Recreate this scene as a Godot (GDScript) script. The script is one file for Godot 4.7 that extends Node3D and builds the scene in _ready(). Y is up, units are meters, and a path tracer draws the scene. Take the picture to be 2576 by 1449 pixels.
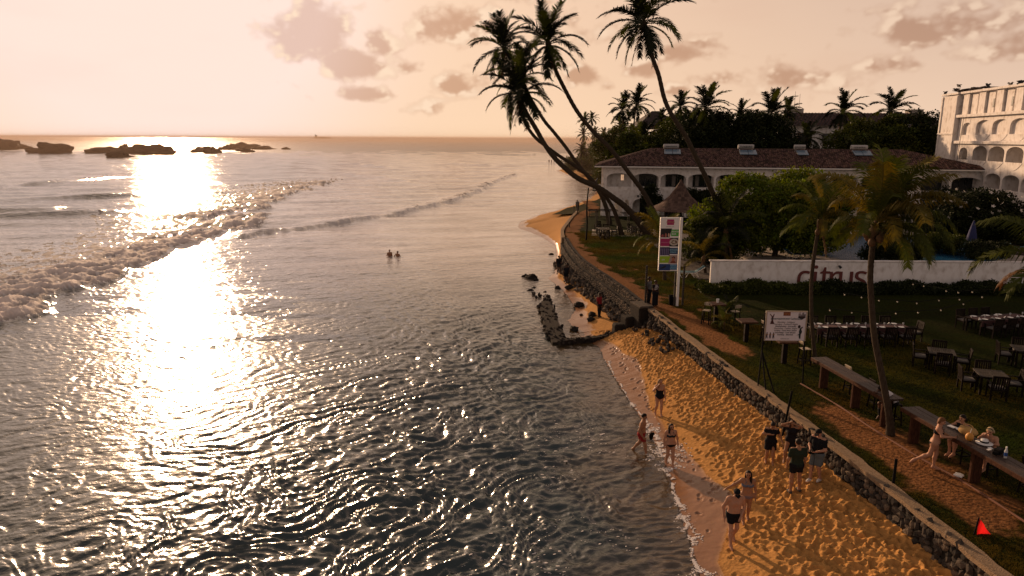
extends Node3D

const SUN_AZ := -25.5
const SUN_EL := 11.5
const LAWN := 2.0

var rng := RandomNumberGenerator.new()
var used := {}
var M := {}
var nz := {}

func V(x: float, y: float, z: float) -> Vector3:
	return Vector3(x, y, z)

func lin(r: float, g: float, b: float) -> Color:
	return Color(r, g, b).linear_to_srgb()

func noise(key: String, sd: int, freq: float, oct := 3, kind := FastNoiseLite.TYPE_SIMPLEX_SMOOTH) -> FastNoiseLite:
	var n := FastNoiseLite.new()
	n.seed = sd
	n.noise_type = kind
	n.frequency = freq
	n.fractal_type = FastNoiseLite.FRACTAL_FBM if oct > 1 else FastNoiseLite.FRACTAL_NONE
	n.fractal_octaves = oct
	nz[key] = n
	return n

func noise_tex(size: int, freq: float, oct: int, sd: int, ramp: Gradient = null, as_normal := false, kind := FastNoiseLite.TYPE_SIMPLEX_SMOOTH) -> NoiseTexture2D:
	var t := NoiseTexture2D.new()
	t.width = size
	t.height = size
	t.seamless = true
	t.seamless_blend_skirt = 0.15
	t.generate_mipmaps = false
	var n := FastNoiseLite.new()
	n.seed = sd
	n.noise_type = kind
	n.frequency = freq
	n.fractal_type = FastNoiseLite.FRACTAL_FBM
	n.fractal_octaves = oct
	t.noise = n
	if ramp:
		t.color_ramp = ramp
	t.as_normal_map = as_normal
	return t

func ramp(stops: Array) -> Gradient:
	var g := Gradient.new()
	var off := PackedFloat32Array()
	var col := PackedColorArray()
	for s in stops:
		off.append(s[0])
		col.append(s[1])
	g.offsets = off
	g.colors = col
	return g

func mat(key: String, c: Color, rough := 0.8, metal := 0.0, spec := 0.5) -> StandardMaterial3D:
	var m := StandardMaterial3D.new()
	m.resource_name = key
	m.albedo_color = c
	m.roughness = rough
	m.metallic = metal
	m.metallic_specular = spec
	M[key] = m
	return m

# ---------------------------------------------------------------- naming
func numbered(base_name: String) -> String:
	if not used.has(base_name):
		used[base_name] = 0
		return base_name
	used[base_name] += 1
	return "%s_%03d" % [base_name, used[base_name]]

func tag(o: Node, label: String, category := "", group := "") -> Node:
	if label != "":
		o.set_meta("label", label)
	if category != "":
		o.set_meta("category", category)
	if group != "":
		o.set_meta("group", group)
	return o

func thing(called: String, label: String, category: String, at := Vector3.ZERO, turn := 0.0, group := "") -> Node3D:
	var o := Node3D.new()
	o.name = numbered(called)
	add_child(o)
	o.position = at
	o.rotation.y = turn
	tag(o, label, category, group)
	return o

func part(called: String, mesh: Mesh, m: Material, parent: Node3D, at := Vector3.ZERO, label := "") -> MeshInstance3D:
	var o := MeshInstance3D.new()
	o.name = called
	o.mesh = mesh
	if m:
		o.material_override = m
	var n := 0
	while parent.has_node(NodePath(o.name)):
		n += 1
		o.name = "%s_%03d" % [called, n]
	parent.add_child(o, true)
	o.position = at
	if label != "":
		o.set_meta("label", label)
	return o

func solo(called: String, mesh: Mesh, m: Material, label: String, category: String, at := Vector3.ZERO, turn := 0.0, group := "") -> MeshInstance3D:
	var o := MeshInstance3D.new()
	o.name = numbered(called)
	o.mesh = mesh
	if m:
		o.material_override = m
	add_child(o)
	o.position = at
	o.rotation.y = turn
	tag(o, label, category, group)
	return o

func struct(called: String, mesh: Mesh, m: Material, label: String, category := "ground", kind := "structure") -> MeshInstance3D:
	var o := solo(called, mesh, m, label, category)
	o.set_meta("kind", kind)
	return o

func dup(root: Node3D, at: Vector3, turn: float, label: String, group := "") -> Node3D:
	var r: Node3D = root.duplicate()
	r.name = numbered(String(root.name).trim_suffix("_001"))
	add_child(r)
	r.position = at
	r.rotation.y = turn
	r.set_meta("label", label)
	if group != "":
		r.set_meta("group", group)
	return r

func multi(called: String, mesh: Mesh, m: Material, xf: Array, parent: Node3D, cols := []) -> MultiMeshInstance3D:
	var mm := MultiMesh.new()
	mm.transform_format = MultiMesh.TRANSFORM_3D
	mm.use_colors = cols.size() > 0
	mm.mesh = mesh
	mm.instance_count = xf.size()
	for i in xf.size():
		mm.set_instance_transform(i, xf[i])
		if cols.size() > 0:
			mm.set_instance_color(i, cols[i])
	var o := MultiMeshInstance3D.new()
	o.name = called
	o.multimesh = mm
	o.material_override = m
	var n := 0
	while parent.has_node(NodePath(o.name)):
		n += 1
		o.name = "%s_%03d" % [called, n]
	parent.add_child(o, true)
	o.set_meta("kind", "stuff")
	return o

# ---------------------------------------------------------------- mesh building
class MB:
	var v := PackedVector3Array()
	var n := PackedVector3Array()
	var c := PackedColorArray()
	var u := PackedVector2Array()
	var ix := PackedInt32Array()
	var col := Color(1, 1, 1)

	func vert(p: Vector3, nn: Vector3, uv := Vector2.ZERO) -> int:
		v.append(p)
		n.append(nn)
		c.append(col)
		u.append(uv)
		return v.size() - 1

	func face(a: int, b: int, d: int) -> void:
		var g := (v[b] - v[a]).cross(v[d] - v[a])
		if g.dot(n[a] + n[b] + n[d]) > 0.0:
			ix.append(a); ix.append(d); ix.append(b)
		else:
			ix.append(a); ix.append(b); ix.append(d)

	func tri(a: Vector3, b: Vector3, d: Vector3, out: Vector3) -> void:
		var g := (b - a).cross(d - a).normalized()
		if g.dot(out) < 0.0:
			g = -g
		var i := vert(a, g, Vector2(a.x + a.z, a.y))
		vert(b, g, Vector2(b.x + b.z, b.y))
		vert(d, g, Vector2(d.x + d.z, d.y))
		face(i, i + 1, i + 2)

	func quad(a: Vector3, b: Vector3, d: Vector3, e: Vector3, out: Vector3) -> void:
		var g := (b - a).cross(e - a)
		if g.length_squared() < 1e-14:
			g = (d - b).cross(e - b)
		g = g.normalized()
		if g.dot(out) < 0.0:
			g = -g
		var i := vert(a, g, Vector2(0, 0))
		vert(b, g, Vector2(1, 0))
		vert(d, g, Vector2(1, 1))
		vert(e, g, Vector2(0, 1))
		face(i, i + 1, i + 2)
		face(i, i + 2, i + 3)

	func box(at: Vector3, s: Vector3, bs := Basis.IDENTITY, ch := 0.0) -> void:
		var h := s * 0.5
		if ch <= 0.0:
			for ax in 3:
				for sg: float in [-1.0, 1.0]:
					var nn := Vector3.ZERO
					nn[ax] = sg
					var a1 := (ax + 1) % 3
					var a2 := (ax + 2) % 3
					var p := []
					for k in [[-1, -1], [1, -1], [1, 1], [-1, 1]]:
						var q := Vector3.ZERO
						q[ax] = sg * h[ax]
						q[a1] = k[0] * h[a1]
						q[a2] = k[1] * h[a2]
						p.append(at + bs * q)
					quad(p[0], p[1], p[2], p[3], bs * nn)
			return
		# chamfered: octagon profile in the two widest directions is enough for edges that catch light
		for ax in 3:
			for sg: float in [-1.0, 1.0]:
				var nn := Vector3.ZERO
				nn[ax] = sg
				var a1 := (ax + 1) % 3
				var a2 := (ax + 2) % 3
				var p := []
				for k in [[-1, -1], [1, -1], [1, 1], [-1, 1]]:
					var q := Vector3.ZERO
					q[ax] = sg * h[ax]
					q[a1] = k[0] * (h[a1] - ch)
					q[a2] = k[1] * (h[a2] - ch)
					p.append(at + bs * q)
				quad(p[0], p[1], p[2], p[3], bs * nn)
				for s2: float in [-1.0, 1.0]:
					var e := []
					for t: float in [-1.0, 1.0]:
						var q := Vector3.ZERO
						q[ax] = sg * h[ax]
						q[a1] = s2 * (h[a1] - ch)
						q[a2] = t * (h[a2] - ch)
						e.append(at + bs * q)
						q[ax] = sg * (h[ax] - ch)
						q[a1] = s2 * h[a1]
						e.append(at + bs * q)
					var on := Vector3.ZERO
					on[ax] = sg
					on[a1] = s2
					quad(e[0], e[2], e[3], e[1], bs * on)
		for sx: float in [-1.0, 1.0]:
			for sy: float in [-1.0, 1.0]:
				for sz: float in [-1.0, 1.0]:
					var a := Vector3(sx * h.x, sy * (h.y - ch), sz * (h.z - ch))
					var b := Vector3(sx * (h.x - ch), sy * h.y, sz * (h.z - ch))
					var d := Vector3(sx * (h.x - ch), sy * (h.y - ch), sz * h.z)
					tri(at + bs * a, at + bs * b, at + bs * d, bs * Vector3(sx, sy, sz))

	func bar(a: Vector3, b: Vector3, w: float, d: float, up := Vector3.UP) -> void:
		var z := (b - a).normalized()
		var x := up.cross(z)
		if x.length() < 0.01:
			x = Vector3.RIGHT.cross(z)
			if x.length() < 0.01:
				x = Vector3.FORWARD.cross(z)
		x = x.normalized()
		box((a + b) * 0.5, Vector3(w, d, a.distance_to(b)), Basis(x, z.cross(x), z))

	func tube(path: Array, rad: Array, sides := 8, caps := true) -> void:
		var m := path.size()
		var first := v.size()
		var ref := Vector3.UP
		var dist := 0.0
		var t0: Vector3 = (path[1] - path[0]).normalized()
		if absf(t0.y) > 0.8:
			ref = Vector3.RIGHT
		var x := ref.cross(t0).normalized()
		for i in m:
			var t: Vector3 = (path[mini(i + 1, m - 1)] - path[maxi(i - 1, 0)]).normalized()
			x = (x - t * x.dot(t)).normalized()
			var y := t.cross(x)
			if i > 0:
				dist += path[i].distance_to(path[i - 1])
			for k in sides + 1:
				var an := TAU * k / sides
				var nn := x * cos(an) + y * sin(an)
				vert(path[i] + nn * rad[i], nn, Vector2(float(k) / sides, dist))
		for i in m - 1:
			for k in sides:
				var a := first + i * (sides + 1) + k
				face(a, a + 1, a + sides + 2)
				face(a, a + sides + 2, a + sides + 1)
		if caps:
			for e in [0, m - 1]:
				var t: Vector3 = (path[1] - path[0]).normalized() * -1.0 if e == 0 else (path[m - 1] - path[m - 2]).normalized()
				var cc := vert(path[e], t)
				var f2 := v.size()
				for k in sides:
					vert(v[first + e * (sides + 1) + k], t)
				for k in sides:
					face(cc, f2 + k, f2 + (k + 1) % sides)

	func lathe(at: Vector3, prof: Array, sides := 12) -> void:
		var first := v.size()
		var m := prof.size()
		for i in m:
			var p0: Vector2 = prof[maxi(i - 1, 0)]
			var p1: Vector2 = prof[mini(i + 1, m - 1)]
			var tn := (p1 - p0).normalized()
			for k in sides + 1:
				var an := TAU * k / sides
				var r := Vector3(cos(an), 0, sin(an))
				vert(at + r * prof[i].x + Vector3(0, prof[i].y, 0), (r * tn.y - Vector3.UP * tn.x).normalized(), Vector2(float(k) / sides, prof[i].y))
		for i in m - 1:
			for k in sides:
				var a := first + i * (sides + 1) + k
				face(a, a + 1, a + sides + 2)
				face(a, a + sides + 2, a + sides + 1)

	func ball(at: Vector3, r: Vector3, seg := 10, rings := 6) -> void:
		var first := v.size()
		for i in rings + 1:
			var th := PI * i / rings
			for k in seg + 1:
				var an := TAU * k / seg
				var d := Vector3(sin(th) * cos(an), cos(th), sin(th) * sin(an))
				vert(at + d * r, (d / r).normalized(), Vector2(float(k) / seg, float(i) / rings))
		for i in rings:
			for k in seg:
				var a := first + i * (seg + 1) + k
				face(a, a + 1, a + seg + 2)
				face(a, a + seg + 2, a + seg + 1)

	# extrude a polygon lying in the plane (o, ax, ay) along -normal by depth
	func prism(poly: PackedVector2Array, o: Vector3, ax: Vector3, ay: Vector3, depth: float, back := true) -> void:
		var nn := ax.cross(ay).normalized()
		var t := Geometry2D.triangulate_polygon(poly)
		for s in (2 if back else 1):
			var off := nn * (-depth * s)
			var sn := nn if s == 0 else -nn
			var f := v.size()
			for p in poly:
				vert(o + ax * p.x + ay * p.y + off, sn, p)
			for i in range(0, t.size(), 3):
				face(f + t[i], f + t[i + 1], f + t[i + 2])
		var area := 0.0
		for i in poly.size():
			var p := poly[i]
			var q := poly[(i + 1) % poly.size()]
			area += p.x * q.y - q.x * p.y
		var sgn := 1.0 if area > 0.0 else -1.0
		for i in poly.size():
			var p := poly[i]
			var q := poly[(i + 1) % poly.size()]
			var a := o + ax * p.x + ay * p.y
			var b := o + ax * q.x + ay * q.y
			var e := (q - p)
			quad(a, b, b - nn * depth, a - nn * depth, (ax * e.y - ay * e.x) * sgn)

	func add(o: MB, xf: Transform3D) -> void:
		var f := v.size()
		for i in o.v.size():
			v.append(xf * o.v[i])
			n.append((xf.basis * o.n[i]).normalized())
			c.append(o.c[i])
			u.append(o.u[i])
		for i in o.ix:
			ix.append(f + i)

	func mesh() -> ArrayMesh:
		var a := []
		a.resize(Mesh.ARRAY_MAX)
		a[Mesh.ARRAY_VERTEX] = v
		a[Mesh.ARRAY_NORMAL] = n
		a[Mesh.ARRAY_COLOR] = c
		a[Mesh.ARRAY_TEX_UV] = u
		a[Mesh.ARRAY_INDEX] = ix
		var m := ArrayMesh.new()
		if ix.size() > 0:
			m.add_surface_from_arrays(Mesh.PRIMITIVE_TRIANGLES, a)
		return m

func mb() -> MB:
	return MB.new()

# a grid of nx by ny points as a smooth mesh
func grid_mesh(pts: PackedVector3Array, cols: PackedColorArray, uvs: PackedVector2Array, nx: int, ny: int, keep := PackedByteArray(), surf := 1) -> ArrayMesh:
	var nrm := PackedVector3Array()
	nrm.resize(pts.size())
	for j in ny:
		for i in nx:
			var k := j * nx + i
			var du := pts[k + (1 if i < nx - 1 else 0)] - pts[k - (1 if i > 0 else 0)]
			var dv := pts[k + (nx if j < ny - 1 else 0)] - pts[k - (nx if j > 0 else 0)]
			var m := du.cross(dv)
			if m.y < 0.0:
				m = -m
			nrm[k] = m.normalized()
	var mesh := ArrayMesh.new()
	for s in surf:
		var ix := PackedInt32Array()
		for j in ny - 1:
			for i in nx - 1:
				var k := j * nx + i
				if keep.size() > 0 and keep[k] != s + 1:
					continue
				var up := (pts[k + 1] - pts[k]).cross(pts[k + nx] - pts[k]).y > 0.0
				if up:
					ix.append(k); ix.append(k + nx); ix.append(k + 1)
					ix.append(k + 1); ix.append(k + nx); ix.append(k + nx + 1)
				else:
					ix.append(k); ix.append(k + 1); ix.append(k + nx)
					ix.append(k + 1); ix.append(k + nx + 1); ix.append(k + nx)
		var a := []
		a.resize(Mesh.ARRAY_MAX)
		a[Mesh.ARRAY_VERTEX] = pts
		a[Mesh.ARRAY_NORMAL] = nrm
		a[Mesh.ARRAY_COLOR] = cols
		a[Mesh.ARRAY_TEX_UV] = uvs
		a[Mesh.ARRAY_INDEX] = ix
		if ix.size() > 0:
			mesh.add_surface_from_arrays(Mesh.PRIMITIVE_TRIANGLES, a)
	return mesh

# piecewise-linear x at a given z: pairs of (z, x), z falling
func at_z(t: Array, z: float) -> float:
	if z >= t[0][0]:
		return t[0][1]
	for i in range(1, t.size()):
		if z >= t[i][0]:
			var f: float = (z - t[i][0]) / (t[i - 1][0] - t[i][0])
			f = f * f * (3.0 - 2.0 * f) * 0.4 + f * 0.6
			return lerpf(t[i][1], t[i - 1][1], f)
	return t[-1][1]

# smooth curve through points
func curve(pts: Array, n: int) -> Array:
	var c := Curve3D.new()
	for i in pts.size():
		var d: Vector3 = (pts[mini(i + 1, pts.size() - 1)] - pts[maxi(i - 1, 0)]) / 6.0
		c.add_point(pts[i], -d, d)
	c.bake_interval = 0.05
	var out := []
	var L := c.get_baked_length()
	for i in n:
		out.append(c.sample_baked(L * i / (n - 1), true))
	return out

# ---------------------------------------------------------------- camera, sky, sun, exposure
func _ready() -> void:
	rng.seed = 7
	var cam := Camera3D.new()
	cam.name = "camera"
	cam.fov = rad_to_deg(2.0 * atan(724.5 / 1773.0))
	cam.near = 0.1
	cam.far = 20000.0
	cam.position = V(0, 11.6, 0)
	cam.basis = Basis(Vector3.RIGHT, deg_to_rad(-12.01)) * Basis(Vector3.BACK, deg_to_rad(0.24))
	add_child(cam)
	var env := Environment.new()
	env.background_mode = Environment.BG_SKY
	var sky := Sky.new()
	var pm := PanoramaSkyMaterial.new()
	pm.panorama = ImageTexture.create_from_image(sky_image())
	sky.sky_material = pm
	env.sky = sky
	env.tonemap_mode = Environment.TONE_MAPPER_LINEAR
	env.tonemap_exposure = 1.0
	env.background_energy_multiplier = 1.0
	env.sdfgi_enabled = true
	env.ssao_enabled = true
	env.ssil_enabled = true
	env.volumetric_fog_enabled = true
	env.volumetric_fog_density = 0.0
	var we := WorldEnvironment.new()
	we.name = "environment"
	we.environment = env
	add_child(we)
	var sun := DirectionalLight3D.new()
	sun.name = "sun"
	sun.light_color = lin(1.0, 0.64, 0.38)
	sun.light_energy = 1.6
	sun.light_angular_distance = 1.2
	sun.shadow_enabled = true
	sun.basis = Basis(Vector3.UP, deg_to_rad(180.0 - SUN_AZ)) * Basis(Vector3.RIGHT, deg_to_rad(-SUN_EL))
	add_child(sun)
	build_materials()
	build_ground()
	build_walls()
	build_buildings()
	build_vegetation()
	build_furniture()
	build_people()
	build_details()

# the evening sky: (azimuth from straight ahead, elevation) in degrees of each cloud, its half width and half height, and how thick it is
const CLOUDS := [
	[-15.2, 7.4, 2.6, 2.3, 1.25], [-12.2, 5.4, 2.8, 1.3, 1.2], [-10.4, 6.8, 1.3, 1.6, 1.0], [-11.3, 3.2, 2.3, 0.7, 1.0], [-7.9, 5.2, 1.6, 0.6, 0.7],
	[-4.0, 8.5, 3.2, 1.6, 1.05], [-4.2, 4.0, 2.6, 1.0, 0.8], [-6.8, 2.4, 2.0, 0.9, 0.5], [5.3, 4.7, 1.7, 1.0, 0.9], [1.5, 10.6, 3.5, 1.0, 0.5], [7.4, 3.8, 0.9, 0.5, 0.6],
	[9.8, 5.0, 2.2, 0.9, 0.7], [13.3, 6.3, 2.6, 1.0, 0.8], [15.8, 4.4, 2.6, 0.8, 0.8], [15.0, 11.2, 3.0, 0.9, 0.7], [12.5, 3.6, 1.4, 0.6, 0.7], [22.0, 4.4, 3.4, 1.3, 0.8],
	[26.0, 8.6, 2.4, 0.7, 0.6], [30.0, 7.2, 4.0, 1.5, 0.85], [34.5, 5.6, 4.0, 1.2, 0.8], [27.0, 5.0, 3.0, 0.8, 0.7], [38.0, 8.4, 4.0, 1.6, 0.6], [-27.0, 15.5, 6.0, 1.5, 0.3],
	[18.5, 13.5, 4.0, 1.2, 0.6], [6.0, 8.0, 4.0, 1.6, 0.45], [33.0, 11.0, 5.0, 1.2, 0.4], [10.5, 7.6, 2.6, 0.8, 0.5],
]

func sky_image() -> Image:
	var W := 4096
	var H := 2048
	var im := Image.create(W, H, false, Image.FORMAT_RGBF)
	var n1 := noise("sky", 11, 1.0, 5)
	var n2 := noise("sky2", 31, 1.0, 4)
	var sd := Vector3(sin(deg_to_rad(SUN_AZ)) * cos(deg_to_rad(SUN_EL)), sin(deg_to_rad(SUN_EL)), -cos(deg_to_rad(SUN_AZ)) * cos(deg_to_rad(SUN_EL)))
	im.fill(Color(0.2, 0.15, 0.13))
	# well above the view: smooth air and a few veils, in coarse steps
	for j in range(0, H / 2, 16):
		var el := 90.0 - (j + 8.0) / H * 180.0
		if el < 24.0:
			break
		for i in range(0, W, 32):
			im.fill_rect(Rect2i(i, j, 32, 16), sky_color((i + 16.0) / W * 360.0, el, sd, n1, n2, false))
	var j0 := int(H * (90.0 - 24.0) / 180.0 / 16) * 16
	for j in range(j0, H / 2 + 6):
		var el := 90.0 - (j + 0.5) / H * 180.0
		for i in range(0, W):
			var az := (i + 0.5) / W * 360.0
			var seen := az < 50.0 or az > 310.0
			if seen:
				im.set_pixel(i, j, sky_color(az, el, sd, n1, n2, true))
			elif i % 4 == 0:
				if j % 4 == 0 or j == j0:
					im.fill_rect(Rect2i(i, j, 4, 4), sky_color(az, el, sd, n1, n2, true))
	return im

func sky_color(az: float, el: float, sd: Vector3, n1: FastNoiseLite, n2: FastNoiseLite, clouds: bool) -> Color:
	if az > 180.0:
		az -= 360.0
	var a := deg_to_rad(az)
	var e := deg_to_rad(maxf(el, 0.0))
	var d := Vector3(sin(a) * cos(e), sin(e), -cos(a) * cos(e))
	var g := rad_to_deg(acos(clampf(d.dot(sd), -1.0, 1.0)))
	# air: peach by the horizon, mauve grey above and away from the sun
	var k := exp(-maxf(0.0, g - 10.0) / 48.0)
	var zen := Vector3(0.26, 0.23, 0.235).lerp(Vector3(0.97, 0.62, 0.46), k)
	var hor := Vector3(0.80, 0.60, 0.50).lerp(Vector3(1.0, 0.68, 0.42), clampf(k * 1.45, 0.0, 1.0))
	var f := exp(-maxf(el, 0.0) / 13.0)
	zen = zen.lerp(Vector3(0.19, 0.165, 0.165), smoothstep(14.0, 48.0, el) * (1.0 - 0.3 * k))
	var c := zen.lerp(hor, f)
	# glow round the sun
	var w := exp(-pow(g / 15.5, 4.0))
	var w2 := exp(-pow(g / 27.0, 2.0))
	c = c.lerp(Vector3(1.0, 0.71, 0.50), clampf(w2 * 1.25, 0.0, 1.0))
	c = c.lerp(Vector3(1.06, 0.81, 0.70), clampf(w * 1.3, 0.0, 1.0))
	if clouds and el > 0.3:
		var dens := 0.0
		var ed := 0.0
		var q := d * 15.0
		q.y *= 1.5
		var b := n1.get_noise_3dv(q) + 0.25 * n1.get_noise_3dv(q * 4.0)
		var b2 := n1.get_noise_3dv(q + Vector3(-0.2, 0.22, 0.0)) + 0.25 * n1.get_noise_3dv((q + Vector3(-0.2, 0.22, 0.0)) * 4.0)
		var env := 0.0
		for cl in CLOUDS:
			var dx: float = (az - cl[0]) / cl[2]
			var dy: float = (el - cl[1]) / cl[3]
			if absf(dx) < 2.0 and absf(dy) < 2.0:
				if dy < 0.0:
					dy *= 1.25
				env = maxf(env, cl[4] * exp(-(dx * dx + dy * dy) * 0.9))
		var far := 0.28 * smoothstep(0.0, 8.0, el) * (1.0 - smoothstep(14.0, 26.0, el)) + 0.1
		if absf(az) > 45.0:
			env = maxf(env, far)
		dens = smoothstep(0.22, 0.66, env * 0.95 + b * 0.62)
		ed = smoothstep(0.22, 0.66, env * 0.95 + b2 * 0.62)
		if env < 0.02:
			dens = 0.0
			ed = 0.0
		var veil := smoothstep(-0.1, 0.6, n2.get_noise_3dv(Vector3(d.x * 3.0, d.y * 11.0, d.z * 3.0))) * 0.16 * smoothstep(0.0, 4.0, el)
		var lit := clampf((dens - ed) * 2.2, 0.0, 1.0)
		var sun_side := clampf(1.0 - g / 70.0, 0.0, 1.0)
		var shade := c * Vector3(0.66, 0.55, 0.50)
		shade = shade.lerp(c, clampf(0.4 * w, 0.0, 0.3))
		var bright := c.lerp(Vector3(1.06, 0.80, 0.58), 0.3 + 0.7 * sun_side)
		c = c.lerp(c * Vector3(0.93, 0.88, 0.87), veil * 2.0)
		c = c.lerp(shade, dens * 0.95)
		c = c.lerp(bright, lit * 0.9 * dens)
	return Color(c.x, c.y, c.z)

# ---------------------------------------------------------------- materials
func build_materials() -> void:
	var m := mat("sea_water", Color.WHITE, 0.22, 0.0, 0.68)
	m.vertex_color_use_as_albedo = true
	m.heightmap_enabled = true
	m.heightmap_scale = 2.8
	m.heightmap_texture = noise_tex(1024, 0.011, 6, 5)
	var far: StandardMaterial3D = m.duplicate()
	far.resource_name = "far_sea_water"
	far.roughness = 0.1
	far.metallic_specular = 0.72
	far.heightmap_scale = 7.0
	far.uv1_scale = V(0.5, 0.5, 0.5)
	M.far_sea = far
	far = far.duplicate()
	far.resource_name = "open_sea_water"
	far.roughness = 0.34
	far.heightmap_scale = 14.0
	far.uv1_scale = V(0.15, 0.15, 0.15)
	M.open_sea = far
	far = mat("sea_foam", Color.WHITE, 0.75, 0.0, 0.2)
	far.vertex_color_use_as_albedo = true
	far.heightmap_enabled = true
	far.backlight_enabled = true
	far.backlight = lin(0.9, 0.82, 0.78)
	far.heightmap_scale = 2.5
	far.heightmap_texture = m.heightmap_texture if m.heightmap_texture else null
	far.uv1_scale = V(2, 2, 2)
	# sand
	m = mat("dry_sand", Color.WHITE, 0.95, 0.0, 0.15)
	m.vertex_color_use_as_albedo = true
	m.albedo_texture = noise_tex(512, 0.03, 5, 9, ramp([[0.0, Color(0.80, 0.78, 0.76)], [0.5, Color(0.93, 0.92, 0.9)], [1.0, Color(1, 1, 1)]]))
	m.uv1_triplanar = true
	m.uv1_world_triplanar = true
	m.uv1_scale = V(0.35, 0.35, 0.35)
	m.heightmap_enabled = true
	m.heightmap_scale = 1.5
	m.heightmap_texture = noise_tex(1024, 0.02, 5, 19)
	m = mat("wet_sand", Color.WHITE, 0.24, 0.0, 0.55)
	m.vertex_color_use_as_albedo = true
	m.uv1_triplanar = true
	m.uv1_world_triplanar = true
	m.uv1_scale = V(0.3, 0.3, 0.3)
	m.heightmap_enabled = true
	m.heightmap_scale = 0.8
	m.heightmap_texture = noise_tex(512, 0.02, 4, 29)
	m = mat("lawn_ground", Color.WHITE, 0.95, 0.0, 0.1)
	m.vertex_color_use_as_albedo = true
	m.albedo_texture = noise_tex(1024, 0.03, 5, 39, ramp([[0.0, Color(0.55, 0.52, 0.5)], [0.45, Color(0.8, 0.78, 0.76)], [1.0, Color(1, 1, 1)]]))
	m.uv1_triplanar = true
	m.uv1_world_triplanar = true
	m.uv1_scale = V(0.2, 0.2, 0.2)
	m.heightmap_enabled = true
	m.heightmap_scale = 3.0
	m.heightmap_texture = noise_tex(1024, 0.03, 5, 49)
	m = mat("foam", lin(0.72, 0.66, 0.62), 0.7, 0.0, 0.3)
	m = mat("grass_blade", lin(0.088, 0.090, 0.013), 0.75, 0.0, 0.2)
	m.vertex_color_use_as_albedo = true
	m.backlight_enabled = true
	m.backlight = lin(0.6, 0.58, 0.06)
	build_more_materials()

# ---------------------------------------------------------------- shore lines, as (z, x)
const SHORE := [[-5, 4.9], [-12, 5.0], [-17, 5.15], [-20, 5.35], [-24, 5.65], [-27, 5.6], [-30, 5.35], [-33, 5.15], [-36, 5.0], [-38.5, 5.0], [-40, 4.3], [-41.5, 4.0], [-44, 3.75], [-48, 4.5], [-52, 4.2], [-56, 3.6], [-58.5, 3.1], [-61, 3.8], [-66, 4.2], [-72, 4.65], [-77, 4.8], [-83, 3.8], [-88, 2.5], [-92.5, 0.9], [-98, 1.0], [-106, 3.2], [-116, 7.4], [-126, 11.0], [-138, 14.6], [-154, 18], [-175, 21], [-200, 20], [-230, 17], [-260, 16], [-290, 24], [-330, 45], [-420, 90], [-600, 300]]
const WALLX := [[-5, 11.35], [-12, 11.1], [-15, 10.85], [-17, 10.65], [-19.5, 10.4], [-22.5, 10.05], [-25, 9.75], [-29, 9.15], [-32, 8.75], [-36, 8.25], [-39.5, 7.85]]
const WALLFAR := [[-40.5, 7.45], [-42, 7.2], [-44.5, 6.95], [-48.2, 6.45], [-52.8, 5.72], [-56, 5.25], [-59.5, 5.0], [-64, 4.85], [-69, 4.8], [-76, 5.4], [-84, 6.7], [-88, 7.4], [-93, 8.5], [-100, 10.5]]

func wall_x(z: float) -> float:
	return at_z(WALLX, z) if z > -39.8 else at_z(WALLFAR, z)

func sand_h(x: float, z: float) -> float:
	var xs := at_z(SHORE, z)
	var xw := wall_x(z)
	var top := 1.2
	if z < -38.0:
		top = lerpf(1.2, 0.62, clampf((-38.0 - z) / 3.0, 0.0, 1.0))
	if z < -70.0:
		top = lerpf(0.62, 1.5, clampf((-70.0 - z) / 14.0, 0.0, 1.0))
	if xw - xs < 0.6:
		xw = xs + 0.6
	var t := (x - xs) / (xw - xs)
	if t < 0.0:
		return maxf(-0.13 * (xs - x), -1.6)
	t = minf(t, 1.0)
	return top * (0.62 * t + 0.38 * t * t * (3.0 - 2.0 * t))

# ---------------------------------------------------------------- sea, sand, lawn
# breaking crests, as ground points (x, z), each with how high and how foamy it is
const BREAK1 := [[-32, -34], [-32.6, -43.7], [-32.9, -47.8], [-34.0, -56.9], [-35.2, -69.3], [-34.75, -80.6], [-34.9, -92], [-36.5, -101.2]]
const BREAK1B := [[-44, -106], [-41.5, -116], [-43.5, -126], [-45.6, -138], [-46.9, -164.4], [-47.5, -182]]
const BREAK2 := [[-31.65, -83.4], [-25.8, -93.2], [-19.7, -102.9], [-15.6, -115.9], [-10.5, -135], [-7.8, -155.5], [-4.3, -196.9], [1.4, -230]]

func seg_dist(lines: Array, x: float, z: float) -> Vector2:
	var best := Vector2(1e9, 0)
	for i in lines.size() - 1:
		var ax: float = lines[i][0]
		var az: float = lines[i][1]
		var bx: float = lines[i + 1][0] - ax
		var bz: float = lines[i + 1][1] - az
		var t := clampf(((x - ax) * bx + (z - az) * bz) / (bx * bx + bz * bz), 0.0, 1.0)
		var dx := x - ax - bx * t
		var dz := z - az - bz * t
		var dd := dx * dx + dz * dz
		if dd < best.x:
			best.x = dd
			best.y = dx
	best.x = sqrt(best.x)
	return best

const SWELLS := [[[-75, -100], [-67, -104], [-59, -110.5]], [[-118, -158], [-115, -180], [-113, -202]], [[-88, -106], [-79, -109], [-73, -112]], [[-100, -128], [-84, -134], [-74, -142]], [[-92, -356], [-60, -300], [-43, -270]], [[-60, -240], [-40, -210], [-26, -186]], [[-30, -330], [-19, -313], [0, -300]]]

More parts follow.
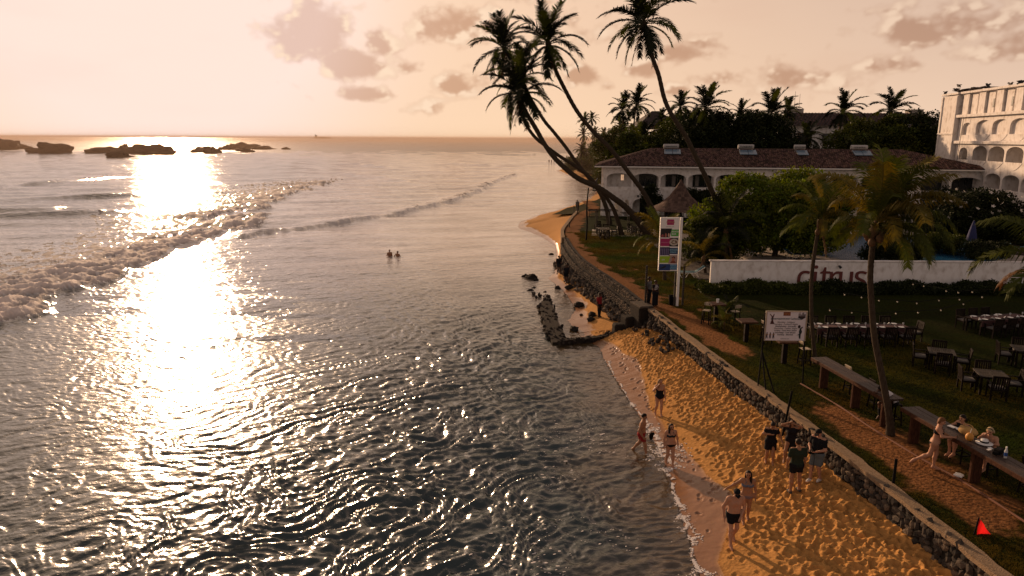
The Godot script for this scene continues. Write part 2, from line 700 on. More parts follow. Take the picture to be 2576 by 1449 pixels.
# the height of the water off the shore, breakers left out
func sea_h(x: float, z: float, off: float) -> float:
	var w1: FastNoiseLite = nz.w1
	var w2: FastNoiseLite = nz.w2
	var w3: FastNoiseLite = nz.w3
	var u := x * 0.955 - z * 0.296
	var w := x * 0.296 + z * 0.955
	var calm := 0.25 + 0.75 * smoothstep(-1.0, 9.0, off)
	var near := 1.0 - 0.7 * smoothstep(32.0, 75.0, -z)
	var wx := w3.get_noise_2d(x * 0.16, z * 0.16) * 2.2 + w3.get_noise_2d(x * 0.5 + 60.0, z * 0.5) * 0.35
	var r := w1.get_noise_2d(u * 0.26 + wx, w * 0.58 - wx)
	var s := 0.12 - absf(w2.get_noise_2d(u * 0.8 - wx, w * 1.7)) * 1.3
	var chop := lerpf(0.5, 2.2, smoothstep(-16.0, -2.0, x + 0.12 * (z + 20.0)))
	chop = lerpf(chop, 1.0, smoothstep(30.0, 58.0, -z))
	var h := ((0.5 - absf(r)) * 0.125 + s * 0.042) * calm * near * chop
	if z < -30.0:
		var sw := w3.get_noise_2d(u * 0.03 + 7.0, w * 0.13)
		var sw2 := w2.get_noise_2d(u * 0.06 - 20.0, w * 0.22)
		h += (0.3 * sw + 0.2 * (0.4 - absf(sw2))) * smoothstep(30.0, 90.0, -z) * smoothstep(4.0, 30.0, off)
	return h

func build_ground() -> void:
	# sea: rows grow wider apart with distance, as the waves that can be told apart do
	var nx := 860
	var zs := PackedFloat32Array()
	var z := -3.0
	while z > -820.0:
		zs.append(z)
		z -= maxf(0.065, 0.0009 * pow(-z, 1.45))
	while z > -9000.0:
		zs.append(z)
		z *= 1.16
	zs.append(-12000.0)
	var ny := zs.size()
	var pts := PackedVector3Array()
	var cols := PackedColorArray()
	var uvs := PackedVector2Array()
	pts.resize(nx * ny)
	cols.resize(nx * ny)
	uvs.resize(nx * ny)
	var froth := PackedByteArray()
	froth.resize(nx * ny)
	var w1 := noise("w1", 101, 1.0, 3)
	var w2 := noise("w2", 102, 1.0, 2)
	var w3 := noise("w3", 103, 1.0, 1)
	var wf := noise("wf", 104, 1.0, 4)
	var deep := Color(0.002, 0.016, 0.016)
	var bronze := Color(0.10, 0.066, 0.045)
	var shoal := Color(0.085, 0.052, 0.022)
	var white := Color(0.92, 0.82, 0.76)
	var ca := cos(0.30)
	var sa := sin(0.30)
	for j in ny:
		z = zs[j]
		var half := -z * 0.86 + 12.0
		var step := 2.0 * half / nx
		var xs := at_z(SHORE, z)
		var fade := 1.0 - smoothstep(450.0, 800.0, -z)
		for i in nx:
			var x := -half + step * (i + 0.5)
			var k := j * nx + i
			# along and across the crests
			var u := x * ca - z * sa
			var w := x * sa + z * ca
			var off := xs - x
			var calm := smoothstep(-1.0, 9.0, off)
			var h := 0.0
			var foam := 0.0
			if off > -3.0 and fade > 0.0:
				h = sea_h(x, z, off)
				h *= fade
				for sl in SWELLS:
					if absf(sl[1][1] - z) < 46.0 and absf(sl[1][0] - x) < 46.0:
						var sd := seg_dist(sl, x, z)
						if sd.x < 9.0:
							var q := absf(x - sl[1][0]) / 16.0
							h += 0.6 * exp(-pow(sd.x / (1.4 if sd.y > 0.0 else 3.5), 2.0)) * exp(-q * q)
				var lumps := 0.0
				if x < 10.0 and z < -30.0 and z > -250.0:
					lumps = wf.get_noise_2d(x * 0.45, z * 0.45)
					var near := seg_dist(BREAK1, x, z)
					var near_b := seg_dist(BREAK1B, x, z)
					if near_b.x < near.x:
						near = near_b
					if near.x < 34.0:
						# the roller's front faces the shore (+x); foam trails out behind it
						var sx := (near.x if near.y > 0.0 else -near.x) + 1.7 * w3.get_noise_2d(x * 0.09, z * 0.09 + 50.0)
						var ragged := lumps * 2.4
						var body := smoothstep(1.3, 0.0, sx + ragged * 0.45) * smoothstep(-11.0, -0.5, sx)
						h += 0.5 * body * (0.8 + lumps)
						var ff := smoothstep(1.0, 0.2, sx + ragged * 0.3) * smoothstep(-13.0, -2.0, sx + ragged * 2.6)
						foam = maxf(foam, ff * clampf(0.9 + lumps * 1.0, 0.0, 1.0))
						h += ff * 0.13 * wf.get_noise_2d(x * 1.3 + 40.0, z * 1.3)
						var trail := smoothstep(-32.0, -6.0, sx) * smoothstep(2.0, -3.0, sx)
						var lace := wf.get_noise_2d(x * 0.8 + 11.0, z * 0.5)
						foam = maxf(foam, trail * smoothstep(-0.2, 0.25, lace) * 0.8)
						h += trail * 0.1 * lace
					var n2 := seg_dist(BREAK2, x, z)
					if n2.x < 9.0:
						var sx := n2.x if n2.y > 0.0 else -n2.x
						var body := smoothstep(0.9, 0.0, sx + lumps) * smoothstep(-5.0, -0.4, sx)
						h += 0.42 * body
						foam = maxf(foam, body * smoothstep(0.0, 0.5, lumps + 0.15) * 0.7 * smoothstep(-90.0, -125.0, z))
					foam = maxf(foam, 0.4 * smoothstep(0.22, 0.6, lumps) * smoothstep(60.0, 130.0, -z))
				if foam > 0.45:
					froth[k] = 1
				# the surf zone is whitened by spent foam, in streaks along the crests
				var surf := smoothstep(42.0, 85.0, -z) * (1.0 - smoothstep(300.0, 520.0, -z)) * smoothstep(-95.0, -30.0, x)
				if surf > 0.0:
					var stk := wf.get_noise_2d(u * 0.05 + 3.0, w * 0.22) + 0.5 * wf.get_noise_2d(u * 0.3, w * 0.9)
					foam = maxf(foam, surf * clampf(0.5 + stk * 0.55, 0.1, 0.8))
			# the bottom shows near the sand
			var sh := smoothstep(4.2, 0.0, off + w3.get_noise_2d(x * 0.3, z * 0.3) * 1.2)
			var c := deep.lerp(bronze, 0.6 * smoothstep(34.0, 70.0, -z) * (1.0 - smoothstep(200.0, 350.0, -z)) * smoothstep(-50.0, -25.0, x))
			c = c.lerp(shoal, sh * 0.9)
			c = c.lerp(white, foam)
			if off < 0.0:
				h = minf(h, -0.02) - 0.4 * clampf(-off, 0.0, 2.0)
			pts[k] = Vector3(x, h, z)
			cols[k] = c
			uvs[k] = Vector2(u / 9.0, w / 5.5)
	var keep := PackedByteArray()
	keep.resize(nx * ny)
	for k in nx * ny:
		var edge := 40.0 * w3.get_noise_2d(pts[k].x * 0.02, 0.0)
		if froth[k] == 1 and pts[k].z > -240.0:
			keep[k] = 4
			continue
		keep[k] = 1 if pts[k].z > -47.0 + 22.0 * wf.get_noise_2d(pts[k].x * 0.06, pts[k].z * 0.3) else (2 if pts[k].z > -560.0 + edge + 220.0 * wf.get_noise_2d(pts[k].x * 0.02, pts[k].z * 0.045) else 3)
	var o := struct("sea", grid_mesh(pts, cols, uvs, nx, ny, keep, 4), null, "open sea with a long white breaker and rippled dark shallows", "sea")
	o.set_surface_override_material(0, M.sea_water)
	o.set_surface_override_material(1, M.far_sea)
	o.set_surface_override_material(2, M.open_sea)
	o.set_surface_override_material(3, M.sea_foam)
	build_sand()
	build_lawn()

func build_sand() -> void:
	var step := 0.042
	var x0 := 2.6
	var z0 := -10.0
	var nx := int(9.0 / step)
	var ny := int(31.5 / step)
	var hs := PackedFloat32Array()
	hs.resize(nx * ny)
	var n1 := noise("s1", 201, 0.5, 4)
	var n2 := noise("s2", 202, 1.0, 3)
	var wet := PackedFloat32Array()
	wet.resize(nx * ny)
	for j in ny:
		var z := z0 - j * step
		var xs := at_z(SHORE, z)
		var xw := wall_x(z)
		for i in nx:
			var x := x0 + i * step
			var h := sand_h(x, z)
			# wet where the last waves reached: wider bays between cusps
			var reach := 0.75 + 0.75 * exp(-pow((z + 20.3) / 1.5, 2.0)) + 0.3 * exp(-pow((z + 35.0) / 3.0, 2.0)) + 0.28 * sin(z * 0.55 + 1.0) + n1.get_noise_2d(x * 0.5, z * 0.5) * 0.25
			var dryness := (x - xs) - reach
			wet[j * nx + i] = 1.0 - smoothstep(-0.05, 0.22, dryness)
			var rough := smoothstep(0.1, 2.2, dryness)
			h += n1.get_noise_2d(x, z) * 0.07 * rough + n2.get_noise_2d(x * 1.6, z * 1.6) * 0.035 * rough + n2.get_noise_2d(x * 0.6, z * 1.5) * 0.012
			hs[j * nx + i] = h
	# footprints: a dent with a pushed-up rim, deeper and thicker where people trampled the dry sand
	var hb := hs.duplicate()
	var r := RandomNumberGenerator.new()
	r.seed = 77
	for k in 8500:
		var z := -10.5 - r.randf() * 30.5
		var xs := at_z(SHORE, z)
		var xw := wall_x(z)
		var t := r.randf()
		var trampled := clampf((t - 0.22) / 0.35, 0.0, 1.0) * (1.0 if z > -24.0 else 0.75)
		if r.randf() > 0.05 + 0.95 * trampled or (z > -26.0 and z < -24.0 and r.randf() < 0.35):
			continue
		var x := lerpf(xs + 0.5, xw - 0.1, t)
		var deepness := 0.03 + 0.065 * trampled * r.randf_range(0.35, 1.0)
		var ln := r.randf_range(0.08, 0.135) * (1.0 + 0.5 * trampled * r.randf())
		var wd := ln * r.randf_range(0.45, 0.85)
		var an := r.randf() * TAU if trampled > 0.6 else r.randfn(0.0, 0.5)
		var ci := int((x - x0) / step)
		var cj := int((z0 - z) / step)
		var rad := int(ln * 2.2 / step) + 1
		var co := cos(an)
		var si := sin(an)
		var r2 := r.randf_range(0.5, 1.3)
		for dj in range(-rad, rad + 1):
			var jj := cj + dj
			if jj < 0 or jj >= ny:
				continue
			for di in range(-rad, rad + 1):
				var ii := ci + di
				if ii < 0 or ii >= nx:
					continue
				var px := (ii * step + x0 - x)
				var pz := (z0 - jj * step - z)
				var e := sqrt(pow((px * co - pz * si) / wd, 2.0) + pow((px * si + pz * co) / ln, 2.0))
				if e < 2.2:
					var kk := jj * nx + ii
					var low := minf(hs[kk], hb[kk] - deepness)
					hs[kk] = lerpf(hs[kk], low, smoothstep(1.15, 0.75, e))
					var rim := deepness * 0.5 * exp(-pow((e - 1.35) / 0.22, 2.0)) * r2
					hs[kk] = maxf(hs[kk], minf(hs[kk] + rim, hb[kk] + deepness * 0.55))
	var pts := PackedVector3Array()
	var cols := PackedColorArray()
	var uvs := PackedVector2Array()
	var keep := PackedByteArray()
	pts.resize(nx * ny)
	cols.resize(nx * ny)
	uvs.resize(nx * ny)
	keep.resize(nx * ny)
	var dry := Color(0.53, 0.275, 0.092)
	var damp := Color(0.25, 0.12, 0.055)
	for j in ny:
		for i in nx:
			var k := j * nx + i
			pts[k] = Vector3(x0 + i * step, hs[k], z0 - j * step)
			var g := n1.get_noise_2d(pts[k].x * 3.0, pts[k].z * 3.0)
			cols[k] = dry.lerp(damp, wet[k]) * (1.0 + 0.12 * g)
			keep[k] = 2 if wet[k] > 0.55 else 1
	var o := struct("beach_sand", grid_mesh(pts, cols, uvs, nx, ny, keep, 2), null, "golden trampled beach sand below the near stone wall", "beach")
	o.set_surface_override_material(0, M.dry_sand)
	o.set_surface_override_material(1, M.wet_sand)
	# the far beach: the pocket behind the groyne and the curve by the hotel
	nx = 90
	var zs := PackedFloat32Array()
	var z := -41.4
	while z > -330.0:
		zs.append(z)
		z -= maxf(0.25, 0.0075 * -z)
	ny = zs.size()
	pts.resize(nx * ny)
	cols.resize(nx * ny)
	uvs.resize(nx * ny)
	keep.resize(nx * ny)
	for j in ny:
		z = zs[j]
		var xs := at_z(SHORE, z)
		var width := 9.0 if z > -100.0 else 18.0
		for i in nx:
			var k := j * nx + i
			var x := xs - 2.5 + (width + 2.5) * i / (nx - 1.0)
			var h := sand_h(x, z)
			if z < -96.0:
				h = -0.13 * (xs - x) if x < xs else 1.6 * (1.0 - exp(-(x - xs) / 6.0))
			h += n1.get_noise_2d(x, z) * 0.05
			pts[k] = Vector3(x, h, z)
			var wz := 1.0 - smoothstep(0.1, 0.25, h + n1.get_noise_2d(x * 0.4, z * 0.4) * 0.1)
			cols[k] = dry.lerp(damp, wz)
			keep[k] = 2 if wz > 0.55 else 1
	o = struct("far_beach_sand", grid_mesh(pts, cols, uvs, nx, ny, keep, 2), null, "strip of sand curving past the hotel towards the palm point", "beach")
	o.set_surface_override_material(0, M.dry_sand)
	o.set_surface_override_material(1, M.wet_sand)

func soil(x: float, z: float) -> float:
	# how bare the lawn is: a trodden strip of red earth along the wall and round the counter
	var d := x - wall_x(z)
	var n: float = nz.s1.get_noise_2d(x * 0.9, z * 0.9) + 0.4 * nz.s2.get_noise_2d(x * 1.7, z * 1.7)
	if z > -39.0:
		var near := exp(-pow((d - 1.9) / 1.15, 2.0)) * smoothstep(-28.0, -22.0, z) * (1.0 - 0.55 * smoothstep(-17.5, -15.5, z))
		near = maxf(near, exp(-pow((d - 1.5) / 1.0, 2.0)) * smoothstep(-28.5, -32.0, z) * 0.95)
		near = maxf(near, 0.5 * exp(-pow((d - 3.0) / 0.7, 2.0)) * smoothstep(-27.0, -24.0, z))
		return smoothstep(0.36, 0.62, near + n * 0.36)
	var strip := exp(-pow((d - 0.9) / 1.5, 2.0))
	strip = maxf(strip, 0.5 * smoothstep(-84.0, -70.0, z) * exp(-pow((d - 3.0) / 4.0, 2.0)))
	return smoothstep(0.5, 0.85, strip + n * 0.5)

func build_lawn() -> void:
	var zs := PackedFloat32Array()
	var z := -7.0
	while z > -112.0:
		zs.append(z)
		z -= maxf(0.12, 0.0045 * -z)
	var nx := 300
	var ny := zs.size()
	var pts := PackedVector3Array()
	var cols := PackedColorArray()
	var uvs := PackedVector2Array()
	pts.resize(nx * ny)
	cols.resize(nx * ny)
	uvs.resize(nx * ny)
	var earth := Color(0.29, 0.135, 0.055)
	var turf := Color(0.024, 0.030, 0.007)
	for j in ny:
		z = zs[j]
		var xw := wall_x(z) + 0.35
		for i in nx:
			var k := j * nx + i
			var t := float(i) / (nx - 1)
			var x := xw + (95.0 - xw) * t * t
			var h: float = LAWN + nz.s1.get_noise_2d(x * 0.5, z * 0.5) * 0.03 + nz.s2.get_noise_2d(x, z) * 0.012
			var s := soil(x, z)
			pts[k] = Vector3(x, h - 0.02, z)
			cols[k] = turf.lerp(earth, s) * (1.0 + 0.3 * nz.s1.get_noise_2d(x * 0.4 + 50.0, z * 0.4))
	struct("lawn", grid_mesh(pts, cols, uvs, nx, ny), M.lawn_ground, "lawn worn to red earth along the sea wall", "lawn")
	# the land behind the hotel and the palm point
	nx = 60
	zs.clear()
	z = -98.0
	while z > -420.0:
		zs.append(z)
		z -= 5.0
	ny = zs.size()
	pts.resize(nx * ny)
	cols.resize(nx * ny)
	uvs.resize(nx * ny)
	for j in ny:
		z = zs[j]
		var xs := at_z(SHORE, z) + 4.5
		for i in nx:
			var k := j * nx + i
			var t := float(i) / (nx - 1)
			var x := xs + (420.0 - xs) * t * t
			var h: float = 1.2 + 0.7 * smoothstep(0.0, 12.0, x - xs) + 0.3 * nz.s1.get_noise_2d(x * 0.1, z * 0.1)
			pts[k] = Vector3(x, h, z)
			cols[k] = Color(0.05, 0.045, 0.015)
	struct("land", grid_mesh(pts, cols, uvs, nx, ny), M.lawn_ground, "low scrubby land behind the hotel and at the palm point", "land")

# ---------------------------------------------------------------- more materials
func build_more_materials() -> void:
	var dirt := ramp([[0.0, Color(0.78, 0.75, 0.72)], [0.3, Color(0.93, 0.92, 0.91)], [0.6, Color(1, 1, 1)], [1.0, Color(0.96, 0.955, 0.95)]])
	var stain := noise_tex(1024, 0.006, 6, 61, dirt)
	var bump := noise_tex(512, 0.05, 4, 62)
	for k in [["plaster", lin(0.80, 0.77, 0.74), 0.25], ["plaster_old", lin(0.74, 0.70, 0.67), 0.22], ["plaster_dark", lin(0.36, 0.32, 0.28), 0.3]]:
		var m := mat(k[0], k[1], 0.9, 0.0, 0.2)
		m.albedo_texture = stain
		m.uv1_triplanar = true
		m.uv1_world_triplanar = true
		m.uv1_scale = V(k[2], k[2] * 0.6, k[2])
		m.heightmap_enabled = true
		m.heightmap_scale = 0.6
		m.heightmap_texture = bump
	var streaks := noise_tex(512, 0.02, 4, 63, ramp([[0.0, Color(0.55, 0.5, 0.47)], [0.5, Color(0.85, 0.83, 0.8)], [1.0, Color(1, 1, 1)]]))
	for k in [["wood", lin(0.085, 0.038, 0.022), 0.55], ["wood_dark", lin(0.014, 0.008, 0.006), 0.6], ["wood_grey", lin(0.09, 0.08, 0.07), 0.7], ["bark", lin(0.075, 0.058, 0.042), 0.9], ["pole_black", lin(0.008, 0.008, 0.008), 0.7], ["counter_top", lin(0.085, 0.062, 0.055), 0.36]]:
		var m := mat(k[0], k[1], k[2], 0.0, 0.2)
		m.albedo_texture = streaks
		m.uv1_triplanar = true
		m.uv1_scale = V(1.5, 0.35, 1.5)
		m.heightmap_enabled = true
		m.heightmap_scale = 0.5
		m.heightmap_texture = bump
	for k in [["stone_0", lin(0.060, 0.050, 0.042)], ["stone_1", lin(0.10, 0.082, 0.066)], ["stone_2", lin(0.038, 0.034, 0.030)], ["stone_3", lin(0.15, 0.115, 0.085)], ["mortar", lin(0.03, 0.026, 0.022)], ["rock", lin(0.032, 0.027, 0.023)], ["concrete", lin(0.27, 0.19, 0.12)]]:
		var m := mat(k[0], k[1], 0.92, 0.0, 0.2)
		m.albedo_texture = stain
		m.uv1_triplanar = true
		m.uv1_world_triplanar = true
		m.uv1_scale = V(0.9, 0.9, 0.9)
		m.heightmap_enabled = true
		m.heightmap_scale = 2.0
		m.heightmap_texture = bump
	for k in [["roof_tile", lin(0.075, 0.044, 0.037), 0.85], ["thatch_tile", lin(0.11, 0.07, 0.055), 0.9]]:
		var m := mat(k[0], k[1], k[2], 0.0, 0.2)
		m.vertex_color_use_as_albedo = true
	mat("roof_dark", lin(0.035, 0.022, 0.02), 0.9)
	mat("dark_frame", lin(0.012, 0.012, 0.012), 0.5)
	mat("pane_dark", lin(0.010, 0.014, 0.015), 0.12)
	mat("curtain", lin(0.20, 0.18, 0.16), 0.9)
	mat("white_paint", lin(0.75, 0.72, 0.68), 0.5)
	mat("grey_metal", lin(0.30, 0.29, 0.28), 0.45, 0.6)
	mat("solar_panel", lin(0.10, 0.16, 0.22), 0.2, 0.0, 0.6)
	mat("tank", lin(0.36, 0.34, 0.32), 0.4)
	mat("ink", lin(0.02, 0.02, 0.022), 0.7)
	mat("red_letter", lin(0.12, 0.022, 0.017), 0.6)
	mat("pool_water", lin(0.018, 0.085, 0.17), 0.08, 0.0, 0.2)
	M.pool_water.heightmap_enabled = true
	M.pool_water.heightmap_scale = 2.0
	M.pool_water.heightmap_texture = bump
	M.pool_water.uv1_triplanar = true
	M.pool_water.uv1_scale = V(0.25, 0.25, 0.25)
	mat("wood_pale", lin(0.34, 0.27, 0.19), 0.6)
	mat("terracotta", lin(0.16, 0.065, 0.035), 0.9)
	mat("gold_ink", lin(0.42, 0.2, 0.08), 0.6)
	mat("print_pink", lin(0.55, 0.22, 0.35), 0.6)
	mat("print_cyan", lin(0.25, 0.5, 0.58), 0.6)
	mat("print_teal", lin(0.015, 0.06, 0.07), 0.6)
	mat("print_grey", lin(0.12, 0.11, 0.11), 0.6)
	mat("board_white", lin(0.66, 0.60, 0.62), 0.6)
	mat("flag_red", lin(0.45, 0.010, 0.010), 0.7)
	M.flag_red.backlight_enabled = true
	M.flag_red.backlight = lin(0.9, 0.02, 0.02)
	mat("pool_deck", lin(0.34, 0.29, 0.25), 0.8)
	mat("pool_edge", lin(0.02, 0.03, 0.05), 0.5)

func stone_mesh(sd: int, jag := 0.22) -> ArrayMesh:
	var r := RandomNumberGenerator.new()
	r.seed = sd
	var p := []
	var g := (1.0 + sqrt(5.0)) / 2.0
	for q in [[-1, g, 0], [1, g, 0], [-1, -g, 0], [1, -g, 0], [0, -1, g], [0, 1, g], [0, -1, -g], [0, 1, -g], [g, 0, -1], [g, 0, 1], [-g, 0, -1], [-g, 0, 1]]:
		p.append(V(q[0], q[1], q[2]).normalized() * r.randf_range(1.0 - jag, 1.0 + jag) * 0.55)
	var b := mb()
	for t in [[0, 11, 5], [0, 5, 1], [0, 1, 7], [0, 7, 10], [0, 10, 11], [1, 5, 9], [5, 11, 4], [11, 10, 2], [10, 7, 6], [7, 1, 8], [3, 9, 4], [3, 4, 2], [3, 2, 6], [3, 6, 8], [3, 8, 9], [4, 9, 5], [2, 4, 11], [6, 2, 10], [8, 6, 7], [9, 8, 1]]:
		b.tri(p[t[0]], p[t[1]], p[t[2]], p[t[0]] + p[t[1]] + p[t[2]])
	return b.mesh()

func rock_mesh(sd: int, sub := 2) -> ArrayMesh:
	# a boulder: a ball pushed in and out by noise
	var n := FastNoiseLite.new()
	n.seed = sd
	n.frequency = 0.9
	n.fractal_octaves = 3
	var b := mb()
	b.ball(Vector3.ZERO, Vector3.ONE * 0.5, 8 * sub, 5 * sub)
	for i in b.v.size():
		var d := b.v[i] * 2.0
		var f := 1.0 + 0.75 * n.get_noise_3dv(d * 1.3)
		b.v[i] = d * 0.5 * f
	for i in b.n.size():
		b.n[i] = Vector3.ZERO
	for i in range(0, b.ix.size(), 3):
		var nn := -(b.v[b.ix[i + 1]] - b.v[b.ix[i]]).cross(b.v[b.ix[i + 2]] - b.v[b.ix[i]])
		for k in 3:
			b.n[b.ix[i + k]] += nn
	for i in b.n.size():
		b.n[i] = b.n[i].normalized() if b.n[i].length() > 1e-9 else Vector3.UP
	return b.mesh()

# a ribbon wall along ground points: quads between an outer and an inner line
func ribbon(path: Array, y0: float, y1: float, thick: float) -> MB:
	var b := mb()
	for i in path.size() - 1:
		var p: Vector3 = path[i]
		var q: Vector3 = path[i + 1]
		var n := (q - p).cross(Vector3.UP).normalized()
		var n0 := n
		var n1 := n
		if i > 0:
			n0 = (n + (p - path[i - 1]).cross(Vector3.UP).normalized()).normalized()
		if i < path.size() - 2:
			n1 = (n + (path[i + 2] - q).cross(Vector3.UP).normalized()).normalized()
		var a0 := V(p.x, y0, p.z)
		var a1 := V(p.x, y1, p.z)
		var b0 := V(q.x, y0, q.z)
		var b1 := V(q.x, y1, q.z)
		b.quad(a0, b0, b1, a1, -n)
		b.quad(a0 + n0 * thick, b0 + n1 * thick, b1 + n1 * thick, a1 + n0 * thick, n)
		b.quad(a1, b1, b1 + n1 * thick, a1 + n0 * thick, Vector3.UP)
		if i == 0:
			b.quad(a0, a1, a1 + n0 * thick, a0 + n0 * thick, p - q)
		if i == path.size() - 2:
			b.quad(b0, b1, b1 + n1 * thick, b0 + n1 * thick, q - p)
	return b

func wall_path(t0: float, t1: float, step: float, dx := 0.0) -> Array:
	var out := []
	var z := t0
	while z > t1:
		out.append(V(wall_x(z) + dx, 0, z))
		z -= step
	out.append(V(wall_x(t1) + dx, 0, t1))
	return out

func build_walls() -> void:
	var stones := []
	for i in 5:
		stones.append(stone_mesh(300 + i, 0.3))
	var sm := [M.stone_0, M.stone_1, M.stone_2, M.stone_3, M.stone_0]
	# the near sea wall: core, coping, and its stones
	var w := thing("sea_wall", "near dark rubble stone sea wall with pale concrete coping above the trampled sand", "wall")
	part("core", ribbon(wall_path(-6.0, -39.6, 0.8, 0.07), 0.2, 1.93, 0.4).mesh(), M.mortar, w)
	var cop := ribbon(wall_path(-6.0, -39.4, 0.45, -0.03), 1.93, 2.05, 0.37)
	var cn: FastNoiseLite = nz.s2
	for i in cop.v.size():
		var p := cop.v[i]
		cop.v[i] += Vector3(cn.get_noise_2d(p.z * 2.0, p.x) * 0.05, cn.get_noise_2d(p.x * 3.0, p.z * 2.0 + 9.0) * 0.035, 0)
	part("coping", cop.mesh(), M.concrete, w)
	var r := RandomNumberGenerator.new()
	r.seed = 5
	var rest := [[], [], [], []]
	var count := 0
	var z := -11.0
	while z > -39.4:
		var pitch := r.randf_range(0.16, 0.3)
		var y := 0.7 + r.randf() * 0.2
		while y < 1.9:
			var hh := r.randf_range(0.11, 0.26)
			var zz := z + r.randf_range(-0.1, 0.1)
			var k := r.randi() % 5
			var s := V(r.randf_range(0.13, 0.22), hh * 1.1, pitch * r.randf_range(0.9, 1.3))
			var bs := Basis.from_euler(V(r.randf() * 6.0, 0, 0)) if r.randf() < 0.5 else Basis.IDENTITY
			var xf := Transform3D(Basis.from_scale(s) * bs, V(wall_x(zz) + 0.06, y + hh * 0.5, zz))
			var shown := y > sand_h(wall_x(zz) - 0.2, zz) - 0.1
			if shown and z > -24.5 and z < -13.4 and count < 300:
				var o := part("stone", stones[k], sm[k], w)
				o.transform = xf
				count += 1
			elif shown:
				rest[k % 4].append(xf)
			y += hh
		z -= pitch
	for k in 4:
		multi("stone_face", stones[k], sm[k], rest[k], w)
	# the terrace wall further on: two tiers of rubble, a toe of loose stones, and the pier at its end
	w = thing("terrace_wall", "two tier stone terrace wall curving away along the far lawn", "wall")
	part("upper_core", ribbon(wall_path(-40.6, -69.0, 0.9, 0.36), 1.3, 2.03, 0.3).mesh(), M.mortar, w)
	part("lower_core", ribbon(wall_path(-40.6, -69.0, 0.9, 0.04), 0.0, 1.48, 0.34).mesh(), M.mortar, w)
	var pth := [V(4.85, 0, -69), V(5.2, 0, -75), V(6.3, 0, -82), V(7.3, 0, -88), V(8.6, 0, -95)]
	part("low_kerb", ribbon(curve(pth, 24), 0.6, 2.06, 0.35).mesh(), M.concrete, w)
	for tier in [[0.36, 1.52, 2.02], [0.04, 0.42, 1.47]]:
		for k in 4:
			rest[k] = []
		z = -40.7
		while z > -69.0:
			var pitch := r.randf_range(0.15, 0.24)
			var y: float = tier[1]
			while y < tier[2]:
				var hh := r.randf_range(0.12, 0.19)
				var k := r.randi() % 4
				rest[k].append(Transform3D(Basis.from_scale(V(0.17, hh * 1.1, pitch * 1.1)), V(wall_x(z) + tier[0], minf(y + hh * 0.5, tier[2] - 0.03), z)))
				y += hh
			z -= pitch
		for k in 4:
			multi("stone_face", stones[k], sm[(k + 1) % 4], rest[k], w)
	for k in 4:
		rest[k] = []
	for i in 620:
		z = -41.6 - r.randf() * 24.0
		var x := wall_x(z) - 0.15 - pow(r.randf(), 1.6) * 0.75
		var sz := r.randf_range(0.12, 0.34)
		rest[r.randi() % 4].append(Transform3D(Basis.from_euler(V(r.randf() * 6, r.randf() * 6, 0)) * Basis.from_scale(V(sz, sz * 0.8, sz * 1.2)), V(x, sand_h(x, z) + 0.08 + 0.25 * r.randf() * smoothstep(1.0, 0.2, wall_x(z) - x), z)))
	for k in 4:
		multi("toe_rubble", stones[k], sm[(k + 2) % 4], rest[k], w)
	var pier := thing("wall_pier", "dark masonry pier at the corner where both sea walls meet", "pier")
	var b := mb()
	b.box(V(7.55, 1.1, -40.2), V(0.75, 1.9, 1.3), Basis(Vector3.UP, 0.25), 0.06)
	b.box(V(7.0, 0.75, -40.5), V(0.9, 1.2, 0.8), Basis(Vector3.UP, 0.3), 0.08)
	b.box(V(6.4, 0.5, -40.4), V(0.8, 0.8, 0.6), Basis(Vector3.UP, 0.2), 0.08)
	part("core", b.mesh(), M.rock, pier)
	b = mb()
	b.box(V(7.6, 2.1, -40.15), V(0.85, 0.12, 1.4), Basis(Vector3.UP, 0.25), 0.02)
	part("cap", b.mesh(), M.stone_1, pier)
	# loose stones at the foot of the near wall by the pier
	w = thing("rubble_heap", "heap of loose dark rubble at the foot of the near wall beside the pier", "rubble")
	for i in 70:
		z = -34.0 - r.randf() * 5.8
		var x := wall_x(z) - 0.1 - pow(r.randf(), 1.4) * 0.8
		var sz := r.randf_range(0.12, 0.27)
		var o := part("stone", stones[r.randi() % 5], sm[r.randi() % 3], w)
		o.transform = Transform3D(Basis.from_euler(V(r.randf() * 6, r.randf() * 6, 0)) * Basis.from_scale(V(sz, sz * 0.8, sz * 1.2)), V(x, sand_h(x, z) + 0.1 + 0.3 * smoothstep(0.9, 0.1, wall_x(z) - x) * r.randf(), z))
	# the groyne: an angle of low tumbled stone wall
	w = thing("stone_groyne", "low tumbled stone groyne bent round the small pocket of sand", "groyne")
	var gp := curve([V(2.0, 0, -52.5), V(2.3, 0, -49.0), V(2.35, 0, -45.0), V(2.5, 0, -41.5), V(2.7, 0, -38.9)], 40)
	var gq := curve([V(2.7, 0, -38.7), V(3.6, 0, -39.2), V(4.9, 0, -39.6), V(6.1, 0.12, -40.2), V(7.3, 0.3, -40.7)], 36)
	b = mb()
	for i in 39:
		var wd := 0.45 + 0.5 * smoothstep(6.0, 16.0, float(i))
		if i > 8:
			b.bar(gp[i] + V(0.1, 0.06, 0), gp[i + 1] + V(0.1, 0.06, 0), wd, 0.2)
	for i in 35:
		b.bar(gq[i] + V(0, 0.1, 0), gq[i + 1] + V(0, 0.1, 0), 0.32, 0.4)
	part("core", b.mesh(), M.rock, w)
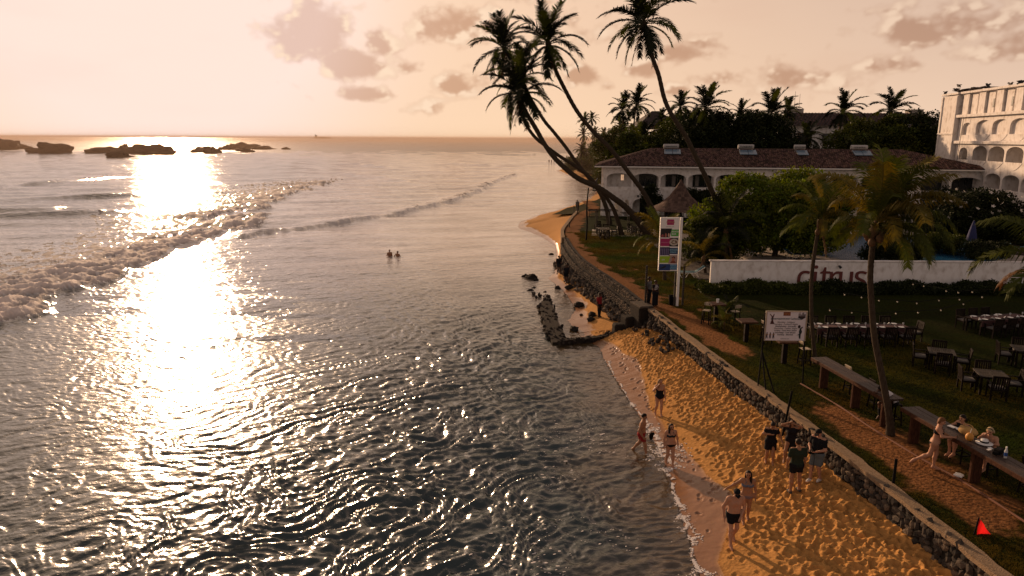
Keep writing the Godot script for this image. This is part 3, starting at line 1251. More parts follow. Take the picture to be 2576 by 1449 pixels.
	for i in 190:
		var on_p := i < 110
		var pp: Vector3 = gp[r.randi() % 40] if on_p else gq[r.randi() % 36]
		var sz := r.randf_range(0.12, 0.32)
		var off := r.randf_range(-0.55, 0.55) if on_p else r.randf_range(-0.24, 0.24)
		var at := pp + (V(off + 0.1, 0, r.randf_range(-0.1, 0.1)) if on_p else V(0, 0, off))
		if on_p and pp.z < -48.5 and r.randf() < 0.5:
			continue
		at.y = pp.y + 0.05 + r.randf() * 0.12 + (0.1 if not on_p else 0.0)
		var o := part("stone", stones[r.randi() % 5], M.rock if r.randf() < 0.7 else M.stone_0, w)
		o.transform = Transform3D(Basis.from_euler(V(r.randf() * 6, r.randf() * 6, 0)) * Basis.from_scale(V(sz, sz * 0.7, sz * 1.2)), at)
	# boulders
	var rk := []
	for i in 4:
		rk.append(rock_mesh(40 + i, 2))
	for q in [[1.6, -58.5, 0.9, "broad black boulder in the shallows left of the two walkers by the wall"], [1.15, -59.2, 0.6, "small black rock against the left end of the broad boulder in the shallows"], [2.0, -57.7, 0.5, "small black rock at the right end of the broad boulder in the shallows"], [1.45, -53.6, 0.42, "low dark rock awash at the head of the stone groyne"], [1.75, -54.6, 0.36, "flat dark rock awash just beyond the head of the groyne"],
		[4.0, -71.0, 0.42, "lone dark rock standing in the water off the far terrace wall"], [4.75, -48.2, 0.62, "rounded dark boulder on the sand nearest the man in red"], [3.85, -42.0, 0.55, "flat dark rock at the waterline inside the groyne"], [5.25, -44.6, 0.5, "brown rock beside the feet of the man in red"], [5.05, -43.6, 0.42, "low flat stone below the brown rock by the man in red"], [4.45, -53.6, 0.6, "dark rock lying in the wet sand below the two walkers"], [3.6, -54.4, 0.45, "dark low rock at the water's edge in front of the two walkers"], [4.6, -45.4, 0.2, "small pale stone on the sand of the pocket beach"]]:
		var o := solo("boulder", rk[(int(q[2] * 100)) % 4], M.rock, q[3], "rock", V(q[0], maxf(sand_h(q[0], q[1]), -0.1) + q[2] * 0.12, q[1]), q[2] * 9.0, "rocks round the pocket beach")
		o.scale = V(q[2] * 1.25, q[2] * 0.75, q[2])
	# the skerries out at sea
	var names := ["great rounded skerry at the left edge of the view", "long pale topped skerry behind the great rounded one", "humped skerry, second from the left edge", "knob shaped rock standing on the middle reef", "long flat backed reef left of the sun's glare", "square ended block at the middle of the reef", "small dark rock in front of the reef", "cluster of low rocks at the right end of the reef", "last low rock of the reef inside the glare", "small rock at the left of the right hand skerries", "domed skerry right of the glare", "long low skerry right of the domed one", "flat rock at the far right of the skerries", "tiny rock in front of the domed skerry", "low tail of rock joining the humped skerry to the reef", "rock with a split top in the reef"]
	var si := 0
	for q in [[-448, -622, 30, 22, 26], [-470, -660, 40, 18, 20], [-325, -505, 29, 13.5, 20], [-281, -520, 10, 12, 9], [-258, -498, 44, 11, 18], [-238, -480, 20, 12.5, 14], [-222, -404, 13.5, 6.5, 9], [-236, -545, 26, 7.5, 14], [-226, -600, 15, 5, 9], [-262, -660, 19, 8, 12], [-266, -715, 30, 13, 18], [-240, -690, 28, 6.5, 15], [-218, -690, 12, 4.5, 8], [-207, -560, 10, 4.5, 7], [-290, -512, 30, 8, 13], [-218, -520, 13, 9, 9]]:
		var o := solo("sea_rock", rock_mesh(70 + si, 3), M.rock, names[si], "rock", V(q[0], q[3] * 0.02, q[1]), si * 0.7, "skerries out at sea")
		o.scale = V(q[2], q[3] * 0.85, q[4])
		si += 1

# ---------------------------------------------------------------- buildings
# one bay of an arcade in the plane z = 0, pushed back by depth: pier, arch, pier, parapet
func bay(b: MB, x0: float, x1: float, y0: float, y1: float, ox0: float, ox1: float, sill: float, spring: float, apex: float, depth := 0.32) -> void:
	var X := Vector3.RIGHT
	var Y := Vector3.UP
	if sill > y0 + 0.01:
		b.prism(PackedVector2Array([Vector2(ox0, y0), Vector2(ox1, y0), Vector2(ox1, sill), Vector2(ox0, sill)]), Vector3.ZERO, X, Y, depth)
	b.prism(PackedVector2Array([Vector2(x0, y0), Vector2(ox0, y0), Vector2(ox0, y1), Vector2(x0, y1)]), Vector3.ZERO, X, Y, depth)
	b.prism(PackedVector2Array([Vector2(ox1, y0), Vector2(x1, y0), Vector2(x1, y1), Vector2(ox1, y1)]), Vector3.ZERO, X, Y, depth)
	var top := PackedVector2Array([Vector2(ox0, y1), Vector2(ox0, spring)])
	var cx := (ox0 + ox1) / 2.0
	for k in range(1, 14):
		var a := PI - PI * k / 14.0
		top.append(Vector2(cx + cos(a) * (ox1 - ox0) / 2.0, spring + pow(sin(a), 0.85) * (apex - spring)))
	top.append(Vector2(ox1, spring))
	top.append(Vector2(ox1, y1))
	b.prism(top, Vector3.ZERO, X, Y, depth)

func tile_mesh() -> ArrayMesh:
	# a half round clay tile, 0.24 wide and 0.44 long, lying along +z
	var b := mb()
	for k in 4:
		var a0 := PI * k / 4.0
		var a1 := PI * (k + 1) / 4.0
		var p := V(-cos(a0) * 0.11, sin(a0) * 0.07, 0)
		var q := V(-cos(a1) * 0.11, sin(a1) * 0.07, 0)
		b.quad(p + V(0, 0.02, 0.22), q + V(0, 0.02, 0.22), q + V(0, 0, -0.22), p + V(0, 0, -0.22), (p + q) + V(0, 0.02, 0))
		b.tri(p + V(0, 0.02, 0.22), q + V(0, 0.02, 0.22), V(0, 0.02, 0.22), Vector3.BACK)
	return b.mesh()

# tiles over the quad a (eave left), b (eave right), c (ridge right), d (ridge left)
func tiles(parent: Node3D, tm: Mesh, a: Vector3, b: Vector3, c: Vector3, d: Vector3, sx := 0.25, sy := 0.38) -> void:
	var up := ((d + c) - (a + b)) * 0.5
	var across := (b - a).normalized()
	var n := across.cross(up).normalized()
	if n.y < 0:
		n = -n
	var slope := n.cross(across).normalized()
	if slope.y > 0:
		slope = -slope
	var x := slope.cross(n) * -1.0
	var bs := Basis(n.cross(slope), n, slope)
	var rows := int(up.length() / sy)
	var xf := []
	var cols := []
	var r := RandomNumberGenerator.new()
	r.seed = rows
	for j in rows:
		var t := (j + 0.5) / rows
		var l := a.lerp(d, t)
		var rr := b.lerp(c, t)
		var m := int(l.distance_to(rr) / sx)
		for i in m:
			var p := l.lerp(rr, (i + 0.5) / m)
			xf.append(Transform3D(bs.rotated(n, r.randfn(0, 0.03)), p + n * r.randf_range(0.0, 0.025)))
			var v := r.randf_range(0.3, 2.0)
			cols.append(Color(v, v * r.randf_range(0.88, 1.05), v * r.randf_range(0.85, 1.05)))
	multi("roof_tiles", tm, M.roof_tile, xf, parent, cols)

func text(called: String, s: String, size: float, m: Material, parent: Node3D, at: Vector3, depth := 0.01, w := 0, font_name := "Droid Sans") -> MeshInstance3D:
	var t := TextMesh.new()
	var f := SystemFont.new()
	f.font_names = PackedStringArray([font_name])
	f.font_weight = 700 if w > 0 else 400
	t.font = f
	t.text = s
	t.font_size = 64
	t.pixel_size = size / 64.0
	t.depth = depth
	t.curve_step = 1.0
	return part(called, t, m, parent, at)

func build_buildings() -> void:
	var tm := tile_mesh()
	# ---- the two storey hotel wing with the arcades
	var h := thing("hotel_wing", "long white two storey hotel wing with arched balconies under a brown tiled hip roof", "building", V(11.4, LAWN, -89.5), -0.1658)
	var L := 43.6
	var b := mb()
	var pitch := 3.32
	for i in 13:
		var x0 := 0.0 if i == 0 else 0.32 + pitch * i
		var x1 := 0.32 + pitch * (i + 1)
		if i == 12:
			x1 = L
		var o0 := 0.32 + pitch * i + 0.13
		bay(b, x0, x1, 3.05, 6.2, o0, o0 + pitch - 0.26, 3.68, 4.72, 5.36)
		if i == 0:
			bay(b, 0.0, 2.55, 0.0, 3.05, 1.55, 2.5, 0.05, 1.5, 2.2)
			bay(b, 2.55, x1, 0.0, 3.05, 2.75, 3.3, 0.05, 1.6, 2.1)
		else:
			bay(b, x0, x1, 0.0, 3.05, o0, o0 + pitch - 0.26, 0.02, 1.5, 2.3)
	part("arcade_wall", b.mesh(), M.plaster, h)
	b = mb()
	for i in 13:
		# the bellied balcony front below each arch
		var o0 := 0.32 + pitch * i + 0.13
		var poly := PackedVector2Array()
		for k in 13:
			var t := k / 12.0
			poly.append(Vector2(o0 + (pitch - 0.26) * t, 3.62 - 0.62 * sin(PI * t)))
		poly.append(Vector2(o0 + pitch - 0.26, 3.7))
		poly.append(Vector2(o0, 3.7))
		b.prism(poly, V(0, 0, 0.04), Vector3.RIGHT, Vector3.UP, 0.038)
	part("balcony_front", b.mesh(), M.plaster, h)
	b = mb()
	for i in 14:
		var x := 0.32 + pitch * i
		b.box(V(clampf(x, 0.12, L - 0.12), 4.6, -0.95), V(0.2, 3.1, 1.26))
		if i > 0:
			b.box(V(clampf(x, 0.12, L - 0.12), 1.5, -0.95), V(0.2, 3.0, 1.26))
	b.box(V(L / 2, 3.05, -1.0), V(L, 0.2, 1.36))
	b.box(V(L / 2, 3.1, -1.75), V(L, 6.2, 0.2))
	b.box(V(L / 2, 3.1, -12.0), V(L, 6.2, 0.3))
	b.box(V(L - 0.15, 3.1, -6.9), V(0.3, 6.2, 9.9))
	b.box(V(L / 2, 6.1, -6.9), V(L, 0.16, 9.9))
	part("inner_wall", b.mesh(), M.plaster, h)
	b = mb()
	b.box(V(0.15, 3.1, -6.9), V(0.3, 6.2, 9.9))
	for k in 7:
		b.box(V(-0.12, 4.4, -0.6 - k * 1.75), V(0.24, 3.4, 0.34))
		b.box(V(-0.12, 1.3, -0.6 - k * 1.75), V(0.24, 2.6, 0.34))
	part("side_wall", b.mesh(), M.plaster, h)
	b = mb()
	b.box(V(-0.75, 3.1, -7.0), V(1.2, 0.14, 12.0))
	for k in 12:
		b.bar(V(-1.3, 3.15, -1.2 - k), V(-1.3, 4.0, -1.2 - k), 0.05, 0.05)
	b.bar(V(-1.3, 4.0, -1.0), V(-1.3, 4.0, -13.0), 0.06, 0.06)
	part("side_balcony", b.mesh(), M.dark_frame, h)
	# windows behind the arches
	var wf := mb()
	wf.box(V(0, 0.72, 0), V(2.2, 0.08, 0.1))
	wf.box(V(0, -0.72, 0), V(2.2, 0.08, 0.1))
	for k in 4:
		wf.box(V(-1.06 + k * 0.707, 0, 0), V(0.08, 1.36, 0.1))
	var wfm := wf.mesh()
	var pn := BoxMesh.new()
	pn.size = V(0.62, 1.34, 0.03)
	var cur := mb()
	for k in 9:
		cur.tube([V(-0.3 + k * 0.05, 0.66, 0), V(-0.3 + k * 0.045, -0.66, 0)], [0.03, 0.03], 5)
	var curm := cur.mesh()
	for i in range(1, 13):
		var w := part("window", wfm, M.dark_frame, h, V(0.32 + pitch * (i + 0.5) + 0.25, 4.45, -1.58))
		for k in 3:
			part("pane", pn, M.pane_dark, w, V(-0.707 + k * 0.707, 0, 0))
		if i in [2, 3, 4]:
			part("curtain", curm, M.curtain, w, V(-0.5 + 0.25 * (i % 3), 0, 0.06))
		if i in [1, 2, 11, 12]:
			var dr := part("door", wfm, M.dark_frame, h, V(0.32 + pitch * (i + 0.5) + 0.35, 1.05, -1.58))
			dr.scale = V(0.9, 1.4, 1)
			for k in 3:
				part("pane", pn, M.pane_dark, dr, V(-0.707 + k * 0.707, 0, 0))
	# the end room: a lit lattice window of glass blocks
	var lat := mb()
	for k in 5:
		lat.box(V(0, -0.36 + k * 0.18, 0), V(0.4, 0.03, 0.08))
	for k in 3:
		lat.box(V(-0.19 + k * 0.19, 0, 0), V(0.03, 0.75, 0.075))
	var lw := part("window", lat.mesh(), M.plaster, h, V(2.35, 4.75, -1.6), "pale lattice window of the end room")
	mat("pane_lit", lin(0.9, 0.62, 0.42), 0.4)
	M.pane_lit.emission_enabled = true
	M.pane_lit.emission = lin(0.8, 0.5, 0.3)
	M.pane_lit.emission_energy_multiplier = 0.7
	var q := BoxMesh.new()
	q.size = V(0.17, 0.16, 0.02)
	for k in 8:
		part("pane", q, M.pane_lit, lw, V(-0.095 + 0.19 * (k % 2), -0.27 + 0.18 * (k / 2), -0.01))
	var tk := mb()
	tk.box(V(4.4, 2.55, 0.06), V(0.22, 0.26, 0.1), Basis.IDENTITY, 0.02)
	part("wall_lamp", tk.mesh(), M.dark_frame, h)
	# roof
	var e0 := V(-1.0, 6.24, 0.85)
	var e1 := V(L + 1.0, 6.24, 0.85)
	var e2 := V(L + 1.0, 6.24, -12.9)
	var e3 := V(-1.0, 6.24, -12.9)
	var r0 := V(6.0, 8.3, -6.0)
	var r1 := V(36.5, 8.3, -6.0)
	b = mb()
	b.quad(e0, e1, r1, r0, V(0, 1, 1))
	b.quad(e2, e3, r0, r1, V(0, 1, -1))
	b.tri(e3, e0, r0, V(-1, 1, 0))
	b.tri(e1, e2, r1, V(1, 1, 0))
	b.quad(e0, e1, e2, e3, Vector3.DOWN)
	var rf := part("roof", b.mesh(), M.roof_dark, h)
	b = mb()
	b.bar(e0 + V(0, -0.06, 0.03), e1 + V(0, -0.06, 0.03), 0.1, 0.14)
	b.bar(e0 + V(-0.03, -0.06, 0), e3 + V(-0.03, -0.06, 0), 0.1, 0.14)
	part("gutter", b.mesh(), M.white_paint, rf)
	var up := V(0, 0.03, 0)
	tiles(rf, tm, e0 + up, e1 + up, r1 + up, r0 + up)
	tiles(rf, tm, e3 + up, e0 + up, r0 + up, r0 + up + V(0, 0, 0.02))
	b = mb()
	b.tube([r0, r1], [0.13, 0.13], 6)
	b.tube([e0, r0], [0.12, 0.12], 6)
	b.tube([e1, r1], [0.12, 0.12], 6)
	part("ridge_tiles", b.mesh(), M.roof_tile, rf)
	# solar water heaters on the roof
	var inv := h.transform
	var hi := 0
	for s in [[8.4, 2, "www.sunbird", "solar water heater at the left end of the hotel roof, seen between the leaning trunks"], [17.7, 2, "SUNBIRD", "solar water heater with large black letters on its tank, second from the left"], [24.2, 1, "SUN WORLD", "smallest solar water heater with a single panel, third from the left"], [31.2, 2, "SUN WORLD", "solar water heater at the right, behind the tall near palm"]]:
		var g := thing("solar_heater", s[3], "water heater", inv * V(s[0], 8.02, -4.9), -0.1658, "solar heaters on the hotel roof")
		b = mb()
		var tl := 1.95 if s[1] == 2 else 1.35
		b.tube([V(-tl / 2, 0.62, 0), V(-tl / 2 + 0.04, 0.62, 0), V(tl / 2 - 0.04, 0.62, 0), V(tl / 2, 0.62, 0)], [0.26, 0.3, 0.3, 0.26], 14)
		part("tank", b.mesh(), M.tank, g)
		text("lettering", s[2], 0.34 if hi == 1 else 0.22, M.ink, g, V(0, 0.62, 0.3), 0.02, 1)
		var wdt := 1.0 if s[1] == 2 else 1.25
		for k in int(s[1]):
			b = mb()
			var cx: float = (k - (s[1] - 1) * 0.5) * (wdt + 0.05) + 0.15
			b.box(V(cx, -0.05, 1.1), V(wdt, 0.08, 1.5), Basis(Vector3.RIGHT, 0.36), 0.01)
			part("panel", b.mesh(), M.solar_panel, g)
		b = mb()
		for k in [-1, 1]:
			b.bar(V(k * tl * 0.4, 0.4, 0), V(k * tl * 0.4, -0.2, 0.1), 0.05, 0.05)
			b.bar(V(k * tl * 0.4, 0.4, 0.0), V(k * tl * 0.4, -0.25, 1.7), 0.04, 0.04)
		part("stand", b.mesh(), M.grey_metal, g)
		hi += 1
	build_big_hotel()
	build_far_buildings(tm)
	build_compound()

func build_big_hotel() -> void:
	# the tall white block at the right: its front runs towards the camera and faces the sea
	var h := thing("hotel_block", "tall weathered white hotel block with rows of arches at the right edge", "building", V(55.0, LAWN, -88.0), deg_to_rad(-99.6))
	var b := mb()
	var S := 30.0
	for row in 4:
		var base := 0.9 + 2.95 * row if row > 0 else 0.0
		var top := 0.9 + 2.95 * (row + 1)
		if row == 3:
			top = 12.35
		var sill := 1.35 + 2.95 * row
		bay(b, -1.6, 2.8, base, top, -0.6, 1.6, sill - (0.9 if row == 0 else 0.0), sill + 0.8, sill + 1.45, 0.35)
		for i in 7:
			var s := 2.8 + 3.9 * i
			if s > S - 1.0:
				break
			bay(b, s, s + 3.9, base, top, s + 0.2, s + 3.7, sill, sill + 0.95, sill + 1.66, 0.35)
	part("arcade_wall", b.mesh(), M.plaster_old, h)
	b = mb()
	for row in 4:
		for i in 7:
			var s := 2.8 + 3.9 * i
			var sill := 1.35 + 2.95 * row
			var poly := PackedVector2Array()
			for k in 11:
				var t := k / 10.0
				poly.append(Vector2(s + 0.2 + 3.5 * t, sill - 0.1 - 0.75 * sin(PI * t)))
			poly.append(Vector2(s + 3.7, sill + 0.03))
			poly.append(Vector2(s + 0.2, sill + 0.03))
			b.prism(poly, V(0, 0, 0.04), Vector3.RIGHT, Vector3.UP, 0.038)
	part("balcony_front", b.mesh(), M.plaster_old, h)
	b = mb()
	for row in 4:
		b.box(V(S / 2 + 0.6, 0.85 + 2.95 * row, -1.4), V(S + 3.0, 0.2, 2.0))
		for i in 8:
			var s := 2.8 + 3.9 * i
			b.box(V(s, 2.2 + 2.95 * row, -1.15), V(0.25, 2.6, 1.55))
		# the top row: the first arches are walled up
		if row == 3:
			for i in 3:
				b.box(V(2.8 + 3.9 * i + 1.95, 10.9, -0.42), V(3.5, 2.3, 0.2))
			b.box(V(0.5, 10.9, -0.42), V(2.2, 2.3, 0.2))
	b.box(V(S / 2 - 2.0, 7.4, -2.5), V(S + 7.0, 14.8, 0.25))
	b.box(V(S / 2 - 2.0, 7.4, -14.0), V(S + 7.0, 14.8, 0.25))
	b.box(V(-6.4, 7.4, -8.2), V(0.25, 14.8, 11.4))
	b.box(V(S / 2 - 2.0, 14.2, -8.2), V(S + 7.0, 0.25, 11.4))
	part("inner_wall", b.mesh(), M.plaster_old, h)
	# the attic: tall panels between deep slots, over a cornice
	b = mb()
	b.box(V(14.0, 12.45, 0.14), V(S + 1.6, 0.34, 0.6), Basis.IDENTITY, 0.03)
	b.box(V(14.0, 9.32, 0.12), V(S + 1.6, 0.36, 0.5), Basis.IDENTITY, 0.03)
	b.box(V(13.0, 15.22, -0.05), V(S + 4.4, 0.26, 0.8), Basis.IDENTITY, 0.03)
	part("cornice", b.mesh(), M.plaster_old, h)
	b = mb()
	b.box(V(14.0, 13.85, -0.75), V(S + 1.6, 2.46, 0.2))
	for i in 9:
		var s := -1.2 + 4.1 * i
		b.box(V(s + 0.75, 13.86, -0.3), V(1.5, 2.44, 0.68))
		b.box(V(s + 2.5, 13.86, -0.42), V(1.5, 2.44, 0.44))
	part("attic_panel", b.mesh(), M.plaster_old, h)
	b = mb()
	for i in 7:
		b.box(V(6.05 + 4.1 * i, 13.7, -0.17), V(0.36, 0.95, 0.06))
	part("slit_window", b.mesh(), M.dark_frame, h)
	# the blank end bay
	b = mb()
	b.box(V(-4.1, 7.5, -0.1), V(4.6, 15.0, 1.0), Basis.IDENTITY, 0.03)
	b.box(V(-4.1, 15.22, -0.1), V(4.9, 0.24, 1.3), Basis.IDENTITY, 0.03)
	for k in [-1, 1]:
		b.box(V(-4.1 + k * 2.1, 7.5, 0.45), V(0.35, 14.9, 0.16))
	b.box(V(-4.1, 10.35, 0.47), V(4.6, 0.2, 0.2))
	part("end_bay", b.mesh(), M.plaster_old, h)
	# dim rooms behind the arches
	var wf := mb()
	wf.box(Vector3.ZERO, V(1.7, 1.5, 0.06))
	var wm := wf.mesh()
	for row in 4:
		for i in 7:
			if (row == 3 and i < 3) or (i + row) % 3 == 1:
				continue
			part("door", wm, M.plaster_dark if (i + row) % 2 == 0 else M.pane_dark, h, V(2.8 + 3.9 * i + 2.3, 1.75 + 2.95 * row, -2.33))
	b = mb()
	b.tube([V(0.6, 12.3, 0.5), V(0.55, 9.0, 0.55), V(0.2, 6.0, 0.5)], [0.03, 0.03, 0.03], 5)
	part("cable", b.mesh(), M.dark_frame, h)
	# broken roofing on top of the block
	var inv := h.transform
	b = mb()
	var r := RandomNumberGenerator.new()
	r.seed = 3
	for k in 46:
		var s := r.randf_range(-4.6, 4.6)
		b.box(V(s, 0.1 + r.randf() * 0.35 * (1.0 - absf(s) / 5.5), r.randf_range(-1.0, 0.8)), V(r.randf_range(0.5, 1.6), 0.05, r.randf_range(0.2, 0.6)), Basis.from_euler(V(r.randf_range(-0.3, 0.3), r.randf() * 3, r.randf_range(-0.15, 0.15))))
	solo("roof_debris", b.mesh(), M.roof_dark, "heap of black broken roofing on top of the hotel block", "debris", inv * V(0.2, 15.35, -0.4), deg_to_rad(-99.6))
	# crows
	var bd := mb()
	bd.tube([V(-0.24, 0.02, 0), V(-0.1, 0.1, 0), V(0.08, 0.15, 0), V(0.2, 0.24, 0), V(0.3, 0.23, 0)], [0.03, 0.09, 0.1, 0.06, 0.01], 7)
	var crow_body := bd.mesh()
	var wg := mb()
	wg.prism(PackedVector2Array([Vector2(-0.2, 0), Vector2(0.12, 0), Vector2(0.05, 0.22), Vector2(-0.28, 0.12)]), V(0, 0.16, 0), Vector3.RIGHT, V(0, 0.5, 0.85), 0.015)
	var wing := wg.mesh()
	var ci := 0
	for c in [[-6.6, 15.6, "crow perched on the left corner of the hotel block"], [-2.9, 16.2, "crow on the left end of the black roof debris"], [-3.4, 15.75, "crow standing just below the debris on the parapet"], [4.7, 15.75, "crow at the right end of the roof debris"], [9.8, 15.5, "crow on the parapet, left of the pair at the far right"], [11.9, 15.55, "crow with lifted wings furthest right on the parapet"]]:
		var o := thing("crow", c[2], "bird", inv * V(c[0], c[1] - 0.25, 0.1), 0.6 + ci, "crows on the hotel roof")
		part("body", crow_body, M.ink, o)
		part("wing", wing, M.ink, o)
		var w2 := part("wing", wing, M.ink, o)
		w2.scale = V(1, 1, -1)
		o.scale = V(1.5, 1.5, 1.5)
		ci += 1
	var fl := thing("crow", "crow flying before the dark roof, left of the hotel block", "bird", V(50.5, 13.1, -92), 0.9, "crows on the hotel roof")
	part("body", crow_body, M.ink, fl)
	part("wing", wing, M.ink, fl)
	var w3 := part("wing", wing, M.ink, fl)
	w3.scale = V(1, 1, -1)
	fl.scale = V(1.6, 1.6, 1.6)

func build_far_buildings(tm: Mesh) -> void:
	# the villa with tiered roofs among the palms
	var h := thing("villa", "brown villa with stacked hip roofs standing among the palms", "building", V(25.5, 1.5, -160.0), 0.1)
	var b := mb()
	for f in 4:
		b.box(V(6.5, 1.6 + f * 3.3, -4.0), V(12.0 - f * 0.6, 0.3, 8.0))
	for k in 5:
		b.box(V(0.9 + k * 2.8, 5.5, 0.0), V(0.35, 11.5, 0.35))
	b.box(V(8.2, 5.5, -4.5), V(8.0, 11.0, 6.4))
	for f in 3:
		b.box(V(5.5, 3.9 + f * 3.3 - 1.6, 0.02), V(10.0, 0.9, 0.15))
	part("wall", b.mesh(), M.plaster_dark, h)
	b = mb()
	for f in 3:
		for k in 3:
			b.box(V(2.3 + k * 2.8, 3.6 + f * 3.3, -0.6), V(2.0, 1.3, 0.1))
	part("window", b.mesh(), M.curtain, h)
	b = mb()
	var lo := [[-1.0, 12.2, 15.0, 13.2, 1.2, -10.0], [-1.2, 5.2, 4.0, 6.3, 1.4, -4.0]]
	for q in lo:
		var a := V(q[0], q[1], q[4])
		var c := V(q[2], q[1], q[4])
		var d := V(q[2], q[1], q[5])
		var e := V(q[0], q[1], q[5])
		var m0: Vector3 = a.lerp(d, 0.36) + V(0, q[3] - q[1], 0)
		var m1: Vector3 = a.lerp(d, 0.64) + V(0, q[3] - q[1], 0)
		var p0 := V(m0.x, m0.y, m0.z)
		var p1 := V(m1.x, m0.y, m0.z)
		var p2 := V(m1.x, m0.y, m1.z)
		var p3 := V(m0.x, m0.y, m1.z)
		b.quad(a, c, p1, p0, V(0, 1, 1))
		b.quad(d, e, p3, p2, V(0, 1, -1))
		b.quad(e, a, p0, p3, V(-1, 1, 0))
		b.quad(c, d, p2, p1, V(1, 1, 0))
		b.quad(p0, p1, p2, p3, Vector3.UP)
		b.quad(a, c, d, e, Vector3.DOWN)
	# the steep top roof
	var a := V(2.5, 13.1, 0.2)
	var c := V(12.0, 13.1, 0.2)
	var d := V(12.0, 13.1, -8.5)
	var e := V(2.5, 13.1, -8.5)
	var s0 := V(6.3, 16.2, -3.4)
	var s1 := V(7.9, 16.2, -3.4)
	b.quad(a, c, s1, s0, V(0, 1, 1))
	b.quad(d, e, s0, s1, V(0, 1, -1))
	b.tri(e, a, s0, V(-1, 1, 0))
	b.tri(c, d, s1, V(1, 1, 0))
	part("roof", b.mesh(), M.roof_dark, h)
	# the long house behind the trees
	h = thing("long_house", "long dark roofed house with a cream wall behind the trees", "building", V(49.0, 1.5, -130.0), -0.02)
	b = mb()
	b.box(V(14.0, 6.2, -5.0), V(27.0, 12.6, 9.0))
	part("wall", b.mesh(), M.plaster, h)
	b = mb()
	a = V(-0.8, 12.5, 0.6)
	c = V(29.0, 12.5, 0.6)
	d = V(29.0, 12.5, -10.6)
	e = V(-0.8, 12.5, -10.6)
	s0 = V(2.8, 14.9, -5.0)
	s1 = V(26.5, 14.9, -5.0)
	b.quad(a, c, s1, s0, V(0, 1, 1))
	b.quad(d, e, s0, s1, V(0, 1, -1))
	b.tri(e, a, s0, V(-1, 1, 0))
	b.tri(c, d, s1, V(1, 1, 0))
	b.quad(a, c, d, e, Vector3.DOWN)
	var rf := part("roof", b.mesh(), M.roof_dark, h)
	tiles(rf, tm, a + V(0, 0.03, 0), c + V(0, 0.03, 0), s1 + V(0, 0.03, 0), s0 + V(0, 0.03, 0), 0.6, 0.6)
	b = mb()
	b.box(V(4.0, 14.9, -7.0), V(2.6, 1.6, 2.0))
	b.box(V(26.3, 14.9, -7.0), V(2.4, 1.5, 2.0))
	part("chimney", b.mesh(), M.plaster_dark, rf)
	b = mb()
	b.box(V(3.6, 10.3, 0.0), V(2.6, 1.7, 0.12))
	b.box(V(7.9, 10.3, 0.0), V(2.2, 1.7, 0.12))
	part("window", b.mesh(), M.pane_dark, h)
	b = mb()
	b.box(V(3.6, 11.2, 0.1), V(2.8, 0.14, 0.5))
	part("awning", b.mesh(), M.roof_dark, h)
	for k in 2:
		b = mb()
		b.tube([V(0, 0, 0), V(0, 3.8 - k * 0.5, 0)], [0.05, 0.03], 5)
		solo("antenna_mast", b.mesh(), M.grey_metal, ["taller thin antenna mast on the long house roof", "shorter antenna mast right of the taller one"][k], "antenna", V(52.8 + k * 0.9, 16.6, -136.4))

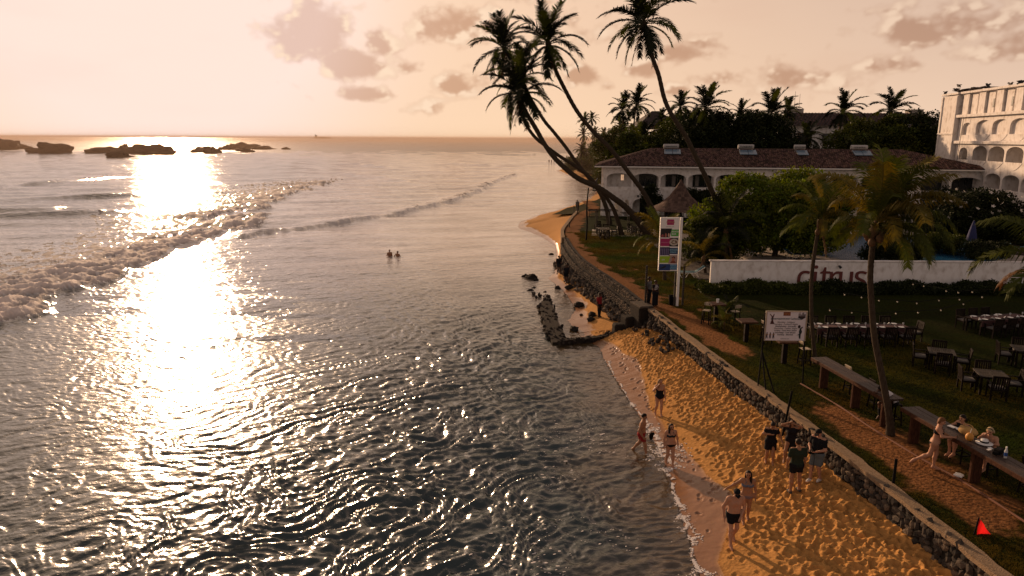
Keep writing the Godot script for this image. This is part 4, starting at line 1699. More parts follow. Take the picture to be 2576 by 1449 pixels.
func build_compound() -> void:
	# the white wall with the letters, facing the dining lawn
	var w := thing("compound_wall", "long white compound wall with a stained top edge behind the hedge", "wall", V(13.05, LAWN, -45.6))
	var b := mb()
	b.box(V(12.0, 0.8, 0), V(24.0, 1.9, 0.2))
	part("wall", b.mesh(), M.plaster, w)
	b = mb()
	b.box(V(8.6, 1.79, 0.0), V(17.4, 0.09, 0.3), Basis.IDENTITY, 0.012)
	b.box(V(20.75, 1.77, 0.0), V(6.8, 0.06, 0.24), Basis.IDENTITY, 0.01)
	part("coping", b.mesh(), M.plaster_old, w)
	for x in [8.35, 12.85]:
		b = mb()
		b.tube([V(x, 1.5, 0.1), V(x, 1.48, 0.26)], [0.03, 0.03], 6)
		b.tube([V(x, 1.5, 0.22), V(x + 0.03, 1.42, 0.36)], [0.07, 0.09], 9)
		part("floodlight", b.mesh(), M.dark_frame, w)
	# the letters, one mesh for each
	var sg := thing("wall_sign", "large brownish red lettering mounted on the white compound wall", "sign", V(18.75, LAWN - 0.02, -45.5))
	var xs := [0.0, 1.06, 1.48, 2.13, 2.74, 3.77]
	var word := "citrus"
	for i in 6:
		var o := text("letter", word[i], 2.12, M.red_letter, sg, Vector3.ZERO, 0.06)
		var bb: AABB = o.mesh.get_aabb()
		o.position = V(xs[i] - bb.position.x, -bb.position.y + (0.0), 0.045)
	# the pool and its terrace
	var deck := mb()
	deck.box(V(30.0, LAWN + 0.02, -60.0), V(34.0, 0.06, 24.0))
	struct("pool_terrace", deck.mesh(), M.lawn_ground_plain if M.has("lawn_ground_plain") else M.roof_dark, "dark planted ground round the pool", "ground")
	var pool := PackedVector2Array()
	for p in [[22.5, 63.5], [26.0, 55.0], [27.0, 53.2], [30.0, 55.0], [36.5, 54.0], [40.2, 56.0], [41.0, 61.0], [40.0, 68.6], [33.0, 70.6], [26.0, 70.4]]:
		pool.append(Vector2(p[0], p[1]))
	var pl := mb()
	pl.prism(pool, V(0, LAWN + 0.16, 0), Vector3.RIGHT, Vector3.FORWARD, 0.2)
	struct("pool", pl.mesh(), M.pool_water, "blue swimming pool water behind the white wall", "pool")
	for d in [[[[17.5, 62.5], [19.0, 54.0], [27.4, 52.2], [26.2, 55.2], [23.0, 63.2]], "pale paved apron at the left side of the pool"], [[[36.4, 53.8], [39.0, 51.5], [48.5, 51.0], [48.5, 54.5], [41.5, 58.0], [40.6, 56.6]], "pale paved path curving past the right side of the pool"], [[[24.0, 71.0], [42.0, 70.2], [42.0, 75.0], [24.0, 75.5]], "paved terrace along the far side of the pool"]]:
		var poly := PackedVector2Array()
		for p in d[0]:
			poly.append(Vector2(p[0], p[1]))
		b = mb()
		b.prism(poly, V(0, LAWN + 0.26, 0), Vector3.RIGHT, Vector3.FORWARD, 0.3)
		struct("pool_paving", b.mesh(), M.pool_deck, d[1], "paving")
	b = mb()
	b.bar(V(24.0, LAWN + 0.2, -70.7), V(41.0, LAWN + 0.2, -69.6), 0.3, 0.3)
	struct("pool_kerb", b.mesh(), M.pool_edge, "dark tiled kerb along the far pool edge", "kerb")
	# the tiled pavilion
	var g := thing("pavilion", "round open pavilion with a pointed roof of brown flat tiles before the hotel", "pavilion", V(18.6, LAWN, -78.5))
	b = mb()
	var N := 14
	var prof := [Vector2(0.05, 5.0), Vector2(0.55, 4.2), Vector2(1.2, 3.3), Vector2(2.2, 2.45), Vector2(3.4, 1.9)]
	for i in 4:
		for k in N:
			var a0 := TAU * k / N
			var a1 := TAU * (k + 1) / N
			var p: Vector2 = prof[i]
			var q: Vector2 = prof[i + 1]
			b.quad(V(cos(a0) * p.x, p.y, sin(a0) * p.x), V(cos(a1) * p.x, p.y, sin(a1) * p.x), V(cos(a1) * q.x, q.y, sin(a1) * q.x), V(cos(a0) * q.x, q.y, sin(a0) * q.x), V(cos((a0 + a1) / 2), 0.8, sin((a0 + a1) / 2)))
	var rf := part("roof", b.mesh(), M.roof_dark, g)
	# its shingles, row upon row
	var sh := BoxMesh.new()
	sh.size = V(1, 0.035, 0.42)
	var xf := []
	var cols := []
	var r := RandomNumberGenerator.new()
	r.seed = 12
	for i in 4:
		var p: Vector2 = prof[i]
		var q: Vector2 = prof[i + 1]
		var rows := int(p.distance_to(q) / 0.3)
		for j in rows:
			var m := p.lerp(q, (j + 0.6) / rows)
			var n := maxi(4, int(TAU * m.x / 0.34))
			var sl := atan2(p.y - q.y, q.x - p.x)
			for k in n:
				var a := TAU * (k + 0.5 * (j % 2)) / n
				var bs := Basis(Vector3.UP, PI / 2 - a) * Basis(Vector3.RIGHT, sl + 0.05)
				xf.append(Transform3D(bs * Basis.from_scale(V(TAU * m.x / n * 0.93, 1, 1)), V(cos(a) * m.x, m.y + 0.05, sin(a) * m.x)))
				var v := r.randf_range(0.6, 1.35)
				cols.append(Color(v, v, v))
	multi("shingles", sh, M.thatch_tile, xf, rf, cols)
	b = mb()
	b.lathe(Vector3.ZERO, [Vector2(0.0, 5.3), Vector2(0.12, 5.1), Vector2(0.2, 4.85)], 8)
	part("finial", b.mesh(), M.thatch_tile, rf)
	for k in 6:
		var a := TAU * k / 6 + 0.3
		b = mb()
		b.tube([V(cos(a) * 2.7, 0, sin(a) * 2.7), V(cos(a) * 2.7, 2.3, sin(a) * 2.7)], [0.1, 0.1], 7)
		part("post", b.mesh(), M.wood_grey, g)

# ---------------------------------------------------------------- palms, trees, hedges, grass
func frond_mesh(e0: float, droop: float, nleaf: int, hang: float, sd: int, ll := 0.25, ragged := 0.1, lw := 0.0085) -> ArrayMesh:
	# a feather frond one metre long: it leaves the crown at elevation e0 (degrees) and bends down by droop; leaflets hang by hang
	var r := RandomNumberGenerator.new()
	r.seed = sd
	var b := mb()
	var pts := []
	var p := Vector3.ZERO
	var rad := []
	var side := r.randf_range(-0.25, 0.25)
	for i in 13:
		var t := i / 12.0
		pts.append(p)
		rad.append(lerpf(0.011, 0.002, t))
		var e := deg_to_rad(e0 - droop * pow(t, 1.3))
		p += V(cos(e), sin(e), side * t * 0.6).normalized() / 12.0
	b.tube(pts, rad, 4, false)
	for i in nleaf:
		var t := 0.1 + 0.9 * pow((i + 0.5) / nleaf, 0.9)
		if r.randf() < ragged * 0.6:
			continue
		var f := t * 12.0
		var k := mini(int(f), 11)
		var o: Vector3 = pts[k].lerp(pts[k + 1], f - k)
		var T: Vector3 = (pts[k + 1] - pts[k]).normalized()
		var S0 := T.cross(Vector3.UP)
		if S0.length() < 0.2:
			S0 = Vector3.BACK
		S0 = S0.normalized()
		var N := S0.cross(T).normalized()
		for sg: float in [-1.0, 1.0]:
			var S := S0 * sg
			var L := ll * (0.35 + 0.65 * sin(PI * clampf(0.12 + t * 0.78, 0.0, 1.0))) * r.randf_range(1.0 - ragged, 1.05)
			var d1 := (S * 0.85 + T * (0.55 + 0.35 * t) + N * 0.25 + V(r.randfn(0, 0.08), r.randfn(0, 0.08), r.randfn(0, 0.08))).normalized()
			var d2 := (d1 - Vector3.UP * hang * r.randf_range(0.7, 1.3)).normalized()
			var wv := T * lw
			var m := o + d1 * L * 0.45
			var e := m + d2 * L * 0.55
			var nn := d1.cross(T).normalized()
			if nn.dot(N) < 0.0:
				nn = -nn
			var a := b.vert(o - wv, nn)
			b.vert(o + wv, nn)
			b.vert(m + wv * 1.1, nn)
			b.vert(m - wv * 1.1, nn)
			b.vert(e, (nn + d2.cross(T) * 0.3).normalized())
			b.face(a, a + 1, a + 2)
			b.face(a, a + 2, a + 3)
			b.face(a + 3, a + 2, a + 4)
	return b.mesh()

var FR := {}

func fronds(set_name: String) -> Array:
	# seven ages of frond, from the upright spear to the hanging skirt
	if FR.has(set_name):
		return FR[set_name]
	var out := []
	var ages := [[82, 35, 0.25], [64, 62, 0.3], [45, 78, 0.4], [24, 84, 0.5], [4, 80, 0.6], [-18, 66, 0.6], [-42, 42, 0.5]]
	var n := 46
	var hang := 1.0
	if set_name == "near":
		n = 80
		hang = 1.6
		ages = [[84, 40, 0.3], [74, 66, 0.5], [62, 88, 0.7], [50, 104, 0.9], [38, 110, 1.0], [24, 104, 1.0], [8, 80, 1.0]]
	elif set_name == "far":
		n = 30
	var i := 0
	for a in ages:
		out.append(frond_mesh(a[0], a[1], n, a[2] * hang, 900 + i, 0.25 if set_name != "near" else 0.27, 0.12, {"near": 0.0065, "far": 0.017, "hero": 0.012}[set_name]))
		i += 1
	out.append(frond_mesh(-66, 20, n, 0.7, 950, 0.2, 0.45))
	FR[set_name] = out
	return out

func palm(called: String, label: String, trunk: Array, r0: float, r1: float, flen: float, count: int, kind: String, mats: Array, sd: int, group: String, nuts := 0, dead := 2, top_tilt := Vector3.ZERO, wind := 0.0) -> Node3D:
	var at: Vector3 = trunk[0]
	var o := thing(called, label, "palm tree", at, 0.0, group)
	var r := RandomNumberGenerator.new()
	r.seed = sd
	var path := []
	for p in trunk:
		path.append(p - at)
	path = curve(path, 26)
	var rad := []
	for i in 26:
		var t := i / 25.0
		rad.append(lerpf(r0, r1, pow(t, 0.7)) + r0 * 0.55 * exp(-t * 16.0))
	if path[1].y > 0:
		path[0] += Vector3(0, -0.25, 0)
	var b := mb()
	# leaf scars: rings a hand apart
	var fine := curve(path, 90 if kind != "far" else 26)
	var fr := []
	for i in fine.size():
		var t := float(i) / (fine.size() - 1)
		var k := mini(int(t * 25.0), 24)
		fr.append(lerpf(rad[k], rad[k + 1], t * 25.0 - k) * (1.0 + (0.07 if i % 2 == 0 else -0.03) * (1.0 if kind != "far" else 0.0)))
	b.tube(fine, fr, 9 if kind != "far" else 6)
	part("trunk", b.mesh(), M.bark, o)
	var crown: Vector3 = path[25]
	var up := (Vector3.UP + top_tilt).normalized()
	var tilt := Basis(Quaternion(Vector3.UP, up))
	var set_f := fronds(kind)
	for i in count:
		var t := (i + 0.5) / count
		var age := clampi(int(t * 7.0), 0, 6)
		var f := part("frond", set_f[age], mats[(i + sd) % mats.size()], o)
		var az := i * 2.39996 + r.randf_range(-0.25, 0.25)
		if wind > 0.0:
			az = lerp_angle(az, 0.0, wind * 0.55 * absf(sin(az * 0.5)))
		var s := flen * r.randf_range(0.85, 1.08) * (0.78 + 0.22 * sin(PI * clampf(t + 0.15, 0, 1)))
		f.transform = Transform3D(tilt * Basis(Vector3.UP, az) * Basis(Vector3.RIGHT, r.randf_range(-0.25, 0.25)) * Basis.from_scale(Vector3.ONE * s), crown + up * lerpf(0.35, -0.15, t) * flen * 0.14)
	for i in dead:
		var f := part("frond", set_f[7], M.palm_dry, o, Vector3.ZERO, "dry hanging frond")
		f.transform = Transform3D(Basis(Vector3.UP, r.randf() * TAU) * Basis.from_scale(Vector3.ONE * flen * r.randf_range(0.6, 0.85)), crown - up * flen * 0.06)
	b = mb()
	b.lathe(Vector3.ZERO, [Vector2(r1 * 0.9, -flen * 0.14), Vector2(r1 * 1.5, -flen * 0.05), Vector2(r1 * 1.6, flen * 0.03), Vector2(r1 * 0.5, flen * 0.12)], 8)
	var heart := part("crown_heart", b.mesh(), M.palm_dry if kind == "near" else M.bark, o, crown)
	heart.basis = tilt
	if nuts > 0:
		var nm := mb()
		nm.ball(Vector3.ZERO, V(0.12, 0.14, 0.12), 8, 6)
		var nutm := nm.mesh()
		for i in nuts:
			var a := i * 1.1
			part("coconut", nutm, M.palm_dry, o, crown + V(cos(a) * (r1 + 0.13), -flen * 0.07 - 0.12 * (i % 3), sin(a) * (r1 + 0.13)))
	return o

func clump_mesh(sd: int, leaves := 16, w := 0.22, l := 0.34) -> ArrayMesh:
	var r := RandomNumberGenerator.new()
	r.seed = sd
	var b := mb()
	for i in leaves:
		var d := V(r.randfn(0, 1), r.randfn(0, 1), r.randfn(0, 1)).normalized()
		var o := d * r.randf_range(0.1, 0.5)
		var dir := (d + V(r.randfn(0, 0.7), r.randfn(0.1, 0.6), r.randfn(0, 0.7))).normalized()
		var s := dir.cross((Vector3.UP + V(r.randfn(0, 0.4), 0, r.randfn(0, 0.4)))).normalized()
		var nn := s.cross(dir).normalized()
		var k := b.vert(o, nn)
		b.vert(o + dir * l * 0.5 + s * w * 0.5, (nn + s * 0.3).normalized())
		b.vert(o + dir * l, nn)
		b.vert(o + dir * l * 0.5 - s * w * 0.5, (nn - s * 0.3).normalized())
		b.face(k, k + 1, k + 2)
		b.face(k, k + 2, k + 3)
	return b.mesh()

var CL := []

func crown(parent: Node3D, called: String, c: Vector3, rad: Vector3, count: int, size: float, m: Material, sd: int, lobes := 16, flat_bottom := 0.5) -> void:
	var r := RandomNumberGenerator.new()
	r.seed = sd
	var lp := []
	for i in lobes:
		var y := r.randf_range(-flat_bottom, 1.0)
		var a := i * 2.4 + r.randf()
		var q := sqrt(maxf(0.0, 1.0 - y * y))
		lp.append([V(cos(a) * q, y, sin(a) * q) * r.randf_range(0.5, 0.78), r.randf_range(0.28, 0.46)])
	var xf := [[], [], []]
	var cols := [[], [], []]
	for i in count:
		var l: Array = lp[r.randi() % lobes]
		var d := V(r.randfn(0, 1), r.randfn(0.25, 1), r.randfn(0, 1)).normalized()
		var p: Vector3 = (l[0] + d * l[1] * pow(r.randf(), 0.22)) * rad
		if p.y < -rad.y * 0.9:
			continue
		var k := r.randi() % 3
		var s := size * r.randf_range(0.7, 1.35)
		xf[k].append(Transform3D(Basis.from_euler(V(r.randf_range(-0.6, 0.6), r.randf() * TAU, r.randf_range(-0.6, 0.6))) * Basis.from_scale(Vector3.ONE * s), c + p))
		var v := r.randf_range(0.6, 1.5)
		cols[k].append(Color(v * r.randf_range(0.85, 1.2), v, v * 0.9))
	for k in 3:
		if xf[k].size() > 0:
			multi(called, CL[k], m, xf[k], parent, cols[k])

func tree(called: String, label: String, cat: String, at: Vector3, h: float, rad: Vector3, count: int, size: float, m: Material, sd: int, group := "", trunk_r := 0.22, flat_b := 0.5) -> Node3D:
	var o := thing(called, label, cat, at, 0.0, group)
	var r := RandomNumberGenerator.new()
	r.seed = sd
	var b := mb()
	var fork := V(r.randf_range(-0.3, 0.3), h * 0.45, r.randf_range(-0.3, 0.3))
	b.tube(curve([V(0, -0.2, 0), fork * 0.5 + V(0.1, 0, 0.05), fork], 8), [trunk_r * 1.3, trunk_r, trunk_r * 0.95, trunk_r * 0.9, trunk_r * 0.85, trunk_r * 0.8, trunk_r * 0.75, trunk_r * 0.7], 8)
	part("trunk", b.mesh(), M.bark, o)
	for k in 5:
		var a := TAU * k / 5 + r.randf()
		var e := V(cos(a) * rad.x * 0.6, h + rad.y * r.randf_range(-0.2, 0.4), sin(a) * rad.z * 0.6)
		b = mb()
		b.tube(curve([fork, fork.lerp(e, 0.5) + V(0, 0.2, 0), e], 7), [trunk_r * 0.6, trunk_r * 0.5, trunk_r * 0.42, trunk_r * 0.34, trunk_r * 0.26, trunk_r * 0.18, trunk_r * 0.08], 6)
		part("limb", b.mesh(), M.bark, o)
	crown(o, "crown", V(0, h, 0), rad, count, size, m, sd, 16 if flat_b < 0.8 else 26, flat_b)
	return o

func build_vegetation() -> void:
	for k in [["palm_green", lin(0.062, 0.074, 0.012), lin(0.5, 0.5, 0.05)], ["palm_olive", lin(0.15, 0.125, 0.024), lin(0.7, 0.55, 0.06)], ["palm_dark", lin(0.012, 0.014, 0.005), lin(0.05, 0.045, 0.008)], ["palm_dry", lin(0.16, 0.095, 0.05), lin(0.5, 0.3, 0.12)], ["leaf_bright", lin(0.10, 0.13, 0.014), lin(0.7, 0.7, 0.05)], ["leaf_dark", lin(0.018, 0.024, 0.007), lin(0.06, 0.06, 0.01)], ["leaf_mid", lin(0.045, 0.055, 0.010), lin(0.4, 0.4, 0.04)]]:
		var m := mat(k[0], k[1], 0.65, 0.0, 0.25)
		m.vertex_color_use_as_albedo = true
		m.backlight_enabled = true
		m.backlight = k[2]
	mat("flower", lin(0.75, 0.68, 0.6), 0.6)
	for i in 3:
		CL.append(clump_mesh(500 + i))
	# the tall leaning coconut palms
	var dk := [M.palm_dark, M.palm_dark, M.palm_dark, M.palm_green]  # backlit silhouettes: the crowns' shade is put into a darker frond colour
	var G := "tall coconut palms leaning out over the beach"
	var Z := -70.0
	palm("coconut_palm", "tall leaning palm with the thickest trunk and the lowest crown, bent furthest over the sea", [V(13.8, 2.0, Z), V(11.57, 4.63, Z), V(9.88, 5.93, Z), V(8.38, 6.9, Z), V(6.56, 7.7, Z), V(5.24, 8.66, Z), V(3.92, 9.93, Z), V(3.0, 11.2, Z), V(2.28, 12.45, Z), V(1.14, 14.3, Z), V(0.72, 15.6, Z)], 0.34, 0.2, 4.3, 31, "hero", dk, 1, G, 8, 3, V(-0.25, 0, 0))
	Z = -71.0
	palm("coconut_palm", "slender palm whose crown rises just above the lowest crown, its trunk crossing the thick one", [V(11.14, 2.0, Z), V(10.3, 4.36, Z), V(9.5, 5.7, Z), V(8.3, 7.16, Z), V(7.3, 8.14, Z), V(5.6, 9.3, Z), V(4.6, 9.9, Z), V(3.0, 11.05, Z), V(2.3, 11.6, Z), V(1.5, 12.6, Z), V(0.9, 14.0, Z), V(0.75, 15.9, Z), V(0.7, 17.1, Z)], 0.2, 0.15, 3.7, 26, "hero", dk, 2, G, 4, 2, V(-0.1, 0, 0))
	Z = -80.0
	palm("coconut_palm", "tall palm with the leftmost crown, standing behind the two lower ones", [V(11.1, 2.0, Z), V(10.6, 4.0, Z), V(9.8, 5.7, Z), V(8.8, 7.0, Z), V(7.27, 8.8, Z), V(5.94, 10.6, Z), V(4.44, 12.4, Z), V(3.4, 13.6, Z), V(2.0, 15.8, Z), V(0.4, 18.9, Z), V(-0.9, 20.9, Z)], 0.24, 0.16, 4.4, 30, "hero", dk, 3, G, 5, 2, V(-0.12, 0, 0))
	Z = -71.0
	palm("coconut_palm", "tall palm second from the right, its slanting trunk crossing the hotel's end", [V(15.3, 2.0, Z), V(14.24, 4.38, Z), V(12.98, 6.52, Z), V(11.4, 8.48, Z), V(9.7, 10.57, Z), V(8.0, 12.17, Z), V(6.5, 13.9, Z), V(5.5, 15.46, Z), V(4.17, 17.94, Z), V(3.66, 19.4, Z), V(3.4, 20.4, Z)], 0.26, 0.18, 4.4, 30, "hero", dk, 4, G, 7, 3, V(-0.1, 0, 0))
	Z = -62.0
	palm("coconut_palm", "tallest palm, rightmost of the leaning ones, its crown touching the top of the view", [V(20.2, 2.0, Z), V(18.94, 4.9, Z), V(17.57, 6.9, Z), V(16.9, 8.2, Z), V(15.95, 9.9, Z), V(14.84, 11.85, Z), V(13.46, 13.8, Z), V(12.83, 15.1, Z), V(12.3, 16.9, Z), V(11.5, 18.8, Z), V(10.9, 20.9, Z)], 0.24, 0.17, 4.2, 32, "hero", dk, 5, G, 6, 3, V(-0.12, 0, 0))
	# the two short palms on the dining lawn, and one just beyond the right edge
	var gr := [M.palm_green, M.palm_olive, M.palm_olive, M.palm_green, M.palm_green]
	palm("lawn_palm", "short curved palm behind the head of the long wooden counter", [V(13.3, 2.0, -29.5), V(12.95, 4.0, -29.5), V(12.78, 5.8, -29.5), V(12.82, 7.2, -29.5), V(12.9, 8.2, -29.5)], 0.085, 0.075, 2.2, 20, "near", gr, 6, "palms on the dining lawn", 3, 1, V(0.1, 0, 0))
	palm("lawn_palm", "ringed palm growing through the wooden counter, its drooping crown hiding the pool", [V(12.62, 2.0, -21.9), V(12.42, 2.9, -21.9), V(12.1, 4.0, -21.9), V(11.7, 5.35, -21.9), V(11.42, 6.8, -21.9), V(11.32, 7.6, -21.9), V(11.3, 8.9, -21.9)], 0.115, 0.085, 2.75, 30, "near", gr, 7, "palms on the dining lawn", 5, 0, V(0.15, 0, 0), 0.45)
	palm("edge_palm", "palm beyond the right edge whose arching fronds reach into view", [V(16.0, 2.0, -19.5), V(15.85, 5.0, -19.5), V(15.55, 8.0, -19.5)], 0.13, 0.1, 2.6, 16, "near", [M.palm_olive, M.palm_dry, M.palm_green], 8, "", 3, 2)
	# bushy young palms by the lawn's edge
	palm("young_palm", "bushy young palm behind the tall advertising sign", [V(10.6, 2.0, -48.0), V(10.5, 3.4, -48.0), V(10.3, 4.6, -48.0)], 0.13, 0.1, 2.7, 16, "near", [M.palm_green, M.palm_olive], 9, "young palms by the garden", 0, 1)
	palm("young_palm", "young palm with upright dark fronds in front of the great bush", [V(16.5, 2.0, -53.5), V(16.4, 3.4, -53.5), V(16.3, 4.6, -53.5)], 0.15, 0.12, 3.4, 18, "near", [M.palm_dark, M.palm_green], 10, "young palms by the garden", 0, 2)
	palm("young_palm", "low arching palm beside the left end of the white wall", [V(14.1, 2.0, -50.5), V(14.0, 2.6, -50.5), V(13.9, 3.1, -50.5)], 0.12, 0.1, 2.6, 14, "near", [M.palm_dark, M.palm_olive], 11, "young palms by the garden", 0, 1)
	palm("potted_palm", "small yellow green palm seedling among the pedestal tables", [V(10.9, 2.0, -35.0), V(10.9, 2.1, -35.0), V(10.9, 2.35, -35.0)], 0.04, 0.03, 0.95, 12, "near", [M.palm_olive, M.palm_green], 12, "", 0, 0)
	palm("potted_palm", "dark bushy seedling palm before the hedge, behind the first pedestal table", [V(11.8, 2.0, -37.2), V(11.8, 2.1, -37.2), V(11.8, 2.3, -37.2)], 0.05, 0.04, 1.25, 14, "near", [M.palm_dark, M.palm_green], 13, "", 0, 0)
	# palms beyond the hotel
	G = "palms beyond the hotel roof"
	var fp := [M.palm_dark, M.palm_green, M.palm_dark]  # silhouette darkness of the far crowns is put into palm_dark
	var names := ["far palm leftmost of the thin pair at the point", "far palm right of the thin pair at the point", "far palm below the thin pair at the point", "low far palm right of the point's first cluster", "far palm in the middle of the point", "far palm at the right of the point, before the villa", "bushy low palm at the water end of the point", "windblown palm left of the villa roof", "tallest palm left of the villa roof, touching the clouds", "thin palm leaning before the villa's left balconies", "dark palm right against the villa's steep roof", "palm between the villa roof and the tallest trunk", "great spreading palm right of the tallest palm's trunk", "bright low palm below the villa", "ragged palm in the gap right of the spreading palm", "large dark palm left of the long house", "palm before the chimney of the long house", "windblown palm before the middle of the long house roof", "dark windblown palm at the right of the long house roof", "low spiky palm under the long house's awning"]
	var i := 0
	for q in [[23.1, 17.0, -235, 2.6], [26.6, 17.8, -245, 2.6], [22.0, 12.4, -225, 2.5], [26.1, 13.0, -230, 2.4], [27.0, 12.0, -215, 2.5], [27.9, 12.0, -200, 2.3], [20.8, 7.9, -215, 2.6], [22.6, 17.2, -150, 3.4], [24.6, 18.0, -145, 3.6], [24.7, 14.0, -165, 2.7], [28.7, 15.1, -140, 2.2], [27.2, 16.5, -118, 2.6], [28.6, 15.9, -108, 3.7], [20.9, 10.6, -118, 3.6], [37.6, 15.4, -120, 2.6], [39.9, 15.4, -112, 3.7], [46.1, 16.0, -122, 2.6], [52.8, 15.8, -116, 3.4], [58.3, 15.8, -112, 3.4], [42.3, 11.6, -104, 2.6]]:
		var lean := sin(i * 2.1) * 1.5
		palm("far_palm", names[i], [V(q[0] + lean, 1.6, q[2]), V(q[0] + lean * 0.6, q[1] * 0.5, q[2]), V(q[0], q[1], q[2])], 0.2, 0.13, q[3] * 1.2, 26, "far", fp, 20 + i, G, 0, 1, V(0.12, 0, 0), 0.35 if i > 9 else 0.1)
		i += 1
	# broadleaf trees and shrubs
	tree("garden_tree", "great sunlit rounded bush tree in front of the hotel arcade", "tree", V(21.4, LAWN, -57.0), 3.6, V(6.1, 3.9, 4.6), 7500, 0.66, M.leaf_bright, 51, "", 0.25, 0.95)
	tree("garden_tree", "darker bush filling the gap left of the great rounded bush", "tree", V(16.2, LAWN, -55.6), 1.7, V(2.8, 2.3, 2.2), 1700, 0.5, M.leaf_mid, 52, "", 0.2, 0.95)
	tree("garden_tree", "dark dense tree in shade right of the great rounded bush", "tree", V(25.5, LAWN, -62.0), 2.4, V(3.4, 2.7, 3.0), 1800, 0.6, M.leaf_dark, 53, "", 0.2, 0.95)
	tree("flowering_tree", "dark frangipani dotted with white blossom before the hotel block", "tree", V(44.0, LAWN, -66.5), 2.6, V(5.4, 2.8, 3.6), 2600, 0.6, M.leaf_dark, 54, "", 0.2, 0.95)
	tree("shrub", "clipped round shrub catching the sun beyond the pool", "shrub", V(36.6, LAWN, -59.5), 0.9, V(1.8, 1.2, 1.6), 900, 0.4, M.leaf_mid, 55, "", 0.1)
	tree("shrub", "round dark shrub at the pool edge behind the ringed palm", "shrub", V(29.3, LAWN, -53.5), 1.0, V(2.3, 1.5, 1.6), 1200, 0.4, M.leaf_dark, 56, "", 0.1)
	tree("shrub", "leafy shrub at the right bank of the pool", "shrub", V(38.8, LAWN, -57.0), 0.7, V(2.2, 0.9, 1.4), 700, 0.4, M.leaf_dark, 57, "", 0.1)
	tree("shrub", "small tree against the hotel arcade left of the pavilion roof", "shrub", V(16.6, LAWN, -85.5), 2.6, V(1.3, 1.5, 1.0), 500, 0.5, M.leaf_dark, 58)
	tree("shrub", "dark shrub against the hotel arcade right of the pavilion roof", "shrub", V(21.6, LAWN, -83.0), 2.6, V(2.6, 1.5, 1.4), 900, 0.55, M.leaf_dark, 59)
	tree("shrub", "dark shrub below the meeting of hotel wing and block", "shrub", V(47.5, LAWN, -77.0), 2.6, V(3.4, 1.8, 1.8), 900, 0.6, M.leaf_dark, 60)
	tree("shrub", "low dark shrub between the pool and the long hedge at the right", "shrub", V(45.5, LAWN, -56.5), 0.9, V(2.6, 1.3, 1.6), 800, 0.45, M.leaf_dark, 61, "", 0.1)
	G = "trees behind the hotel roof"
	i = 0
	var tl := ["broad sunlit tree dome between the hotel roof and the long house", "dark tree crowding the hotel block's end bay", "dark tree left of the sunlit dome", "dark mass of foliage behind the middle solar heaters", "dark tree behind the second solar heater", "tangled tree below the villa's right side", "tree behind the left end of the hotel roof", "hazy scrub tree under the villa", "dark tree standing before the villa's right half", "tree screening the villa's lower floors", "low dark tree below the long house's cream wall"]
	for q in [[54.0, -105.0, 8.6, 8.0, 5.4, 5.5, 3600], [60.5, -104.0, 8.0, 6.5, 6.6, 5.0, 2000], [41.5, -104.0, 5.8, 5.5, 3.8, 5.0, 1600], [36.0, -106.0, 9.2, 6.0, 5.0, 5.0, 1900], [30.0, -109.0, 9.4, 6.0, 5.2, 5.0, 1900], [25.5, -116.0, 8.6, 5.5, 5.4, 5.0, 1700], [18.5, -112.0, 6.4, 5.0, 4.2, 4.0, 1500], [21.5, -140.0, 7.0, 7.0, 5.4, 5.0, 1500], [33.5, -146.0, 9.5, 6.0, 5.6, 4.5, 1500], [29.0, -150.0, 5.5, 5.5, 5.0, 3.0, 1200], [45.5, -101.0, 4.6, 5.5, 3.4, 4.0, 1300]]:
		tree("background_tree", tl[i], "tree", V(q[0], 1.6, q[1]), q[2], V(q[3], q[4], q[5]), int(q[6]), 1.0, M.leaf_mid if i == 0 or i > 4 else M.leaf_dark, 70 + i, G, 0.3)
		i += 1
	i = 0
	tl = ["low scrub at the tip of the palm point", "scrub behind the tip of the palm point", "scrub in the middle of the palm point", "scrub where the point joins the hotel garden", "scrub along the shore before the point"]
	for q in [[21.0, -222.0, 5.5, 3.2], [25.5, -228.0, 6.5, 5.0], [28.0, -206.0, 6.0, 5.0], [26.0, -178.0, 6.0, 4.5], [22.0, -160.0, 4.0, 3.0]]:
		tree("scrub", tl[i], "shrub", V(q[0], 1.4, q[1]), q[3] * 0.7, V(q[2], q[3], 5.0), 900, 1.0, M.leaf_mid, 90 + i, "scrub at the palm point")
		i += 1
	# the hedge before the white wall, in three planted runs
	i = 0
	for q in [[12.1, 19.6, "left run of the low hedge before the white wall, its leaves coloured as sunlit"], [19.6, 27.0, "middle run of the low hedge, under the large letters"], [27.0, 35.0, "right run of the low dark hedge before the white wall"]]:
		var o := thing("hedge", q[2], "hedge", V(q[0], LAWN, -44.5), 0.0, "hedge before the white wall")
		var r := RandomNumberGenerator.new()
		r.seed = 33 + i
		var xf := [[], [], []]
		var cols := [[], [], []]
		for k in 2300:
			var x: float = r.randf() * (q[1] - q[0])
			var top := 0.36 + 0.14 * sin((x + q[0]) * 1.3) + 0.12 * sin((x + q[0]) * 3.7)
			var a := r.randf() * PI
			var rr := pow(r.randf(), 0.3)
			var kk := r.randi() % 3
			xf[kk].append(Transform3D(Basis.from_euler(V(r.randf(), r.randf() * TAU, r.randf())) * Basis.from_scale(Vector3.ONE * r.randf_range(0.28, 0.5)), V(x, 0.05 + sin(a) * top * rr, cos(a) * 0.85 * rr)))
			var v := r.randf_range(0.6, 1.5)
			cols[kk].append(Color(v, v, v * 0.9))
		for kk in 3:
			multi("foliage", CL[kk], M.leaf_mid if i == 0 else M.leaf_dark, xf[kk], o, cols[kk])  # the left run's sunlight is put into a lighter leaf colour
		var stems := mb()
		for k in 24:
			var x: float = (k + 0.5) / 24.0 * (q[1] - q[0])
			stems.tube([V(x, 0, 0), V(x + 0.1, 0.5, 0.1)], [0.025, 0.012], 5)
